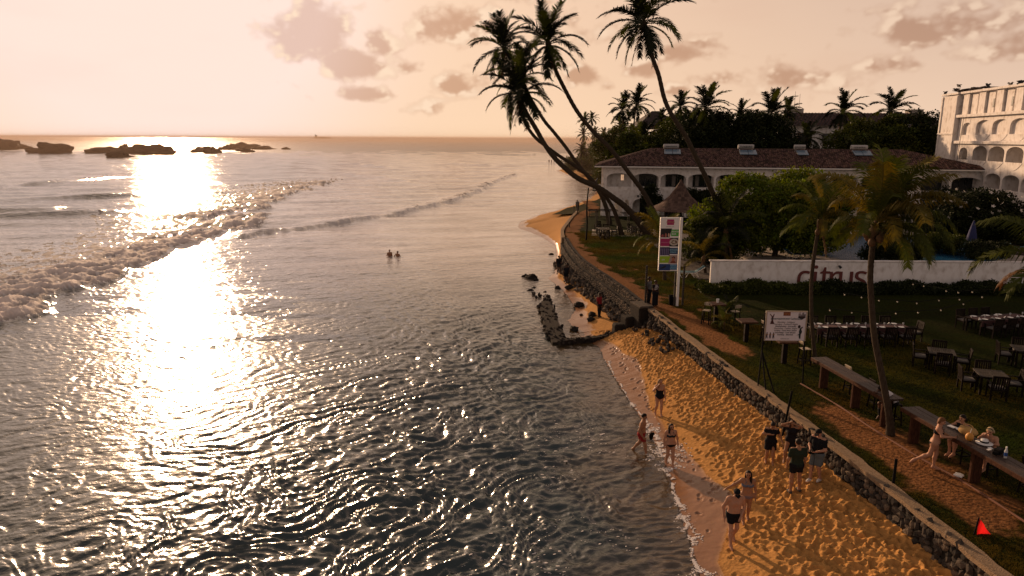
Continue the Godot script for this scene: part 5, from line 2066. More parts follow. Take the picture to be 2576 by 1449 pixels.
		part("stem", stems.mesh(), M.bark, o)
		i += 1
	# white blossom
	var fl := mb()
	for k in 5:
		var a := TAU * k / 5
		fl.quad(Vector3.ZERO, V(cos(a - 0.4), 0.2, sin(a - 0.4)) * 0.09, V(cos(a), 0.3, sin(a)) * 0.14, V(cos(a + 0.4), 0.2, sin(a + 0.4)) * 0.09, Vector3.UP)
	var fxf := []
	var r := RandomNumberGenerator.new()
	r.seed = 8
	for k in 60:
		var a := r.randf() * TAU
		var y := r.randf_range(-0.2, 0.95)
		var q := sqrt(1.0 - y * y)
		fxf.append(Transform3D(Basis.from_euler(V(r.randf(), r.randf() * 6, r.randf())) * Basis.from_scale(Vector3.ONE * 1.4), V(cos(a) * q * 4.7, 2.8 + y * 2.5, sin(a) * q * 3.3)))
	multi("blossom", fl.mesh(), M.flower, fxf, get_node("flowering_tree"))
	build_grass()

func build_grass() -> void:
	var b := mb()
	var r := RandomNumberGenerator.new()
	r.seed = 4
	for k in 9:
		var a := r.randf() * TAU
		var o := V(r.randfn(0, 0.035), 0, r.randfn(0, 0.035))
		var d := V(cos(a), 0, sin(a))
		var h := r.randf_range(0.035, 0.075)
		var s := d.cross(Vector3.UP) * 0.006
		var e := o + d * h * 0.7 + Vector3.UP * h
		var nn := (Vector3.UP + d * -0.4).normalized()
		var i := b.vert(o - s, nn)
		b.vert(o + s, nn)
		b.vert(e, nn)
		b.face(i, i + 1, i + 2)
	var tuft := b.mesh()
	var xf := []
	var cols := []
	for k in 150000:
		var z := -12.0 - pow(r.randf(), 1.7) * 62.0
		var x := wall_x(z) + 0.45 + r.randf() * lerpf(13.0, 9.0, clampf(-z / 60.0, 0.0, 1.0))
		if z > -45.0 and z < -36.0 and x > 12.0:
			continue
		var s := soil(x, z)
		if r.randf() < s * 1.25:
			continue
		var sc := r.randf_range(0.6, 1.2) * lerpf(0.8, 2.4, clampf((-z - 14.0) / 55.0, 0.0, 1.0))
		xf.append(Transform3D(Basis(Vector3.UP, r.randf() * TAU) * Basis.from_scale(V(sc, sc * (0.55 + 0.4 * r.randf()), sc)), V(x, LAWN - 0.03, z)))
		var n: float = 1.0 + 0.5 * nz.s1.get_noise_2d(x * 0.8, z * 0.8)
		var dryg: float = clampf(0.5 + nz.s1.get_noise_2d(x * 0.4 + 90.0, z * 0.4), 0.0, 1.0)
		cols.append(Color(n * lerpf(0.7, 1.7, dryg), n, n * 0.8))
	var o := multi("grass", tuft, M.grass_blade, xf, self, cols)
	tag(o, "short tufted grass of the lawn", "grass")

# ---------------------------------------------------------------- furniture and street things
func make_stool(with_back: bool) -> Node3D:
	var t := thing("bar_stool", "", "stool", Vector3.ZERO, 0.0, "stools at the long counter")
	var b := mb()
	for k in 3:
		b.box(V(0, 0.74, -0.13 + k * 0.13), V(0.36, 0.03, 0.115), Basis.IDENTITY, 0.006)
	part("seat", b.mesh(), M.wood_dark, t)
	for s in [[-1, -1], [1, -1], [1, 1], [-1, 1]]:
		b = mb()
		b.bar(V(s[0] * 0.2, 0, s[1] * 0.2), V(s[0] * 0.15, 0.73, s[1] * 0.15), 0.045, 0.045)
		part("leg", b.mesh(), M.wood_dark, t)
	b = mb()
	for k in 4:
		var a := k * PI / 2
		b.bar(V(cos(a) * 0.18 - sin(a) * 0.18, 0.24, sin(a) * 0.18 + cos(a) * 0.18), V(cos(a) * 0.18 + sin(a) * 0.18, 0.24, sin(a) * 0.18 - cos(a) * 0.18), 0.03, 0.035)
	part("footrest", b.mesh(), M.wood_dark, t)
	if with_back:
		b = mb()
		b.bar(V(-0.16, 0.74, 0.17), V(-0.17, 1.08, 0.22), 0.035, 0.035)
		b.bar(V(0.16, 0.74, 0.17), V(0.17, 1.08, 0.22), 0.035, 0.035)
		part("back_post", b.mesh(), M.wood_dark, t)
		b = mb()
		b.box(V(0, 1.03, 0.215), V(0.4, 0.16, 0.03), Basis(Vector3.RIGHT, 0.15), 0.006)
		part("backrest", b.mesh(), M.wood_dark, t)
	return t

func make_armchair() -> Node3D:
	var t := thing("armchair", "", "chair", Vector3.ZERO, 0.0, "wooden armchairs on the dining lawn")
	var b := mb()
	b.box(V(0, 0.4, 0), V(0.54, 0.05, 0.5))
	part("seat_frame", b.mesh(), M.wood_dark, t)
	b = mb()
	b.box(V(0, 0.46, 0.0), V(0.48, 0.07, 0.46), Basis.IDENTITY, 0.025)
	part("cushion", b.mesh(), M.cushion, t)
	for s in [[-1, -1], [1, -1], [1, 1], [-1, 1]]:
		b = mb()
		b.bar(V(s[0] * 0.26, 0, s[1] * 0.24), V(s[0] * 0.26, 0.62, s[1] * 0.24), 0.05, 0.05)
		part("leg", b.mesh(), M.wood_dark, t)
	for s: float in [-1.0, 1.0]:
		b = mb()
		b.box(V(s * 0.26, 0.64, -0.02), V(0.07, 0.03, 0.54), Basis.IDENTITY, 0.006)
		part("armrest", b.mesh(), M.wood_dark, t)
	b = mb()
	b.box(V(0, 0.94, 0.3), V(0.56, 0.07, 0.035), Basis(Vector3.RIGHT, 0.12))
	b.bar(V(-0.26, 0.6, 0.25), V(-0.26, 0.96, 0.3), 0.05, 0.04)
	b.bar(V(0.26, 0.6, 0.25), V(0.26, 0.96, 0.3), 0.05, 0.04)
	part("back_frame", b.mesh(), M.wood_dark, t)
	for k in 6:
		b = mb()
		b.bar(V(-0.2 + k * 0.08, 0.45, 0.25), V(-0.2 + k * 0.08, 0.92, 0.3), 0.05, 0.018)
		part("back_slat", b.mesh(), M.wood_dark, t)
	return t

func slat_table(label: String, at: Vector3, turn: float, m: Material, group: String, size := 1.0, h := 0.74) -> Node3D:
	var t := thing("dining_table", label, "table", at, turn, group)
	var b := mb()
	for s: float in [-1.0, 1.0]:
		b.box(V(s * (size / 2 - 0.05), h, 0), V(0.1, 0.035, size))
		b.box(V(0, h, s * (size / 2 - 0.05)), V(size - 0.2, 0.035, 0.1))
		b.box(V(s * 0.04, h - 0.002, 0), V(0.07, 0.03, size - 0.2))
	part("table_frame", b.mesh(), m, t)
	var sl := BoxMesh.new()
	sl.size = V(0.045, 0.025, size * 0.38)
	for k in 5:
		for s: float in [-1.0, 1.0]:
			part("slat", sl, m, t, V(s * (0.12 + k * 0.065), h, s * size * 0.2))
			part("slat", sl, m, t, V(s * (0.12 + k * 0.065), h - 0.002, -s * size * 0.2))
	for s in [[-1, -1], [1, -1], [1, 1], [-1, 1]]:
		b = mb()
		b.bar(V(s[0] * (size / 2 - 0.06), 0, s[1] * (size / 2 - 0.06)), V(s[0] * (size / 2 - 0.06), h - 0.02, s[1] * (size / 2 - 0.06)), 0.07, 0.07)
		part("leg", b.mesh(), M.wood_dark, t)
	return t

func counter(label: String, p: Vector3, q: Vector3, posts: Array) -> void:
	var t := thing("bar_counter", label, "counter", p)
	var d := (q - p)
	var L := d.length()
	var z := d.normalized()
	var x := Vector3.UP.cross(z).normalized()
	if x.x < 0:
		x = -x
	var b := mb()
	for k in 3:
		b = mb()
		b.box(z * L / 2 + x * (0.105 + k * 0.21) + V(0, 1.075 - 0.004 * (k % 2), 0), V(0.206, 0.075, L), Basis(z.cross(Vector3.UP) * -1.0, Vector3.UP, z), 0.008)
		part("plank", b.mesh(), M.counter_top, t)
	b = mb()
	b.box(z * L / 2 + x * 0.0 + V(0, 1.05, 0) - x * 0.02, V(0.04, 0.13, L), Basis(z.cross(Vector3.UP) * -1.0, Vector3.UP, z), 0.01)
	part("edge_board", b.mesh(), M.wood, t)
	for f in posts:
		b = mb()
		b.box(z * f + x * 0.3 + V(0, 0.5, 0), V(0.34, 1.06, 0.14), Basis(z.cross(Vector3.UP) * -1.0, Vector3.UP, z), 0.03)
		part("post", b.mesh(), M.wood, t)

func build_furniture() -> void:
	mat("cushion", lin(0.11, 0.10, 0.092), 0.9)
	mat("tablecloth", lin(0.06, 0.02, 0.02), 0.9)
	mat("china", lin(0.72, 0.70, 0.67), 0.3)
	mat("glassy", lin(0.5, 0.5, 0.5), 0.1)
	mat("teal_cloth", lin(0.03, 0.11, 0.14), 0.8)
	mat("blue_cloth", lin(0.015, 0.02, 0.09), 0.85)
	var b := mb()
	# the long counter, broken where the palm grows through it
	counter("long wooden counter from the head end to the palm that grows through it", V(11.95, LAWN, -26.9), V(12.53, LAWN, -22.25), [0.5, 2.6, 4.3])
	counter("long wooden counter from the palm to the right edge, with a straw bag on it", V(12.66, LAWN, -21.6), V(13.75, LAWN, -11.5), [0.35, 3.0, 6.2, 9.3])
	b = mb()
	b.tube(curve([V(11.85, 0, -26.9), V(12.3, 0, -24.5), V(12.5, 0, -22.5), V(12.85, 0, -20.2), V(13.25, 0, -18.5), V(13.6, 0, -15.0)], 30), range(30).map(func(k): return 0.032 + 0.006 * sin(k * 2.3)), 6)
	solo("earth_kerb", b.mesh(), M.terracotta if M.has("terracotta") else M.wood, "low reddish kerb edging the earth in front of the long counter", "kerb", V(-0.25, LAWN, 0))
	var st := make_stool(true)
	var i := 0
	for q in [[13.15, -25.9, -1.4, "pale backed stool nearest the head end of the counter"], [13.3, -24.3, -1.5, "stool with its back turned, second from the counter's head end"], [13.15, -22.85, -1.5, "stool under the person in the white shirt"], [13.75, -20.0, -1.4, "stool of the dark haired woman seated behind the counter"], [13.95, -19.15, -1.3, "stool of the fair haired woman seated behind the counter"], [14.35, -17.9, -1.4, "empty dark backed stool behind the bottle on the counter"], [13.95, -16.9, -1.2, "stool at the right edge, partly under the counter"]]:
		if i == 0:
			st.position = V(q[0], LAWN, q[1])
			st.rotation.y = q[2]
			st.set_meta("label", q[3])
			st.get_node("backrest").material_override = M.wood_pale
		else:
			var o := dup(st, V(q[0], LAWN, q[1]), q[2], q[3])
			o.get_node("backrest").material_override = M.wood_dark
		i += 1
	# pedestal tables
	i = 0
	for q in [[10.85, -36.4, "pedestal table furthest back, beside the hedge", 0.1], [11.32, -32.85, "pedestal table in the middle of the row of three", 0.05], [11.9, -29.5, "pedestal table behind the entertainment board", 0.0]]:
		var t := thing("pedestal_table", q[2], "table", V(q[0], LAWN, q[1]), q[3], "pedestal tables on the lawn")
		for k in 3:
			b = mb()
			b.box(V(0, 1.04, -0.27 + k * 0.27), V(0.82, 0.075, 0.265), Basis.IDENTITY, 0.008)
			part("plank", b.mesh(), M.wood, t)
		b = mb()
		b.box(V(0, 0.5, 0), V(0.2, 1.0, 0.2), Basis.IDENTITY, 0.02)
		part("post", b.mesh(), M.wood_dark, t)
		i += 1
	i = 0
	for q in [[11.75, -36.0, 0.4, "high chair right of the furthest pedestal table"], [10.3, -36.2, 2.6, "high chair left of the furthest pedestal table"], [12.25, -32.7, -1.45, "high chair with pale slats right of the middle pedestal table"], [12.7, -29.3, -1.45, "high chair with pale slats behind the entertainment board's right leg"]]:
		var o := dup(st, V(q[0], LAWN, q[1]), q[2], q[3], "high chairs at the pedestal tables")
		o.get_node("backrest").material_override = M.wood_pale
		for n in ["seat"]:
			o.get_node(n).material_override = M.wood_pale
		i += 1
	# a metal cup on the furthest table
	b = mb()
	b.lathe(Vector3.ZERO, [Vector2(0.06, 0), Vector2(0.085, 0.2), Vector2(0.08, 0.2), Vector2(0.055, 0.02), Vector2(0, 0.02)], 10)
	solo("bucket", b.mesh(), M.china, "small pale bucket on the furthest pedestal table", "bucket", V(10.95, LAWN + 1.08, -36.55))
	# slatted dining tables with armchairs
	var ch := make_armchair()
	i = 0
	var G := "slatted tables on the dining lawn"
	var spots := [[18.4, -28.95, -0.45, "slatted table with chairs on all four sides, left of the dining group", M.wood_grey], [18.6, -26.05, -0.3, "slatted table nearest the camera in the dining group", M.wood_grey], [22.35, -29.4, -0.35, "slatted table at the right edge behind the near one", M.wood_grey]]
	var side := ["far side", "near side", "left side", "right side"]
	var tn := ["left slatted table", "nearest slatted table", "right edge slatted table"]
	var first := true
	for q in spots:
		slat_table(q[3], V(q[0], LAWN, q[1]), q[2], q[4], G)
		for k in 4:
			if i == 2 and k == 3:
				continue
			var d: Vector3 = [V(0, 0, -0.75), V(0, 0, 0.78), V(-0.78, 0, 0), V(0.78, 0, 0)][k]
			var rot: float = [PI, 0.0, -PI / 2, PI / 2][k]
			var at: Vector3 = V(q[0], LAWN, q[1]) + Basis(Vector3.UP, q[2]) * d
			var lb: String = "dark armchair on the %s of the %s" % [side[k], tn[i]]
			if first:
				ch.position = at
				ch.rotation.y = q[2] + rot
				ch.set_meta("label", lb)
				first = false
			else:
				dup(ch, at, q[2] + rot, lb)
		i += 1
	# the long laid tables
	long_table("long laid table with white plates in the shade behind the two palms", V(16.9, LAWN, -33.1), 4.6, 0.02, ch, 10, "the left long laid table")
	long_table("long laid table at the right edge, half hidden by the dry frond", V(24.9, LAWN, -35.0), 3.2, 0.25, ch, 7, "the right long laid table")
	# string lights
	mat("bulb_glass", lin(0.55, 0.45, 0.33), 0.3)
	M.bulb_glass.emission_enabled = true
	M.bulb_glass.emission = lin(1.0, 0.72, 0.45)
	M.bulb_glass.emission_energy_multiplier = 0.05
	var bm := mb()
	bm.ball(V(0, -0.08, 0), V(0.03, 0.042, 0.03), 8, 6)
	var bulb := bm.mesh()
	bm = mb()
	bm.lathe(Vector3.ZERO, [Vector2(0.0, 0.0), Vector2(0.03, 0.0), Vector2(0.03, -0.05), Vector2(0.0, -0.05)], 8)
	var cap := bm.mesh()
	i = 0
	for s in [[[13.18, 4.7, -28.39], [14.6, 4.35, -29.41], [15.44, 4.3, -29.21], [16.44, 4.35, -29.3], [17.48, 4.35, -29.46], [18.73, 4.35, -29.91], [20.18, 4.45, -30.68], [21.2, 4.7, -31.01]], [[15.17, 4.7, -31.39], [16.47, 4.35, -32.39], [17.09, 4.3, -31.98], [17.82, 4.3, -31.75], [18.54, 4.3, -31.44], [19.65, 4.4, -31.62], [19.86, 4.7, -30.5]], [[19.64, 4.7, -33.81], [20.79, 4.4, -34.84], [21.37, 4.35, -33.9], [21.74, 4.35, -33.54], [22.36, 4.4, -33.46], [23.2, 4.7, -32.5]]]:
		var t := thing("string_light", ["string of lights sagging from the counter palm across the lawn, the nearest", "string of lights hanging in front of the hedge, the middle one", "string of lights rising to the upper right, the furthest"][i], "string lights")
		var pts := []
		for p in s:
			pts.append(V(p[0], p[1] + 0.05, p[2]))
		b = mb()
		var cv := curve(pts, 40)
		b.tube(cv, range(40).map(func(_k): return 0.013), 4)
		part("cord", b.mesh(), M.pole_black, t)
		for p in pts:
			part("socket", cap, M.pole_black, t, p)
			part("bulb", bulb, M.bulb_glass, t, p)
		i += 1
	build_signs()
	build_far_terrace(ch)
	build_loungers()

func long_table(label: String, at: Vector3, L: float, turn: float, ch: Node3D, seats: int, word: String) -> void:
	var t := thing("long_table", label, "table", at, turn, "long laid tables on the lawn")
	var b := mb()
	b.box(V(0, 0.72, 0), V(L, 0.05, 1.0), Basis.IDENTITY, 0.01)
	part("tabletop", b.mesh(), M.wood_dark, t)
	b = mb()
	b.box(V(0, 0.755, 0), V(L - 0.1, 0.012, 0.5))
	b.box(V(0, 0.6, 0.512), V(L - 0.02, 0.3, 0.012))
	part("cloth", b.mesh(), M.tablecloth, t)
	for s in [[-1, -1], [1, -1], [1, 1], [-1, 1]]:
		b = mb()
		b.bar(V(s[0] * (L / 2 - 0.1), 0, s[1] * 0.42), V(s[0] * (L / 2 - 0.1), 0.7, s[1] * 0.42), 0.07, 0.07)
		part("leg", b.mesh(), M.wood_dark, t)
	var xf := Transform3D(Basis(Vector3.UP, turn), at)
	var pl := mb()
	pl.lathe(Vector3.ZERO, [Vector2(0, 0.012), Vector2(0.09, 0.012), Vector2(0.135, 0.026), Vector2(0.13, 0.016), Vector2(0.08, 0.0), Vector2(0, 0.0)], 14)
	var plate := pl.mesh()
	var gl := mb()
	gl.lathe(Vector3.ZERO, [Vector2(0.035, 0), Vector2(0.008, 0.01), Vector2(0.008, 0.08), Vector2(0.04, 0.12), Vector2(0.034, 0.19)], 10)
	var glass := gl.mesh()
	var nap := mb()
	nap.prism(PackedVector2Array([Vector2(-0.09, 0), Vector2(0.09, 0), Vector2(0, 0.12)]), V(0, 0, 0.05), Vector3.RIGHT, V(0, 0.8, -0.6), 0.02)
	var napkin := nap.mesh()
	var half := seats / 2
	for k in seats:
		var sgn := 1.0 if k % 2 == 0 else -1.0
		var x := -L / 2 + L * (k / 2 + 0.5) / maxf(1.0, ceilf(seats / 2.0))
		var ord: String = ["first", "second", "third", "fourth", "fifth"][k / 2]
		var sd := "near" if sgn > 0 else "far"
		solo("plate", plate, M.china, "white plate, %s from left on the %s side of %s" % [ord, sd, word], "plate", xf * V(x, 0.762, sgn * 0.32), 0.0, "plates on the long tables")
		solo("napkin", napkin, M.china, "folded napkin, %s from left on the %s side of %s" % [ord, sd, word], "napkin", xf * V(x - 0.28, 0.764, sgn * 0.26), turn + k, "napkins on the long tables")
		if k % 2 == 0:
			solo("wine_glass", glass, M.glassy, "glass, %s from left on %s" % [ord, word], "glass", xf * V(x + 0.2, 0.762, 0.12), 0.0, "glasses on the long tables")
		dup(ch, xf * V(x, 0, sgn * 0.85), turn + (0.0 if sgn > 0 else PI), "dark armchair, %s from left on the %s side of %s" % [ord, sd, word])
	dup(ch, xf * V(L / 2 + 0.4, 0, 0), turn + PI / 2, "dark armchair at the right end of %s" % word)

func flat(b: MB, x0: float, y0: float, x1: float, y1: float, z: float, slant := 0.0) -> void:
	b.quad(V(x0, y0, z), V(x1 - slant, y0, z), V(x1, y1, z), V(x0, y1, z), Vector3.BACK)

func poster_part(called: String, x0: float, y0: float, x1: float, y1: float, z: float, c: Color, parent: Node3D, slant := 0.0) -> MeshInstance3D:
	var b := mb()
	flat(b, x0, y0, x1, y1, z, slant)
	var key := "print_" + c.to_html(false)
	if not M.has(key):
		mat(key, c, 0.55)
	return part(called, b.mesh(), M[key], parent)

func shape_part(called: String, poly: PackedVector2Array, z: float, c: Color, parent: Node3D) -> MeshInstance3D:
	var b := mb()
	b.prism(poly, V(0, 0, z), Vector3.RIGHT, Vector3.UP, 0.002, false)
	var key := "print_" + c.to_html(false)
	if not M.has(key):
		mat(key, c, 0.55)
	return part(called, b.mesh(), M[key], parent)

func blob_poly(pts: Array, cx: float, cy: float, s: float) -> PackedVector2Array:
	var out := PackedVector2Array()
	for p in pts:
		out.append(Vector2(cx + p[0] * s, cy + p[1] * s))
	return out

func ellipse(cx: float, cy: float, rx: float, ry: float, n := 14) -> PackedVector2Array:
	var out := PackedVector2Array()
	for k in n:
		out.append(Vector2(cx + cos(TAU * k / n) * rx, cy + sin(TAU * k / n) * ry))
	return out

func build_signs() -> void:
	# the tall advertising sign
	var t := thing("advertising_sign", "tall narrow advertising sign with coloured panels on a white post", "sign", V(9.02, LAWN, -40.25), 0.0)
	var b := mb()
	b.box(V(0.0, 3.65, 0), V(1.1, 3.1, 0.2), Basis.IDENTITY, 0.015)
	part("panel_box", b.mesh(), M.white_paint, t)
	b = mb()
	b.box(V(0.66, 2.6, 0), V(0.14, 5.2, 0.16), Basis.IDENTITY, 0.015)
	part("post", b.mesh(), M.white_paint, t)
	b = mb()
	b.bar(V(0.5, 2.1, -0.05), V(0.5, 0.0, -0.05), 0.09, 0.09)
	b.tube([V(-0.35, 2.1, 0), V(0.6, 1.2, 0)], [0.015, 0.015], 5)
	part("brace", b.mesh(), M.wood_grey, t)
	b = mb()
	b.box(V(0, 3.65, 0.095), V(1.04, 3.02, 0.02))
	part("face", b.mesh(), M.white_paint, t)
	var z := 0.108
	poster_part("logo_block", -0.18, 4.78, 0.22, 5.1, z, Color(0.62, 0.12, 0.36), t)
	text("lettering", "citrus", 0.2, M.gold_ink, t, V(0.02, 4.96, z + 0.004), 0.004)
	text("lettering", "www.citrus.com", 0.062, M.ink, t, V(0, 4.68, z + 0.002), 0.003)
	# five rows: a photograph and a coloured panel, left and right by turns
	poster_part("photo_print", -0.52, 4.06, 0.12, 4.58, z, Color(0.05, 0.035, 0.04), t, 0.12)
	for q in [[-0.4, 4.16, 0.07, 0.09, 0.55, 0.25, 0.25], [-0.22, 4.18, 0.06, 0.13, 0.6, 0.35, 0.3], [-0.05, 4.2, 0.05, 0.11, 0.75, 0.6, 0.5], [-0.5, 4.14, 0.05, 0.06, 0.5, 0.2, 0.25]]:
		shape_part("glass_print", ellipse(q[0], q[1], q[2], q[3]), z + 0.003, Color(q[4], q[5], q[6]), t)
	poster_part("colour_panel", 0.08, 4.14, 0.52, 4.52, z, Color(0.25, 0.6, 0.18), t)
	text("lettering", "BEACH", 0.13, M.white_paint, t, V(0.31, 4.4, z + 0.004), 0.004, 1)
	text("lettering", "BAR", 0.13, M.white_paint, t, V(0.25, 4.26, z + 0.004), 0.004, 1)
	poster_part("colour_panel", -0.52, 3.56, 0.12, 4.0, z, Color(0.62, 0.1, 0.35), t, 0.12)
	text("lettering", "restaurants", 0.09, M.print_pink, t, V(-0.25, 3.78, z + 0.004), 0.004)
	poster_part("photo_print", 0.0, 3.54, 0.52, 4.04, z - 0.001, Color(0.08, 0.06, 0.06), t)
	shape_part("plate_print", ellipse(0.27, 3.79, 0.26, 0.2, 18), z + 0.003, Color(0.72, 0.68, 0.62), t)
	for k in 9:
		shape_part("food_print", ellipse(0.27 + cos(k * 2.4) * 0.13, 3.79 + sin(k * 2.4) * 0.09, 0.055, 0.03, 8), z + 0.006, Color(0.42, 0.2, 0.12) if k % 2 == 0 else Color(0.3, 0.3, 0.12), t)
	poster_part("photo_print", -0.52, 3.02, 0.06, 3.5, z, Color(0.16, 0.14, 0.26), t)
	for k in 5:
		shape_part("drape_print", PackedVector2Array([Vector2(-0.5 + k * 0.11, 3.04), Vector2(-0.45 + k * 0.11, 3.04), Vector2(-0.42 + k * 0.1, 3.42), Vector2(-0.48 + k * 0.1, 3.42)]), z + 0.003, Color(0.4, 0.36, 0.5), t)
	poster_part("colour_panel", 0.06, 3.1, 0.52, 3.46, z, Color(0.03, 0.18, 0.34), t)
	text("lettering", "BANQUET", 0.105, M.print_cyan, t, V(0.29, 3.34, z + 0.004), 0.004, 1)
	text("lettering", "SPACES", 0.105, M.print_cyan, t, V(0.26, 3.21, z + 0.004), 0.004, 1)
	poster_part("colour_panel", -0.52, 2.58, 0.1, 2.98, z, Color(0.55, 0.68, 0.1), t, 0.1)
	text("lettering", "spa", 0.12, M.white_paint, t, V(-0.3, 2.78, z + 0.004), 0.004)
	poster_part("photo_print", 0.0, 2.54, 0.52, 3.04, z - 0.001, Color(0.6, 0.5, 0.46), t)
	shape_part("face_print", ellipse(0.28, 2.8, 0.08, 0.11), z + 0.003, Color(0.62, 0.38, 0.28), t)
	shape_part("hair_print", ellipse(0.29, 2.88, 0.1, 0.08), z + 0.002, Color(0.12, 0.08, 0.07), t)
	shape_part("robe_print", PackedVector2Array([Vector2(0.1, 2.56), Vector2(0.46, 2.56), Vector2(0.36, 2.72), Vector2(0.2, 2.72)]), z + 0.002, Color(0.45, 0.22, 0.16), t)
	poster_part("photo_print", -0.52, 2.14, 0.12, 2.52, z, Color(0.05, 0.2, 0.42), t)
	shape_part("diver_print", blob_poly([[-1, -0.5], [0.2, -0.2], [0.8, 0.4], [0.3, 0.6], [-0.2, 0.2], [-0.9, -0.1]], -0.25, 2.32, 0.2), z + 0.003, Color(0.03, 0.06, 0.14), t)
	poster_part("colour_panel", 0.12, 2.18, 0.52, 2.5, z, Color(0.03, 0.3, 0.5), t)
	text("lettering", "WATER", 0.11, M.print_cyan, t, V(0.31, 2.41, z + 0.004), 0.004, 1)
	text("lettering", "SPORTS", 0.11, M.print_cyan, t, V(0.31, 2.28, z + 0.004), 0.004, 1)
	# the entertainment board
	t = thing("entertainment_board", "white entertainment calendar board on dark legs beside the counter", "sign", V(10.82, LAWN, -26.95), -0.02)
	b = mb()
	b.box(V(0, 2.37, 0), V(1.63, 1.18, 0.05), Basis.IDENTITY, 0.01)
	part("board", b.mesh(), M.board_white, t)
	b = mb()
	b.box(V(-0.79, 2.37, 0.01), V(0.05, 1.2, 0.08), Basis.IDENTITY, 0.01)
	b.box(V(0.79, 2.37, 0.01), V(0.05, 1.2, 0.08), Basis.IDENTITY, 0.01)
	b.box(V(0, 2.975, 0.01), V(1.63, 0.03, 0.07))
	part("frame", b.mesh(), M.wood_pale, t)
	for q in [[-0.82, 2.9, -0.06, -0.85, 1.35, 0.0], [-0.85, 1.35, 0.0, -1.05, 0.0, 0.45], [-0.85, 1.35, 0.0, -0.9, 0.0, 0.95], [-0.85, 1.35, 0.0, -0.62, 0.0, 1.05], [0.78, 2.9, -0.06, 0.9, 0.0, -0.05]]:
		b = mb()
		b.tube([V(q[0], q[1], q[2]), V(q[3], q[4], q[5])], [0.03, 0.03], 7)
		part("leg", b.mesh(), M.pole_black, t)
	z = 0.028
	poster_part("logo_block", -0.13, 2.8, 0.15, 2.95, z, Color(0.45, 0.2, 0.06), t)
	text("lettering", "citrus", 0.11, M.gold_ink, t, V(0.01, 2.88, z + 0.003), 0.003)
	text("lettering", "Entertainment Calendar", 0.105, M.print_teal, t, V(0, 2.68, z + 0.001), 0.003, 1)
	var y := 2.54
	for s in ["Monday - Calypso", "Tuesday - Cultural Night", "Wednesday - Karaoke", "Thursday - Ladies' Night", "Friday - One Man Show", "Saturday - Live Music", "Sunday - Market"]:
		text("lettering", s, 0.08, M.print_grey if s.length() % 2 == 0 else M.ink, t, V(0, y, z + 0.001), 0.003, 1)
		y -= 0.085
	text("lettering", "ADMISSION FREE", 0.045, M.print_grey, t, V(0, 1.86, z + 0.001), 0.003)
	# drawn figures round the text
	var dress := [[-0.2, -1], [0.5, -1], [0.25, -0.3], [0.3, 0.1], [0.45, 0.7], [0.3, 0.7], [0.15, 0.3], [-0.25, 0.72], [-0.35, 0.66], [0.0, 0.2], [0.05, -0.2]]
	shape_part("dancer_print", blob_poly(dress, -0.58, 2.7, 0.24), z + 0.001, Color(0.25, 0.07, 0.07), t)
	for k in 3:
		var x := -0.72 + k * 0.13
		shape_part("musician_print", blob_poly([[-0.25, -1], [-0.05, -1], [0, -0.4], [0.15, -1], [0.35, -1], [0.25, -0.1], [0.4, 0.3], [0.1, 0.5], [-0.25, 0.4], [-0.2, -0.2]], x, 2.0, 0.13), z + 0.001, Color(0.12, 0.14, 0.22), t)
		shape_part("musician_head_print", ellipse(x + 0.01, 2.09, 0.025, 0.03, 8), z + 0.001, Color(0.15, 0.08, 0.06), t)
		shape_part("musician_shirt_print", ellipse(x + 0.005, 2.03, 0.035, 0.035, 8), z + 0.003, Color(0.5, 0.35, 0.2), t)
	shape_part("singer_print", blob_poly([[-0.4, -0.55], [-0.1, -0.45], [0.0, -1], [0.2, -1], [0.2, -0.4], [0.35, 0.0], [0.2, 0.4], [0.45, 0.7], [0.3, 0.75], [0.0, 0.5], [-0.1, 0.1], [-0.05, -0.3]], 0.56, 2.15, 0.28), z + 0.001, Color(0.05, 0.13, 0.14), t)
	shape_part("singer_head_print", ellipse(0.53, 2.36, 0.055, 0.07, 10), z + 0.001, Color(0.12, 0.06, 0.05), t)
	for k in 8:
		shape_part("skyline_print", PackedVector2Array([Vector2(0.46 + k * 0.035, 2.72), Vector2(0.485 + k * 0.035, 2.72), Vector2(0.48 + k * 0.037, 2.9 + 0.05 * sin(k * 1.7)), Vector2(0.465 + k * 0.035, 2.9 + 0.05 * sin(k * 1.7))]), z + 0.001, Color(0.18, 0.08, 0.06), t)
	shape_part("brush_print", PackedVector2Array([Vector2(0.44, 2.74), Vector2(0.6, 2.64), Vector2(0.75, 2.74), Vector2(0.7, 2.78), Vector2(0.48, 2.79)]), z + 0.002, Color(0.14, 0.06, 0.05), t)
	# fence posts and their rope
	for q in [[7.85, -40.4, "rope wound fence post at the corner of the sea wall", 2.38], [10.05, -40.45, "dark rope wound post behind the advertising sign", 2.36]]:
		t = thing("fence_post", q[2], "post", V(q[0], LAWN, q[1]))
		b = mb()
		b.tube([V(0, 0, 0), V(0, q[3], 0)], [0.06, 0.055], 8)
		part("pole", b.mesh(), M.wood_grey, t)
		b = mb()
		var sp := []
		for k in 150:
			sp.append(V(cos(k * 0.8) * 0.068, 0.2 + k * 0.0143, sin(k * 0.8) * 0.068))
		b.tube(sp, range(150).map(func(_k): return 0.012), 4)
		part("rope_wrap", b.mesh(), M.wood_dark, t)
	b = mb()
	b.tube(curve([V(7.85, 4.3, -40.4), V(9.0, 4.22, -40.45), V(10.05, 4.3, -40.45), V(11.5, 4.0, -43.0), V(13.1, 3.83, -45.6)], 30), range(30).map(func(_k): return 0.014), 5)
	solo("rope", b.mesh(), M.wood_dark, "thin rope strung between the wound posts and the white wall", "rope")
	b = mb()
	b.lathe(Vector3.ZERO, [Vector2(0, 0), Vector2(0.2, 0), Vector2(0.26, 0.55), Vector2(0.23, 0.55), Vector2(0.2, 0.45), Vector2(0, 0.45)], 12)
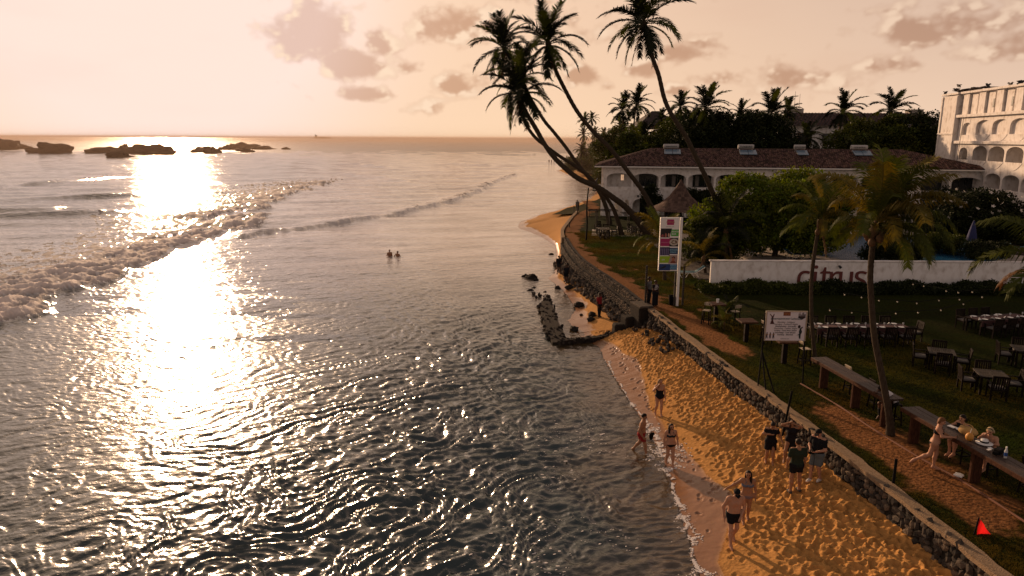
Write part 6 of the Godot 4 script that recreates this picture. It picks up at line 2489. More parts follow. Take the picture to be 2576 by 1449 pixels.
	solo("bin", b.mesh(), M.pole_black, "black tub standing at the foot of the advertising sign", "bin", V(9.5, LAWN, -40.6))
	# poles by the sand and the red flag
	for q in [[10.86, 1.15, -18.45, 0.03, 1.62, "upright black pole standing against the near wall"], [9.72, 1.1, -23.7, 0.25, 1.75, "leaning black pole behind the long haired woman"]]:
		b = mb()
		b.tube([V(0, -0.2, 0), V(q[3], q[4], -0.05)], [0.045, 0.04], 8)
		solo("wall_pole", b.mesh(), M.pole_black, q[5], "pole", V(q[0], q[1], q[2]), 0.0, "black poles along the near wall")
	t = thing("warning_flag", "small red flag on a leaning thin pole at the wall's near end", "flag", V(11.45, 1.2, -15.95))
	b = mb()
	b.tube([V(0, -0.2, 0), V(0.14, 1.08, 0.02)], [0.02, 0.016], 6)
	part("pole", b.mesh(), M.pole_black, t)
	var fp := mb()
	var rows := 10
	for k in rows:
		var u0 := float(k) / rows
		var u1 := float(k + 1) / rows
		var p := func(u: float, w: float) -> Vector3:
			return V(0.135 - 0.02 * w + u * 0.34, 1.07 - u * 0.42 - w * 0.5 * (1.0 - u * 0.72), 0.02 + sin(u * 7.0 + w * 2.0) * 0.045)
		fp.quad(p.call(u0, 0.0), p.call(u1, 0.0), p.call(u1, 1.0), p.call(u0, 1.0), V(0, 0.3, 1))
	part("cloth", fp.mesh(), M.flag_red, t)
	t.scale = V(1.15, 1.15, 1.15)

func build_far_terrace(ch: Node3D) -> void:
	var b := mb()
	b.tube(curve([V(0, -0.2, 0), V(0.05, 1.5, 0), V(-0.02, 3.2, 0), V(0.1, 5.05, 0)], 12), range(12).map(func(k): return 0.085 - k * 0.002), 8)
	solo("tall_post", b.mesh(), M.pole_black, "tall crooked dark post on the far lawn beside the leaning trunks", "post", V(7.1, LAWN, -67.2))
	b = mb()
	b.prism(PackedVector2Array([Vector2(8.0, 70.5), Vector2(14.5, 69.6), Vector2(15.5, 73.5), Vector2(8.6, 75.5)]), V(0, LAWN + 0.03, 0), Vector3.RIGHT, Vector3.FORWARD, 0.2)
	struct("terrace_paving", b.mesh(), M.pool_deck, "pale paved patch under the far picnic tables", "paving")
	# two slatted shade frames
	var i := 0
	for q in [[9.3, -73.0, 3.1, 2.35, "wider slatted shade frame on the far lawn, at the left"], [12.55, -73.4, 2.4, 2.0, "lower slatted shade frame on the far lawn, at the right"]]:
		var t := thing("shade_frame", q[4], "pergola", V(q[0], LAWN, q[1]), 0.0, "shade frames over the picnic tables")
		for k in 4:
			b = mb()
			var x: float = (-0.17 if k % 2 == 0 else 0.24) * q[2]
			b.bar(V(x, 0, -0.5 if k < 2 else 0.5), V(x, q[3], -0.5 if k < 2 else 0.5), 0.07, 0.07)
			part("post", b.mesh(), M.wood_dark, t)
		for k in 5:
			b = mb()
			b.bar(V(-q[2] / 2, q[3] + 0.05 * (k % 2), -0.9 + k * 0.45), V(q[2] / 2, q[3] + 0.05 * (k % 2), -0.9 + k * 0.45), 0.07, 0.06)
			part("slat", b.mesh(), M.wood_dark, t)
		b = mb()
		b.bar(V(-q[2] / 2, q[3] * 0.72, 0.5), V(q[2] * 0.3, q[3] * 0.72, 0.5), 0.05, 0.05)
		part("rail", b.mesh(), M.wood_dark, t)
		i += 1
	# picnic tables with stools and chairs
	i = 0
	for q in [[9.2, -70.8, "picnic table under the left shade frame"], [12.7, -71.6, "picnic table under the right shade frame"], [8.95, -68.8, "small high table nearest on the far lawn"], [10.0, -88.0, "table against the sea side of the hotel wing"]]:
		slat_table(q[2], V(q[0], LAWN, q[1]), 0.05 * i, M.wood_grey, "picnic tables on the far lawn", 1.15 if i != 2 else 0.75, 0.76 if i != 2 else 0.95)
		i += 1
	i = 0
	for q in [[8.9, -71.9, PI, "chair behind the table under the left shade frame"], [9.6, -72.0, PI, "second chair behind the table under the left shade frame"], [10.3, -70.7, 1.6, "chair right of the table under the left shade frame"], [12.2, -70.6, 0.0, "chair before the table under the right shade frame, left one"], [13.1, -70.7, 0.0, "chair before the table under the right shade frame, right one"], [12.2, -72.6, PI, "chair behind the table under the right shade frame"], [14.2, -71.8, 1.5, "chair standing apart right of the right shade frame"], [9.1, -74.9, 2.8, "chair on its own behind the left shade frame"]]:
		dup(ch, V(q[0], LAWN, q[1]), q[2], q[3], "chairs at the picnic tables")
		i += 1
	for q in [[8.75, -67.9, "stool before the small high table, left one"], [9.25, -67.95, "stool before the small high table, right one"]]:
		dup(get_node("bar_stool"), V(q[0], LAWN, q[1]), 0.1, q[2], "stools at the small high table")
	b = mb()
	b.lathe(Vector3.ZERO, [Vector2(0, 0), Vector2(0.32, 0), Vector2(0.36, 0.5), Vector2(0.42, 0.95), Vector2(0.46, 1.0), Vector2(0.4, 1.0), Vector2(0.36, 0.9), Vector2(0, 0.9)], 14)
	solo("planter", b.mesh(), M.plaster_old, "tall pale stone planter at the foot of the slanting palm", "planter", V(14.5, LAWN, -70.2))
	for q in [[8.1, -93.0, 1.0, "short post at the lawn's seaward edge near the far man"], [8.4, -91.0, 1.5, "taller post beside the beach path near the far man"], [6.3, -77.5, 0.7, "stump of a bench post on the lawn edge"]]:
		b = mb()
		b.bar(V(0, 0, 0), V(0, q[2], 0), 0.12, 0.12)
		solo("edge_post", b.mesh(), M.wood_grey, q[3], "post", V(q[0], LAWN - 0.1, q[1]), 0.0, "posts at the lawn's edge")

func build_loungers() -> void:
	var t := thing("sun_lounger", "", "sun lounger", Vector3.ZERO, 0.0, "sun loungers round the pool")
	var b := mb()
	for s: float in [-1.0, 1.0]:
		b.tube([V(s * 0.3, 0.32, -0.95), V(s * 0.3, 0.34, 0.4), V(s * 0.3, 0.75, 1.0)], [0.025, 0.025, 0.025], 6)
		b.tube([V(s * 0.3, 0.32, -0.75), V(s * 0.3, 0.0, -0.6), V(s * 0.3, 0.0, -0.3), V(s * 0.3, 0.33, -0.1)], [0.022, 0.022, 0.022, 0.022], 6)
		b.tube([V(s * 0.3, 0.33, 0.1), V(s * 0.3, 0.0, 0.3), V(s * 0.3, 0.0, 0.6), V(s * 0.3, 0.36, 0.45)], [0.022, 0.022, 0.022, 0.022], 6)
	part("frame", b.mesh(), M.white_paint, t)
	b = mb()
	b.box(V(0, 0.37, -0.28), V(0.56, 0.05, 1.34), Basis.IDENTITY, 0.01)
	part("seat_cloth", b.mesh(), M.teal_cloth, t)
	b = mb()
	b.box(V(0, 0.59, 0.72), V(0.56, 0.05, 0.76), Basis(Vector3.RIGHT, -0.6), 0.01)
	part("back_cloth", b.mesh(), M.teal_cloth, t)
	var i := 0
	for q in [[38.7, -60.2, 1.9, "lounger nearest the closed blue parasol"], [41.0, -59.0, 1.75, "middle lounger of the three on the right bank of the pool"], [43.4, -59.6, 1.6, "rightmost lounger on the right bank of the pool"], [19.6, -56.8, -1.2, "lounger in the shade behind the left part of the white wall"], [22.6, -55.5, -1.2, "lounger behind the wall beside the pool apron"], [12.6, -49.2, 1.5, "lounger poking out left of the white wall's end"]]:
		if i == 0:
			t.position = V(q[0], LAWN + 0.3, q[1])
			t.rotation.y = q[2]
			t.set_meta("label", q[3])
		else:
			dup(t, V(q[0], LAWN + (0.3 if i < 5 else 0.0), q[1]), q[2], q[3])
		i += 1
	# closed parasol
	t = thing("closed_parasol", "closed dark blue parasol on the right bank of the pool", "parasol", V(39.9, LAWN + 0.2, -60.8))
	b = mb()
	b.tube([V(0, 0, 0), V(0, 2.6, 0)], [0.03, 0.03], 7)
	part("pole", b.mesh(), M.white_paint, t)
	b = mb()
	var prof := [Vector2(0.5, 0.55), Vector2(0.42, 1.0), Vector2(0.3, 1.6), Vector2(0.16, 2.2), Vector2(0.04, 2.6)]
	b.lathe(Vector3.ZERO, prof, 16)
	for k in b.v.size():
		var a := atan2(b.v[k].z, b.v[k].x)
		var f := 1.0 + 0.22 * sin(a * 8.0)
		b.v[k].x *= f
		b.v[k].z *= f
	part("canopy", b.mesh(), M.blue_cloth, t)
	# pool handrails
	t = thing("pool_handrail", "pair of low pool handrails on the paved path at the right", "handrail", V(41.9, LAWN + 0.26, -54.4))
	for k in 2:
		b = mb()
		b.tube(curve([V(k * 0.9, 0, 0), V(k * 0.9, 0.6, 0), V(k * 0.9, 0.75, -0.25), V(k * 0.9, 0.4, -0.6)], 10), range(10).map(func(_k): return 0.03), 6)
		part("rail", b.mesh(), M.grey_metal, t)

# ---------------------------------------------------------------- people
# tapered capsules [a, b, ra, rb] joined by a smooth minimum on a grid and meshed as surface nets; cuts are planes [point, normal] that trim the field
func blob(out: MB, bones: Array, cell: float, k: float, cuts := []) -> void:
	var lo := Vector3(1e9, 1e9, 1e9)
	var hi := -lo
	for q in bones:
		var m := Vector3.ONE * (maxf(q[2], q[3]) + cell * 3.0)
		lo = lo.min(q[0] - m).min(q[1] - m)
		hi = hi.max(q[0] + m).max(q[1] + m)
	var nx := int((hi.x - lo.x) / cell) + 2
	var ny := int((hi.y - lo.y) / cell) + 2
	var nzz := int((hi.z - lo.z) / cell) + 2
	var f := PackedFloat32Array()
	f.resize(nx * ny * nzz)
	f.fill(1.0)
	var sy := nx
	var sz := nx * ny
	for q in bones:
		var a: Vector3 = q[0] - lo
		var b: Vector3 = q[1] - lo
		var ra: float = q[2]
		var rb: float = q[3]
		var mm := maxf(ra, rb) + cell * 2.5 + k
		var p0 := (a.min(b) - Vector3.ONE * mm) / cell
		var p1 := (a.max(b) + Vector3.ONE * mm) / cell
		var ab := b - a
		var l2 := maxf(ab.length_squared(), 1e-9)
		for iz in range(maxi(0, int(p0.z)), mini(nzz, int(p1.z) + 2)):
			for iy in range(maxi(0, int(p0.y)), mini(ny, int(p1.y) + 2)):
				var row := iz * sz + iy * sy
				for ixx in range(maxi(0, int(p0.x)), mini(nx, int(p1.x) + 2)):
					var p := Vector3(ixx, iy, iz) * cell - a
					var t := clampf(p.dot(ab) / l2, 0.0, 1.0)
					var d := (p - ab * t).length() - lerpf(ra, rb, t)
					var o := f[row + ixx]
					var h := maxf(k - absf(o - d), 0.0)
					f[row + ixx] = minf(o, d) - h * h / (4.0 * k)
	if cuts.size() > 0:
		for c in cuts:
			var pt: Vector3 = c[0] - lo
			var nn: Vector3 = c[1].normalized()
			for iz in nzz:
				for iy in ny:
					var row := iz * sz + iy * sy
					for ixx in nx:
						if f[row + ixx] < 0.1:
							f[row + ixx] = maxf(f[row + ixx], (Vector3(ixx, iy, iz) * cell - pt).dot(nn))
	var idx := PackedInt32Array()
	idx.resize(nx * ny * nzz)
	idx.fill(-1)
	var off := [0, 1, sy, sy + 1, sz, sz + 1, sz + sy, sz + sy + 1]
	var edges := [[0, 1], [0, 2], [0, 4], [1, 3], [1, 5], [2, 3], [2, 6], [3, 7], [4, 5], [4, 6], [5, 7], [6, 7]]
	for iz in nzz - 1:
		for iy in ny - 1:
			for ixx in nx - 1:
				var c := iz * sz + iy * sy + ixx
				if absf(f[c]) > cell * 2.0:
					continue
				var neg := 0
				for e in 8:
					if f[c + off[e]] < 0.0:
						neg += 1
				if neg == 0 or neg == 8:
					continue
				var s := Vector3.ZERO
				var n := 0
				for e in edges:
					var va := f[c + off[e[0]]]
					var vb := f[c + off[e[1]]]
					if (va < 0.0) != (vb < 0.0):
						var t := va / (va - vb)
						var pa := Vector3(e[0] & 1, (e[0] >> 1) & 1, (e[0] >> 2) & 1)
						var pb := Vector3(e[1] & 1, (e[1] >> 1) & 1, (e[1] >> 2) & 1)
						s += pa.lerp(pb, t)
						n += 1
				var g := Vector3(f[c + 1] - f[c] + f[c + sy + 1] - f[c + sy], f[c + sy] - f[c] + f[c + sy + sz] - f[c + sz], f[c + sz] - f[c] + f[c + sz + 1] - f[c + 1])
				idx[c] = out.vert(lo + (Vector3(ixx, iy, iz) + s / n) * cell, g.normalized() if g.length() > 1e-9 else Vector3.UP)
	for iz in range(1, nzz - 1):
		for iy in range(1, ny - 1):
			for ixx in range(1, nx - 1):
				var c := iz * sz + iy * sy + ixx
				if absf(f[c]) > cell * 2.0:
					continue
				var inside := f[c] < 0.0
				for ax in 3:
					var st: int = [1, sy, sz][ax]
					if (f[c + st] < 0.0) == inside:
						continue
					var u: int = [sy, sz, 1][ax]
					var w: int = [sz, 1, sy][ax]
					var q0 := idx[c]
					var q1 := idx[c - u]
					var q2 := idx[c - u - w]
					var q3 := idx[c - w]
					if q0 < 0 or q1 < 0 or q2 < 0 or q3 < 0:
						continue
					out.face(q0, q1, q2)
					out.face(q0, q2, q3)

var HEAD := {}
var HAND := {}

func head_proto(female: bool) -> MB:
	if HEAD.has(female):
		return HEAD[female]
	# about the neck's top, face towards +z, in units of standing height; the crown is 0.13 above
	var b := mb()
	var j := 0.9 if female else 1.0
	var bones := [
		[V(0, 0.078, -0.008), V(0, 0.078, 0.004), 0.046, 0.043], [V(0, 0.085, -0.014), V(0, 0.09, 0.006), 0.044, 0.040], [V(0, 0.06, 0.012), V(0, 0.026, 0.026), 0.036, 0.018 * j],
		[V(-0.016 * j, 0.035, 0.012), V(0.016 * j, 0.035, 0.012), 0.024, 0.024], [V(0, 0.068, 0.048), V(0, 0.05, 0.058), 0.0055, 0.0075], [V(-0.007, 0.048, 0.05), V(0.007, 0.048, 0.05), 0.006, 0.006],
		[V(-0.02, 0.08, 0.038), V(0.02, 0.08, 0.038), 0.008, 0.008], [V(-0.009, 0.035, 0.043), V(0.009, 0.035, 0.043), 0.006, 0.006], [V(0, 0.018, 0.03), V(0, 0.02, 0.034), 0.012 * j, 0.01],
		[V(-0.046, 0.072, -0.004), V(-0.048, 0.052, 0.0), 0.009, 0.006], [V(0.046, 0.072, -0.004), V(0.048, 0.052, 0.0), 0.009, 0.006], [V(-0.026, 0.055, 0.03), V(0.026, 0.055, 0.03), 0.014, 0.014],
		[V(0, -0.03, -0.006), V(0, 0.04, -0.004), 0.031 * (0.88 if female else 1.0), 0.03],
	]
	blob(b, bones, 0.0042, 0.012)
	for i in b.v.size():
		var p := b.v[i]
		var c := Color(1, 1, 1)
		if p.z > 0.036 and absf(p.y - 0.0345) < 0.006 and absf(p.x) < 0.015:
			c = Color(0.72, 0.42, 0.4)
		if p.z > 0.028 and absf(p.y - 0.0695) < 0.006 and absf(absf(p.x) - 0.018) < 0.009:
			c = Color(0.12, 0.1, 0.1)
		if p.z > 0.028 and absf(p.y - 0.083) < 0.0035 and absf(absf(p.x) - 0.019) < 0.013:
			c = Color(0.25, 0.18, 0.15)
		b.c[i] = c
	HEAD[female] = b
	return b

func hand_proto(curled: bool) -> MB:
	if HAND.has(curled):
		return HAND[curled]
	# wrist at the origin, fingers along -y, palm facing -x (towards the thigh), thumb forward (+z); metres for a 1.75 m person
	var b := mb()
	var bones := [[V(0, 0.01, 0), V(0, -0.03, 0), 0.024, 0.024], [V(0, -0.03, -0.022), V(0, -0.082, -0.03), 0.017, 0.0125], [V(0, -0.03, -0.006), V(0, -0.09, -0.01), 0.017, 0.0125], [V(0, -0.03, 0.01), V(0, -0.09, 0.01), 0.017, 0.0125], [V(0, -0.03, 0.022), V(0, -0.085, 0.03), 0.017, 0.012]]
	var bend := 0.75 if curled else 0.25
	var base := [[-0.031, -0.082, 0.055], [-0.0105, -0.09, 0.07], [0.0105, -0.091, 0.076], [0.031, -0.087, 0.068]]
	for q in base:
		var p := V(0, q[1], q[0])
		var an := bend * 0.6
		for s in 3:
			var L: float = q[2] * [0.45, 0.3, 0.25][s]
			var e := p + V(-sin(an), -cos(an), q[0] * 0.9).normalized() * L
			bones.append([p, e, 0.0095 - s * 0.001, 0.0088 - s * 0.001])
			p = e
			an += bend * (1.2 if curled else 0.7)
	var tp := V(-0.006, -0.028, 0.026)
	var t1 := tp + V(-0.012, -0.03, 0.026)
	var t2 := t1 + V(-0.01, -0.03, 0.008)
	bones.append([tp, t1, 0.014, 0.011])
	bones.append([t1, t2, 0.0105, 0.0085])
	blob(b, bones, 0.0048, 0.006)
	HAND[curled] = b
	return b

const STAND := {"hipL": [-0.052, 0.52, 0], "hipR": [0.052, 0.52, 0], "kneeL": [-0.055, 0.285, 0.012], "kneeR": [0.055, 0.285, 0.012], "ankL": [-0.058, 0.042, -0.01], "ankR": [0.058, 0.042, -0.01],
	"shoL": [-0.112, 0.812, -0.005], "shoR": [0.112, 0.812, -0.005], "elbL": [-0.145, 0.64, -0.018], "elbR": [0.145, 0.64, -0.018], "wriL": [-0.15, 0.495, 0.025], "wriR": [0.15, 0.495, 0.025]}

# pose: joint overrides in units of height; "lean" and "twist" in degrees turn the upper body about the pelvis before the overrides; "drop" lowers the pelvis; "look" = [pitch, yaw, roll] of the head
func person(label: String, at: Vector3, yaw: float, H: float, female: bool, skin: Color, pose: Dictionary, clothes: Array, hair: Dictionary, group := "", cell := 0.019, called := "person") -> Node3D:
	var o := thing(called, label, "person", at, yaw, group)
	var J := {}
	var sh := 0.92 if female else 1.0
	for k in STAND:
		J[k] = V(STAND[k][0], STAND[k][1], STAND[k][2])
	for k in ["shoL", "shoR"]:
		J[k].x *= sh
	J.pel = V(0, 0.54, 0)
	J.bel = V(0, 0.615, 0.006)
	J.che = V(0, 0.745, -0.004)
	J.nek = V(0, 0.835, -0.012)
	J.hed = V(0, 0.872, 0.0)
	var drop: float = pose.get("drop", 0.0)
	var lean := Basis(Vector3.UP, deg_to_rad(pose.get("twist", 0.0))) * Basis(Vector3.RIGHT, deg_to_rad(pose.get("lean", 0.0))) * Basis(Vector3.BACK, deg_to_rad(pose.get("tilt", 0.0)))
	for k in ["bel", "che", "nek", "hed", "shoL", "shoR", "elbL", "elbR", "wriL", "wriR"]:
		var part_lean := lean if k != "bel" else Basis.IDENTITY.slerp(lean, 0.5)
		J[k] = J.pel + part_lean * (J[k] - J.pel)
	for k in J:
		if not k.begins_with("kne") and not k.begins_with("ank"):
			J[k].y -= drop
			J[k] += V(pose.get("shift", 0.0), 0, 0) if not k.begins_with("hip") else V(pose.get("shift", 0.0) * 0.8, 0, 0)
	for k in pose:
		if J.has(k):
			J[k] = V(pose[k][0], pose[k][1], pose[k][2])
	for k in J:
		J[k] *= H
	var w := 0.9 if female else 1.0
	var fat: float = pose.get("fat", 1.0)
	var X: Vector3 = (J.shoR - J.shoL).normalized()
	var hx: Vector3 = (J.hipR - J.hipL).normalized()
	var F: Vector3 = X.cross((J.nek - J.pel).normalized()).normalized()
	var torso := [
		[J.hipL + V(0, 0.01, 0) * H, J.hipR + V(0, 0.01, 0) * H, 0.07 * H * (1.08 if female else 1.0), 0.07 * H * (1.08 if female else 1.0)],
		[J.pel - hx * 0.03 * H, J.bel - X * 0.03 * H, 0.068 * H * fat, 0.06 * H * w * fat], [J.pel + hx * 0.03 * H, J.bel + X * 0.03 * H, 0.068 * H * fat, 0.06 * H * w * fat],
		[J.bel - X * 0.032 * H, J.che - X * 0.045 * H, 0.058 * H * w * fat, 0.066 * H * w], [J.bel + X * 0.032 * H, J.che + X * 0.045 * H, 0.058 * H * w * fat, 0.066 * H * w],
		[J.che - X * 0.042 * H, J.shoL.lerp(J.nek, 0.25), 0.064 * H * w, 0.038 * H], [J.che + X * 0.042 * H, J.shoR.lerp(J.nek, 0.25), 0.064 * H * w, 0.038 * H],
		[J.shoL, J.shoR, 0.034 * H * w, 0.034 * H * w], [J.nek, J.hed, 0.036 * H * w, 0.03 * H * w],
	]
	if female:
		for s: float in [-1.0, 1.0]:
			torso.append([J.che + X * s * 0.038 * H + F * 0.045 * H + V(0, 0.0, 0), J.che + X * s * 0.04 * H + F * 0.058 * H - V(0, 0.008, 0) * H, 0.034 * H, 0.032 * H])
	for s: float in [-1.0, 1.0]:
		torso.append([J.pel + hx * s * 0.036 * H - F * 0.035 * H - V(0, 0.018, 0) * H, J.pel + hx * s * 0.036 * H - F * 0.038 * H - V(0, 0.035, 0) * H, 0.046 * H, 0.046 * H])
	var limbs := []
	for s in ["L", "R"]:
		var hip: Vector3 = J["hip" + s]
		var kne: Vector3 = J["knee" + s]
		var ank: Vector3 = J["ank" + s]
		limbs.append([hip, kne, 0.054 * H * (1.06 if female else 1.0), 0.034 * H])
		var calf: Vector3 = kne.lerp(ank, 0.3) - F * 0.008 * H
		limbs.append([kne, calf, 0.033 * H, 0.034 * H])
		limbs.append([calf, ank, 0.034 * H, 0.021 * H])
		var toe: Vector3 = ank + (F * 0.088 + V(0, -0.028, 0)) * H
		if pose.has("toe" + s):
			toe = V(pose["toe" + s][0], pose["toe" + s][1], pose["toe" + s][2]) * H
		J["toe" + s] = toe
		limbs.append([ank - (F * 0.02 + V(0, 0.022, 0)) * H, toe, 0.02 * H, 0.016 * H])
		limbs.append([ank, ank.lerp(toe, 0.55), 0.022 * H, 0.018 * H])
		limbs.append([J["sho" + s], J["elb" + s], 0.034 * H * w, 0.026 * H * w])
		limbs.append([J["elb" + s], J["wri" + s], 0.026 * H * w, 0.0165 * H])
	var b := mb()
	b.col = Color(skin.r, skin.g, skin.b)
	blob(b, torso + limbs, cell * H / 1.7, 0.03 * H)
	# hands, each a palm with five fingers, and the head with its face
	for s in ["L", "R"]:
		var dir: Vector3 = -(J["wri" + s] - J["elb" + s]).normalized()
		var fw: Vector3 = (F - dir * F.dot(dir)).normalized()
		if fw.length() < 0.5:
			fw = (Vector3.UP - dir * dir.y).normalized()
		var sd: Vector3 = dir.cross(fw).normalized()
		var mir := -1.0 if s == "L" else 1.0
		if female and cell > 0.03:
			continue
		var bs := Basis(sd, dir, fw) * Basis.from_scale(V(mir, 1, 1) * H / 1.75 * w)
		var f0 := b.v.size()
		b.add(hand_proto(pose.get("curl", false)), Transform3D(bs, J["wri" + s]))
		for i in range(f0, b.v.size()):
			b.c[i] = skin
		if mir < 0.0:
			var n_ix: int = hand_proto(pose.get("curl", false)).ix.size()
			for i in range(b.ix.size() - n_ix, b.ix.size(), 3):
				var tmp := b.ix[i]
				b.ix[i] = b.ix[i + 1]
				b.ix[i + 1] = tmp
	var look: Array = pose.get("look", [0, 0, 0])
	var hb := Basis.IDENTITY.slerp(lean, 0.6) * Basis.from_euler(V(deg_to_rad(look[0]), deg_to_rad(look[1]), deg_to_rad(look[2])))
	var hx_t := Transform3D(hb * Basis.from_scale(Vector3.ONE * H * 0.98), J.hed)
	var f1 := b.v.size()
	b.add(head_proto(female), hx_t)
	for i in range(f1, b.v.size()):
		var c := b.c[i]
		b.c[i] = Color(skin.r * c.r, skin.g * c.g, skin.b * c.b)
	part("body", b.mesh(), M.skin, o)
	# hair
	if hair.size() > 0:
		var hm := mb()
		var hbones := [[V(0, 0.086, -0.016), V(0, 0.094, 0.0), 0.05, 0.046], [V(0, 0.07, -0.03), V(0, 0.085, -0.02), 0.042, 0.046]]
		var cuts := [[V(0, 0.094, 0.03), V(0, -0.75, 1.0)]]
		if hair.has("long"):
			var L: float = hair.long
			for s: float in [-1.0, 0.0, 1.0]:
				hbones.append([V(s * 0.036, 0.06, -0.026 - 0.01 * (1.0 - absf(s))), V(s * 0.045, 0.06 - L, -0.035), 0.03, 0.022])
			if hair.get("side", 0.0) != 0.0:
				hbones.append([V(0.04 * hair.side, 0.06, 0.0), V(0.06 * hair.side, 0.06 - L, 0.05), 0.026, 0.018])
			cuts = [[V(0, 0.1, 0.034), V(0, -0.2, 1.0)]]
			cuts = [[V(0, 0.09, 0.032), V(0, -0.9, 1.0)]] if hair.get("side", 0.0) == 0.0 else []
			if hair.get("side", 0.0) != 0.0:
				hbones.remove_at(0)
				hbones.append([V(0, 0.09, -0.018), V(0, 0.1, -0.006), 0.047, 0.042])
		if hair.has("bun"):
			hbones.append([V(0, 0.1, -0.065), V(0, 0.105, -0.07), 0.026, 0.026])
		for q in hbones:
			q[0] = hx_t * q[0]
			q[1] = hx_t * q[1]
			q[2] *= H
			q[3] *= H
		var cc := []
		for c in cuts:
			cc.append([hx_t * c[0], hb * c[1]])
		blob(hm, hbones, 0.011 * H / 1.7, 0.015 * H, cc)
		part("hair", hm.mesh(), cloth_mat(hair.color, 0.6), o)
		if hair.has("cap"):
			hm = mb()
			var cb := [[hx_t * V(0, 0.092, -0.012), hx_t * V(0, 0.098, 0.0), 0.053 * H, 0.05 * H]]
			blob(hm, cb, 0.011, 0.01, [[hx_t * V(0, 0.09, 0), hb * V(0, -1, 0.1)]])
			blob(hm, [[hx_t * V(-0.02, 0.092, 0.06), hx_t * V(0.02, 0.092, 0.06), 0.026 * H, 0.026 * H], [hx_t * V(0, 0.09, 0.08), hx_t * V(0, 0.09, 0.085), 0.024 * H, 0.024 * H]], 0.009, 0.02, [[hx_t * V(0, 0.096, 0), hb * V(0, 1, 0.1)], [hx_t * V(0, 0.088, 0), hb * V(0, -1, -0.1)]])
			part("cap", hm.mesh(), cloth_mat(hair.cap, 0.8), o)
		if hair.has("glasses"):
			hm = mb()
			for s: float in [-1.0, 1.0]:
				hm.ball(hx_t * V(s * 0.019, 0.069, 0.045), V(0.017, 0.013, 0.008) * H, 8, 6)
			hm.box(hx_t * V(0, 0.072, 0.05), V(0.012, 0.004, 0.004) * H)
			part("sunglasses", hm.mesh(), M.pole_black, o)
		if hair.has("band"):
			hm = mb()
			blob(hm, [[hx_t * V(0, 0.09, -0.016), hx_t * V(0, 0.098, 0.0), 0.053 * H, 0.05 * H]], 0.01, 0.01, [[hx_t * V(0, 0.09, 0.012), hb * V(0, -0.4, 1)], [hx_t * V(0, 0.09, -0.004), hb * V(0, 0.4, -1)]])
			part("hair_band", hm.mesh(), cloth_mat(hair.band, 0.8), o)
	# clothes: the same limbs a little thicker, trimmed at hem, neck and cuffs
	for cl in clothes:
		var kind: String = cl[0]
		var g: float = 0.007 * H
		var cb := []
		var cuts := []
		var up: Vector3 = (J.nek - J.pel).normalized()
		match kind:
			"shorts", "trousers", "bikini_bottom":
				if kind == "bikini_bottom":
					g = 0.005 * H
				for q in torso.slice(0, 3) + torso.slice(torso.size() - 2):
					cb.append([q[0], q[1], q[2] + g, q[3] + g])
				var len_t: float = cl[2] if cl.size() > 2 else 0.6
				for s in ["L", "R"]:
					var hip: Vector3 = J["hip" + s]
					var kne: Vector3 = J["knee" + s]
					if kind == "bikini_bottom":
						cb.append([hip, hip.lerp(kne, 0.05), 0.055 * H + g, 0.05 * H])
						cuts.append([hip + (hx * (-0.03 if s == "L" else 0.03)) * H + V(0, -0.012, 0) * H, V(-0.95 if s == "L" else 0.95, -1.0, 0)])
					elif kind == "shorts":
						var e: Vector3 = hip.lerp(kne, len_t)
						cb.append([hip, e, 0.054 * H + g * 1.6, 0.048 * H + g * 1.8])
						e = hip.lerp(kne, len_t + 0.06)
					else:
						cb.append([hip, kne, 0.055 * H + g, 0.04 * H + g])
						cb.append([kne, J["ank" + s], 0.04 * H + g, 0.032 * H + g])
				cuts.append([J.pel + up * (0.035 if kind != "bikini_bottom" else 0.0) * H, up])
				if kind == "shorts":
					var low: float = minf(J.hipL.lerp(J.kneeL, len_t).y, J.hipR.lerp(J.kneeR, len_t).y)
					if not pose.get("sit", false):
						cuts.append([V(0, low, 0), V(0, -1, 0)])
			"shirt", "top", "swimsuit", "dress":
				if kind == "swimsuit":
					g = 0.0045 * H
				for q in torso.slice(0, 8) + torso.slice(9):
					cb.append([q[0], q[1], q[2] + g, q[3] + g])
				if kind == "shirt":
					var sl: float = cl[2] if cl.size() > 2 else 0.6
					for s in ["L", "R"]:
						var e: Vector3 = J["sho" + s].lerp(J["elb" + s], minf(sl, 1.0))
						cb.append([J["sho" + s], e, 0.036 * H * w + g, 0.032 * H * w + g])
						if sl > 1.0:
							cb.append([e, J["elb" + s].lerp(J["wri" + s], sl - 1.0), 0.03 * H * w + g, 0.024 * H * w + g])
					cuts.append([J.pel - V(0, 0.035, 0) * H, V(0, -1, 0)])
				elif kind == "top":
					cuts.append([J.bel + up * 0.02 * H, -up])
				elif kind == "swimsuit":
					for s in ["L", "R"]:
						var hip: Vector3 = J["hip" + s]
						cuts.append([hip + (hx * (-0.035 if s == "L" else 0.035)) * H, V(-0.9 if s == "L" else 0.9, -1.0, 0)])
					cuts.append([J.che + up * 0.02 * H + F * 0.02 * H, (up * 0.6 + F * 0.5)])
				elif kind == "dress":
					var hem: float = cl[2] if cl.size() > 2 else 0.36
					for s in ["L", "R"]:
						cb.append([J["hip" + s], V(J["hip" + s].x * 1.2, hem * H, J["hip" + s].z), 0.066 * H, 0.07 * H])
						cb.append([J["sho" + s], J["sho" + s].lerp(J["elb" + s], 0.35), 0.036 * H + g, 0.034 * H + g])
					cuts.append([V(0, hem * H, 0), V(0, -1, 0)])
				if kind != "swimsuit":
					cuts.append([J.nek + up * 0.012 * H, (up + F * 0.35)])
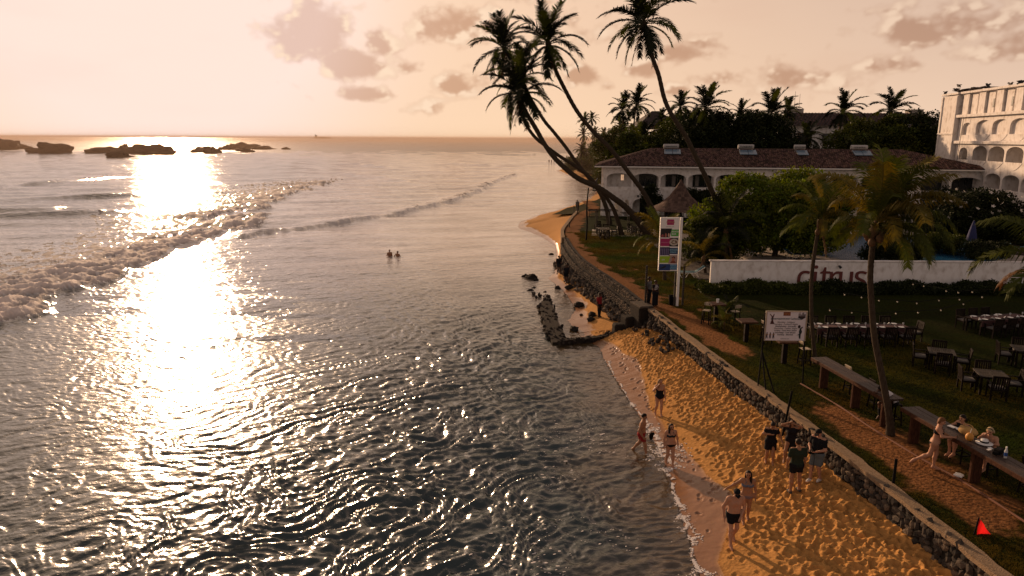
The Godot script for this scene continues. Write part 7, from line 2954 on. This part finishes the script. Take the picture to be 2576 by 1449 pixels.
			"bikini_top":
				g = 0.005 * H
				for q in torso.slice(3, 7) + (torso.slice(9, 11) if female else []):
					cb.append([q[0], q[1], q[2] + g, q[3] + g])
				cuts.append([J.che + up * 0.03 * H, up * 0.8 + F * 0.2])
				cuts.append([J.che - up * 0.042 * H, -up])
			"shoes":
				for s in ["L", "R"]:
					cb.append([J["ank" + s] - (F * 0.02 + V(0, 0.018, 0)) * H, J["toe" + s], 0.026 * H, 0.022 * H])
					cb.append([J["ank" + s] - V(0, 0.004, 0) * H, J["ank" + s].lerp(J["toe" + s], 0.5), 0.026 * H, 0.022 * H])
		var cm := mb()
		blob(cm, cb, (cell * 0.85) * H / 1.7, 0.028 * H, cuts)
		part(kind, cm.mesh(), cloth_mat(cl[1], 0.85), o)
		if kind == "bikini_top" or kind == "top":
			var sm := mb()
			for s: float in [-1.0, 1.0]:
				sm.tube([J.che + X * s * 0.045 * H + F * 0.085 * H + up * 0.02 * H, J.che + X * s * 0.04 * H + F * 0.07 * H + up * 0.06 * H, J.nek + X * s * 0.036 * H + F * 0.01 * H, J.nek - F * 0.036 * H], [0.004 * H, 0.004 * H, 0.004 * H, 0.004 * H], 4)
			part("strap", sm.mesh(), cloth_mat(cl[1], 0.85), o)
	return o

func cloth_mat(c: Color, rough: float) -> StandardMaterial3D:
	var key := "cloth_" + c.to_html(false)
	if not M.has(key):
		mat(key, c, rough, 0.0, 0.25)
		M[key].rim_enabled = true
		M[key].rim = 0.15
		M[key].rim_tint = 0.6
	return M[key]

func on_sand(x: float, z: float, lift := 0.0) -> Vector3:
	return V(x, maxf(sand_h(x, z), -0.12) + lift, z)

func build_people() -> void:
	var m := mat("skin", Color.WHITE, 0.55, 0.0, 0.3)
	m.vertex_color_use_as_albedo = true
	var fair := Color(0.40, 0.21, 0.13)
	var tan_s := Color(0.30, 0.15, 0.085)
	var brown := Color(0.085, 0.042, 0.025)
	var blk := lin(0.008, 0.008, 0.010)
	var dark_hair := {"color": lin(0.012, 0.008, 0.006)}
	var G := "people on the near sand"
	# down the beach, from far to near
	person("woman in a black swimsuit walking up the beach, one hand raised to her hair", on_sand(6.2, -27.95), 0.15, 1.62, true, fair,
		{"ankL": [-0.06, 0.055, -0.1], "kneeL": [-0.056, 0.29, 0.0], "toeL": [-0.06, 0.012, -0.03], "ankR": [0.05, 0.042, 0.05], "kneeR": [0.054, 0.285, 0.04], "elbL": [-0.19, 0.72, 0.06], "wriL": [-0.085, 0.86, 0.075], "look": [8, 15, 0]},
		[["swimsuit", blk]], {"color": lin(0.20, 0.12, 0.06), "long": 0.16, "side": -1.0}, G)
	person("bare chested man in red shorts wading ankle deep, carrying something dark", V(4.9, -0.13, -24.8), 1.2, 1.68, false, tan_s,
		{"ankL": [-0.055, 0.045, 0.14], "kneeL": [-0.055, 0.29, 0.1], "ankR": [0.055, 0.1, -0.19], "kneeR": [0.055, 0.29, -0.04], "toeR": [0.055, 0.03, -0.12], "lean": 6, "elbL": [-0.15, 0.64, -0.03], "wriL": [-0.13, 0.5, 0.06], "fat": 1.12, "look": [8, 0, 0]},
		[["shorts", lin(0.24, 0.018, 0.018), 0.62]], dark_hair, G)
	person("woman in a dark bikini and sunglasses walking along the water's edge", on_sand(5.72, -23.62), 0.12, 1.62, true, fair,
		{"ankL": [-0.05, 0.06, -0.09], "kneeL": [-0.054, 0.29, 0.02], "toeL": [-0.05, 0.012, -0.02], "ankR": [0.045, 0.042, 0.09], "kneeR": [0.05, 0.285, 0.06], "wriR": [0.16, 0.49, 0.04], "elbR": [0.165, 0.64, -0.03], "fat": 1.06, "look": [10, 0, 0]},
		[["bikini_top", lin(0.015, 0.02, 0.024)], ["bikini_bottom", blk]], {"color": lin(0.02, 0.012, 0.008), "long": 0.12, "side": -1.0, "glasses": true}, G)
	person("bare chested man in black shorts and a dark cap, nearest walker on the sand", on_sand(6.35, -18.32), 0.05, 1.78, false, fair,
		{"ankL": [-0.06, 0.042, 0.12], "kneeL": [-0.06, 0.285, 0.085], "ankR": [0.055, 0.075, -0.11], "kneeR": [0.058, 0.29, 0.02], "toeR": [0.06, 0.015, -0.04], "lean": 7, "wriL": [-0.165, 0.49, 0.01], "elbL": [-0.165, 0.645, -0.03], "elbR": [0.16, 0.65, 0.01], "wriR": [0.07, 0.54, 0.12], "look": [26, -6, 0], "fat": 1.05},
		[["shorts", blk, 0.5]], {"color": lin(0.02, 0.014, 0.01), "cap": blk}, G)
	person("woman in a patterned bikini just behind the nearest man, one arm held out", on_sand(7.02, -19.25), -0.2, 1.64, true, tan_s,
		{"ankL": [-0.04, 0.042, 0.08], "kneeL": [-0.045, 0.285, 0.06], "ankR": [0.05, 0.06, -0.08], "kneeR": [0.05, 0.29, 0.0], "elbL": [-0.24, 0.72, 0.02], "wriL": [-0.37, 0.65, 0.06], "look": [10, -10, 0]},
		[["bikini_top", lin(0.10, 0.12, 0.17)], ["bikini_bottom", lin(0.16, 0.13, 0.15)]], {"color": lin(0.012, 0.008, 0.006), "long": 0.17, "side": 1.0}, G)
	G = "group standing by the near wall"
	person("woman in a short black dress, left of the group by the wall", on_sand(8.72, -22.1), -0.25, 1.52, true, tan_s,
		{"ankL": [-0.07, 0.042, -0.05], "ankR": [0.07, 0.05, 0.05], "kneeR": [0.06, 0.29, 0.05], "lean": 8, "elbL": [-0.18, 0.7, 0.05], "wriL": [-0.03, 0.735, 0.14], "elbR": [0.19, 0.65, 0.0], "wriR": [0.24, 0.53, 0.07], "look": [28, 12, 0]},
		[["dress", blk, 0.33]], {"color": lin(0.010, 0.007, 0.006), "bun": true}, G)
	person("long haired woman in dark clothes shading her eyes with both hands", on_sand(9.32, -21.9), -0.5, 1.52, true, tan_s,
		{"ankL": [-0.1, 0.05, 0.09], "kneeL": [-0.09, 0.27, 0.1], "ankR": [0.05, 0.042, -0.03], "lean": 10, "elbL": [-0.2, 0.86, 0.1], "wriL": [-0.06, 0.945, 0.11], "elbR": [0.2, 0.9, 0.12], "wriR": [0.06, 0.93, 0.13], "look": [12, 10, 0]},
		[["dress", lin(0.012, 0.010, 0.012), 0.24]], {"color": lin(0.05, 0.022, 0.012), "long": 0.26, "side": -1.0}, G)
	var mg := person("man in a dark green shirt and black shorts with his back to the camera", on_sand(8.8, -20.12), PI + 0.1, 1.76, false, tan_s,
		{"ankL": [-0.1, 0.042, 0.02], "kneeL": [-0.08, 0.285, 0.02], "ankR": [0.09, 0.042, -0.03], "kneeR": [0.075, 0.285, 0.0], "look": [18, 0, 0], "elbR": [0.16, 0.64, 0.0], "wriR": [0.15, 0.5, 0.06]},
		[["shirt", lin(0.018, 0.026, 0.016), 0.62], ["shorts", blk, 0.55], ["shoes", lin(0.06, 0.055, 0.05)]], {"color": lin(0.02, 0.012, 0.008)}, G)
	mg.get_node("hair")
	var mc := person("man in a black cap and black shirt looking down at the camera in his hands", on_sand(9.58, -20.5), -0.95, 1.74, false, fair,
		{"ankL": [-0.05, 0.042, 0.08], "ankR": [0.06, 0.042, -0.06], "kneeL": [-0.05, 0.285, 0.06], "elbL": [-0.15, 0.65, 0.02], "wriL": [-0.05, 0.62, 0.16], "elbR": [0.15, 0.65, 0.02], "wriR": [0.05, 0.62, 0.16], "look": [28, 0, 0], "curl": true},
		[["shirt", blk, 0.6], ["shorts", lin(0.10, 0.12, 0.13), 0.85], ["shoes", lin(0.62, 0.57, 0.52)]], {"color": lin(0.015, 0.01, 0.008), "cap": lin(0.006, 0.006, 0.007)}, G)
	var b := mb()
	b.box(V(0, 0, 0), V(0.15, 0.11, 0.08), Basis.IDENTITY, 0.012)
	b.tube([V(0, 0, 0.03), V(0, 0, 0.13)], [0.04, 0.042], 10)
	b.tube([V(0.07, 0, 0), V(0.1, -0.2, 0), V(0.09, -0.6, 0.02)], [0.008, 0.008, 0.01], 5)
	solo("handheld_camera", b.mesh(), M.pole_black, "black camera with a dangling strap in the capped man's hands", "camera", mc.transform * V(0, 1.06, 0.33), -0.95)
	b = mb()
	b.ball(V(0, 0, 0), V(0.1, 0.16, 0.06), 8, 6)
	b.ball(V(0.06, 0.08, 0.02), V(0.08, 0.07, 0.05), 8, 6)
	solo("bundle", b.mesh(), M.pole_black, "dark bundle in the hand of the man in red shorts", "bag", V(5.25, 0.68, -24.72), 0.6)
	# the pocket beach and the far sand
	G = "people on the pocket beach"
	person("man in a red shirt and dark trousers standing below the terrace wall", on_sand(5.6, -43.95), 0.9, 1.6, false, brown,
		{"ankL": [-0.05, 0.042, 0.03], "look": [15, 0, 0]}, [["shirt", lin(0.20, 0.014, 0.018), 0.7], ["trousers", blk]], dark_hair, G, 0.026)
	person("walker in dark shorts further along the pocket beach, the left one", on_sand(3.95, -58.6, 0.05), 2.6, 1.62, false, brown,
		{"ankL": [-0.05, 0.042, 0.1], "ankR": [0.05, 0.06, -0.1], "wriL": [-0.08, 0.6, 0.15]}, [["shirt", blk, 0.6], ["shorts", lin(0.02, 0.018, 0.02), 0.5]], dark_hair, G, 0.03)
	person("walker in dark clothes stooping a little, right one of the pair by the rubble", on_sand(4.3, -55.1, 0.05), 0.3, 1.62, false, brown,
		{"ankL": [-0.05, 0.042, 0.1], "ankR": [0.05, 0.06, -0.1], "lean": 12}, [["shirt", lin(0.015, 0.016, 0.02), 0.6], ["shorts", blk, 0.7]], dark_hair, G, 0.03)
	person("lone man walking on the far beach by the hotel corner", on_sand(9.3, -100.8), 2.8, 1.7, false, brown,
		{"ankL": [-0.05, 0.042, 0.12], "ankR": [0.05, 0.06, -0.12]}, [["shirt", lin(0.09, 0.085, 0.08), 0.6], ["trousers", lin(0.03, 0.03, 0.03)]], dark_hair, "", 0.034)
	var i := 0
	for q in [[17.2, -337.0, "left one of three tiny figures standing in the shallows at the point"], [18.3, -336.0, "middle one of three tiny figures in the shallows at the point"], [19.6, -338.0, "right one of three tiny figures in the shallows at the point"]]:
		person(q[2], V(q[0], -0.1, q[1]), i * 1.0, 1.9, false, brown, {}, [["shorts", blk, 0.5]], {}, "figures at the palm point", 0.05)
		i += 1
	person("swimmer standing chest deep in the sea, the left one", V(-12.3, -1.12, -69.9), 0.4, 1.72, false, tan_s, {"elbL": [-0.17, 0.67, 0.05], "wriL": [-0.12, 0.66, 0.2]}, [["shorts", blk, 0.5]], dark_hair, "swimmers", 0.03)
	person("swimmer with the sea up to the shoulders, the right one", V(-11.5, -1.24, -69.9), -0.5, 1.7, false, tan_s, {"elbR": [0.2, 0.72, 0.02], "wriR": [0.26, 0.66, 0.1], "elbL": [-0.2, 0.72, 0.02], "wriL": [-0.26, 0.66, 0.1]}, [["shorts", blk, 0.5]], dark_hair, "swimmers", 0.03)
	# by the gap in the fence
	person("person in a pale shirt and long black skirt standing under the tall sign", V(8.35, LAWN, -40.1), 0.5, 1.56, true, brown, {"look": [10, 0, 0], "elbL": [-0.13, 0.65, 0.0], "wriL": [-0.06, 0.62, 0.11]}, [["dress", blk, 0.06], ["top", lin(0.5, 0.45, 0.45)]], {"color": lin(0.008, 0.006, 0.006), "bun": true}, "pair under the tall sign", 0.024)
	person("man in grey shirt and dark trousers behind the pale shirted person", V(8.1, LAWN, -40.75), 0.9, 1.64, false, brown, {"look": [5, 0, 0]}, [["shirt", lin(0.12, 0.12, 0.13), 0.65], ["trousers", lin(0.01, 0.01, 0.012)]], dark_hair, "pair under the tall sign", 0.024)
	# at the counter
	G = "people at the long counter"
	var w := person("woman in a black bikini at the counter, one foot kicked back, showing a phone", V(12.52, LAWN, -19.42), 0.95, 1.66, true, fair,
		{"ankR": [0.05, 0.042, 0.02], "kneeR": [0.05, 0.285, 0.03], "ankL": [-0.05, 0.13, -0.28], "kneeL": [-0.05, 0.29, -0.06], "toeL": [-0.05, 0.06, -0.34], "lean": 7, "elbL": [-0.14, 0.7, 0.1], "wriL": [-0.08, 0.71, 0.25], "elbR": [0.16, 0.65, -0.03], "wriR": [0.1, 0.53, 0.03], "look": [12, -10, 0], "curl": true},
		[["bikini_top", blk], ["bikini_bottom", blk]], {"color": lin(0.14, 0.06, 0.025), "long": 0.2}, G, 0.017)
	b = mb()
	b.box(V(0, 0, 0), V(0.09, 0.17, 0.012), Basis.IDENTITY, 0.004)
	solo("phone", b.mesh(), M.pane_dark, "phone held by the woman standing at the counter", "phone", w.transform * V(-0.13, 1.2, 0.52), 0.95)
	person("dark haired woman seated behind the counter looking up at the phone", V(13.72, LAWN + 0.0, -19.98), -1.35, 1.64, true, fair,
		{"sit": true, "drop": 0.07, "kneeL": [-0.06, 0.41, 0.24], "kneeR": [0.06, 0.41, 0.24], "ankL": [-0.06, 0.16, 0.21], "ankR": [0.06, 0.19, 0.24], "lean": 14, "elbL": [-0.16, 0.66, 0.12], "wriL": [-0.06, 0.66, 0.26], "elbR": [0.18, 0.68, 0.1], "wriR": [0.28, 0.68, 0.2], "look": [0, 10, 0]},
		[["top", blk], ["shorts", blk, 0.35]], {"color": lin(0.012, 0.008, 0.006), "long": 0.17}, G, 0.018)
	person("fair haired woman with a head band seated at the counter, hand to her mouth", V(13.95, LAWN, -19.1), -1.1, 1.64, true, fair,
		{"sit": true, "drop": 0.07, "kneeL": [-0.06, 0.41, 0.24], "kneeR": [0.06, 0.41, 0.24], "ankL": [-0.06, 0.16, 0.21], "ankR": [0.06, 0.19, 0.24], "lean": 16, "elbL": [-0.14, 0.67, 0.14], "wriL": [-0.03, 0.8, 0.15], "elbR": [0.16, 0.66, 0.12], "wriR": [0.05, 0.67, 0.27], "look": [8, 15, 0]},
		[["bikini_top", lin(0.3, 0.2, 0.16)], ["shorts", lin(0.02, 0.02, 0.02), 0.4]], {"color": lin(0.38, 0.28, 0.15), "long": 0.06, "band": blk}, G, 0.018)
	person("person in a white shirt bent over the counter behind the ringed palm", V(13.12, LAWN, -22.9), -1.5, 1.7, false, brown,
		{"sit": true, "drop": 0.07, "kneeL": [-0.06, 0.41, 0.24], "kneeR": [0.06, 0.41, 0.24], "ankL": [-0.06, 0.16, 0.2], "ankR": [0.06, 0.16, 0.2], "lean": 42, "elbL": [-0.16, 0.64, 0.24], "wriL": [-0.02, 0.655, 0.36], "elbR": [0.16, 0.64, 0.24], "wriR": [0.02, 0.655, 0.36], "look": [35, 0, 0]},
		[["shirt", lin(0.62, 0.58, 0.58), 1.3], ["trousers", blk]], dark_hair, G, 0.02)

# ---------------------------------------------------------------- small things
func build_details() -> void:
	var Y := LAWN + 1.125
	var b := mb()
	# on the counter
	mat("straw", lin(0.42, 0.26, 0.09), 0.85)
	mat("coconut_husk", lin(0.50, 0.22, 0.03), 0.6)
	mat("bottle_blue", lin(0.03, 0.07, 0.22), 0.2)
	b.ball(V(0, 0.13, 0), V(0.26, 0.15, 0.16), 14, 8)
	var n: FastNoiseLite = nz.s2
	for i in b.v.size():
		b.v[i] *= 1.0 + 0.22 * n.get_noise_3dv(b.v[i] * 5.0)
	b.tube(curve([V(-0.15, 0.2, 0), V(-0.1, 0.32, 0.02), V(0.08, 0.33, 0.02), V(0.16, 0.2, 0)], 12), range(12).map(func(_k): return 0.014), 5)
	solo("straw_bag", b.mesh(), M.straw, "slumped yellow straw bag on the counter before the fair haired woman", "bag", V(13.38, Y, -19.35), -0.9)
	b = mb()
	b.ball(V(0, 0.11, 0), V(0.11, 0.125, 0.11), 12, 8)
	var o := thing("coconut_drink", "orange king coconut with a straw in it on the counter", "coconut", V(13.2, Y, -18.98))
	part("husk", b.mesh(), M.coconut_husk, o)
	b = mb()
	b.tube([V(0, 0.2, 0), V(0.03, 0.36, 0.0)], [0.008, 0.008], 5)
	part("straw", b.mesh(), M.china, o)
	b = mb()
	b.lathe(Vector3.ZERO, [Vector2(0, 0.13), Vector2(0.09, 0.12), Vector2(0.11, 0.03), Vector2(0.22, 0.012), Vector2(0.22, 0.0), Vector2(0, 0.0)], 18)
	o = thing("sun_hat", "white brimmed sun hat with a dark band on the counter", "hat", V(13.52, Y, -18.8))
	part("hat", b.mesh(), M.china, o)
	b = mb()
	b.lathe(Vector3.ZERO, [Vector2(0.118, 0.022), Vector2(0.106, 0.075)], 18)
	part("band", b.mesh(), M.pole_black, o)
	b = mb()
	b.prism(PackedVector2Array([Vector2(-0.06, -0.05), Vector2(0.06, -0.04), Vector2(0.04, 0.06), Vector2(-0.05, 0.05)]), V(0, 0.012, 0), Vector3.RIGHT, V(0, 0.1, -1), 0.01)
	solo("napkin", b.mesh(), M.china, "crumpled white napkin on the counter between the hat and the dark bag", "napkin", V(13.46, Y, -18.44))
	b = mb()
	b.box(V(0, 0.07, 0), V(0.3, 0.14, 0.2), Basis.IDENTITY, 0.03)
	b.box(V(-0.22, 0.05, 0.02), V(0.12, 0.1, 0.13), Basis.IDENTITY, 0.02)
	solo("camera_bag", b.mesh(), M.pole_black, "black bag on the counter beside the water bottle", "bag", V(13.5, Y, -18.15), 0.5)
	b = mb()
	b.box(V(0, 0.0, 0), V(0.11, 0.02, 0.08))
	solo("paper", b.mesh(), M.china, "white card lying against the black bag on the counter", "card", V(13.33, Y + 0.03, -18.3), 0.3)
	o = thing("water_bottle", "clear water bottle with a blue label on the counter", "bottle", V(13.47, Y, -17.85))
	b = mb()
	b.lathe(Vector3.ZERO, [Vector2(0, 0), Vector2(0.04, 0.0), Vector2(0.042, 0.2), Vector2(0.018, 0.28), Vector2(0.018, 0.3)], 12)
	part("bottle", b.mesh(), M.glassy, o)
	b = mb()
	b.lathe(Vector3.ZERO, [Vector2(0.0435, 0.06), Vector2(0.0435, 0.16)], 12)
	part("label_band", b.mesh(), M.bottle_blue, o)
	b = mb()
	b.lathe(Vector3.ZERO, [Vector2(0.021, 0.29), Vector2(0.021, 0.325), Vector2(0, 0.325)], 10)
	part("cap", b.mesh(), M.china, o)
	b = mb()
	b.lathe(Vector3.ZERO, [Vector2(0, 0.012), Vector2(0.09, 0.012), Vector2(0.135, 0.026), Vector2(0.13, 0.016), Vector2(0.08, 0.0), Vector2(0, 0.0)], 14)
	solo("plate", b.mesh(), M.china, "white plate on the counter behind the straw bag", "plate", V(13.42, Y, -19.72))
	b = mb()
	b.box(V(0, 0.01, 0), V(0.16, 0.02, 0.22), Basis.IDENTITY, 0.005)
	solo("menu_card", b.mesh(), M.china, "pale menu in front of the dark haired woman", "menu", V(13.3, Y, -19.95), 0.4)
	b = mb()
	for k in 2:
		b.tube([V(k * 0.13, 0.03, -0.1), V(k * 0.13, 0.04, 0.02), V(k * 0.13, 0.03, 0.12)], [0.035, 0.045, 0.035], 8)
	solo("sandals", b.mesh(), M.china, "pair of white shoes on the ground at the counter post", "shoes", V(13.0, LAWN, -18.95), 0.7)
	# ship on the horizon
	o = thing("cargo_ship", "pale cargo ship on the horizon", "ship", V(-1740, 0, -6577), 0.3)
	b = mb()
	b.prism(PackedVector2Array([Vector2(-70, 0), Vector2(74, 0), Vector2(84, 13), Vector2(-74, 12)]), V(0, -1, 10), Vector3.RIGHT, Vector3.UP, 20)
	part("hull", b.mesh(), M.plaster_dark, o)
	b = mb()
	b.box(V(-52, 20, 0), V(20, 20, 16))
	b.box(V(-58, 33, 0), V(5, 8, 5))
	b.box(V(0, 14, 0), V(70, 5, 14))
	b.bar(V(60, 10, 0), V(60, 26, 0), 1.5, 1.5)
	part("superstructure", b.mesh(), M.plaster_dark, o)
	# foam along the water's edge and flecks on the dark water
	var r := RandomNumberGenerator.new()
	r.seed = 21
	var fb := mb()
	fb.ball(Vector3.ZERO, V(0.5, 0.22, 0.5), 6, 4)
	var bub := fb.mesh()
	var xf := []
	var line := curve([V(5.1, 0, -36.0), V(5.25, 0, -32.5), V(5.4, 0, -29.9), V(5.78, 0, -26.4), V(5.78, 0, -24.3), V(5.52, 0, -21.8), V(5.42, 0, -20.3), V(5.33, 0, -18.9), V(5.22, 0, -17.0), V(5.0, 0, -12.0)], 300)
	var nf: FastNoiseLite = nz.s1
	for k in 15000:
		var i := r.randi() % 300
		var p: Vector3 = line[i]
		var thick := 0.06 + 0.42 * smoothstep(0.05, 0.4, nf.get_noise_2d(p.z * 0.55, 3.0)) + (0.32 * exp(-pow((p.z + 24.6) / 1.3, 2.0)) + 0.22 * exp(-pow((p.z + 19.9) / 0.9, 2.0)))
		if p.z < -28.0:
			thick *= 0.4
		var off := r.randfn(0.0, 0.45) * thick - 0.05
		var x := p.x + off + nf.get_noise_2d(p.z * 1.4, 8.0) * 0.12
		var z := p.z + r.randf_range(-0.08, 0.08)
		if nf.get_noise_2d(x * 5.0, z * 5.0) < -0.05:
			continue
		var s := r.randf_range(0.012, 0.05) * (0.7 + thick)
		xf.append(Transform3D(Basis(Vector3.UP, r.randf() * 6.0) * Basis.from_scale(V(s * 1.6, s, s)), V(x, maxf(sand_h(x, z), 0.0) + 0.012, z)))
	var fo := multi("shore_foam", bub, M.foam, xf, self)
	tag(fo, "lacy white foam along the water's edge", "foam")
	xf = []
	for k in 5200:
		var z := -13.0 - pow(r.randf(), 1.4) * 22.0
		var x := lerpf(-17.0, 4.6, pow(r.randf(), 0.75))
		if nf.get_noise_2d(x * 0.35 + 30.0, z * 0.35) < 0.02 + 0.012 * (-z - 13.0):
			continue
		var s := r.randf_range(0.018, 0.05) * (0.6 if r.randf() < 0.75 else 1.5)
		xf.append(Transform3D(Basis(Vector3.UP, 0.3 + r.randfn(0, 0.3)) * Basis.from_scale(V(s * 2.4, s * 0.12, s)), V(x, sea_h(x, z, at_z(SHORE, z) - x) + 0.004, z)))
	fo = multi("foam_flecks", bub, M.foam, xf, self)
	tag(fo, "scattered flecks of foam drifting on the dark water", "foam")
	# mist of spray over the reef and the palm point
	var fm := FogMaterial.new()
	fm.density = 0.0005
	fm.albedo = Color(1.0, 0.86, 0.74)
	fm.resource_name = "spray"
	var fv := FogVolume.new()
	fv.name = "sea_mist"
	fv.shape = RenderingServer.FOG_VOLUME_SHAPE_BOX
	fv.size = V(3400, 14, 2500)
	fv.position = V(-500, 7, -1370)
	fv.material = fm
	add_child(fv)
	fv.set_meta("kind", "stuff")
	tag(fv, "thin haze of spray over the sea", "mist")
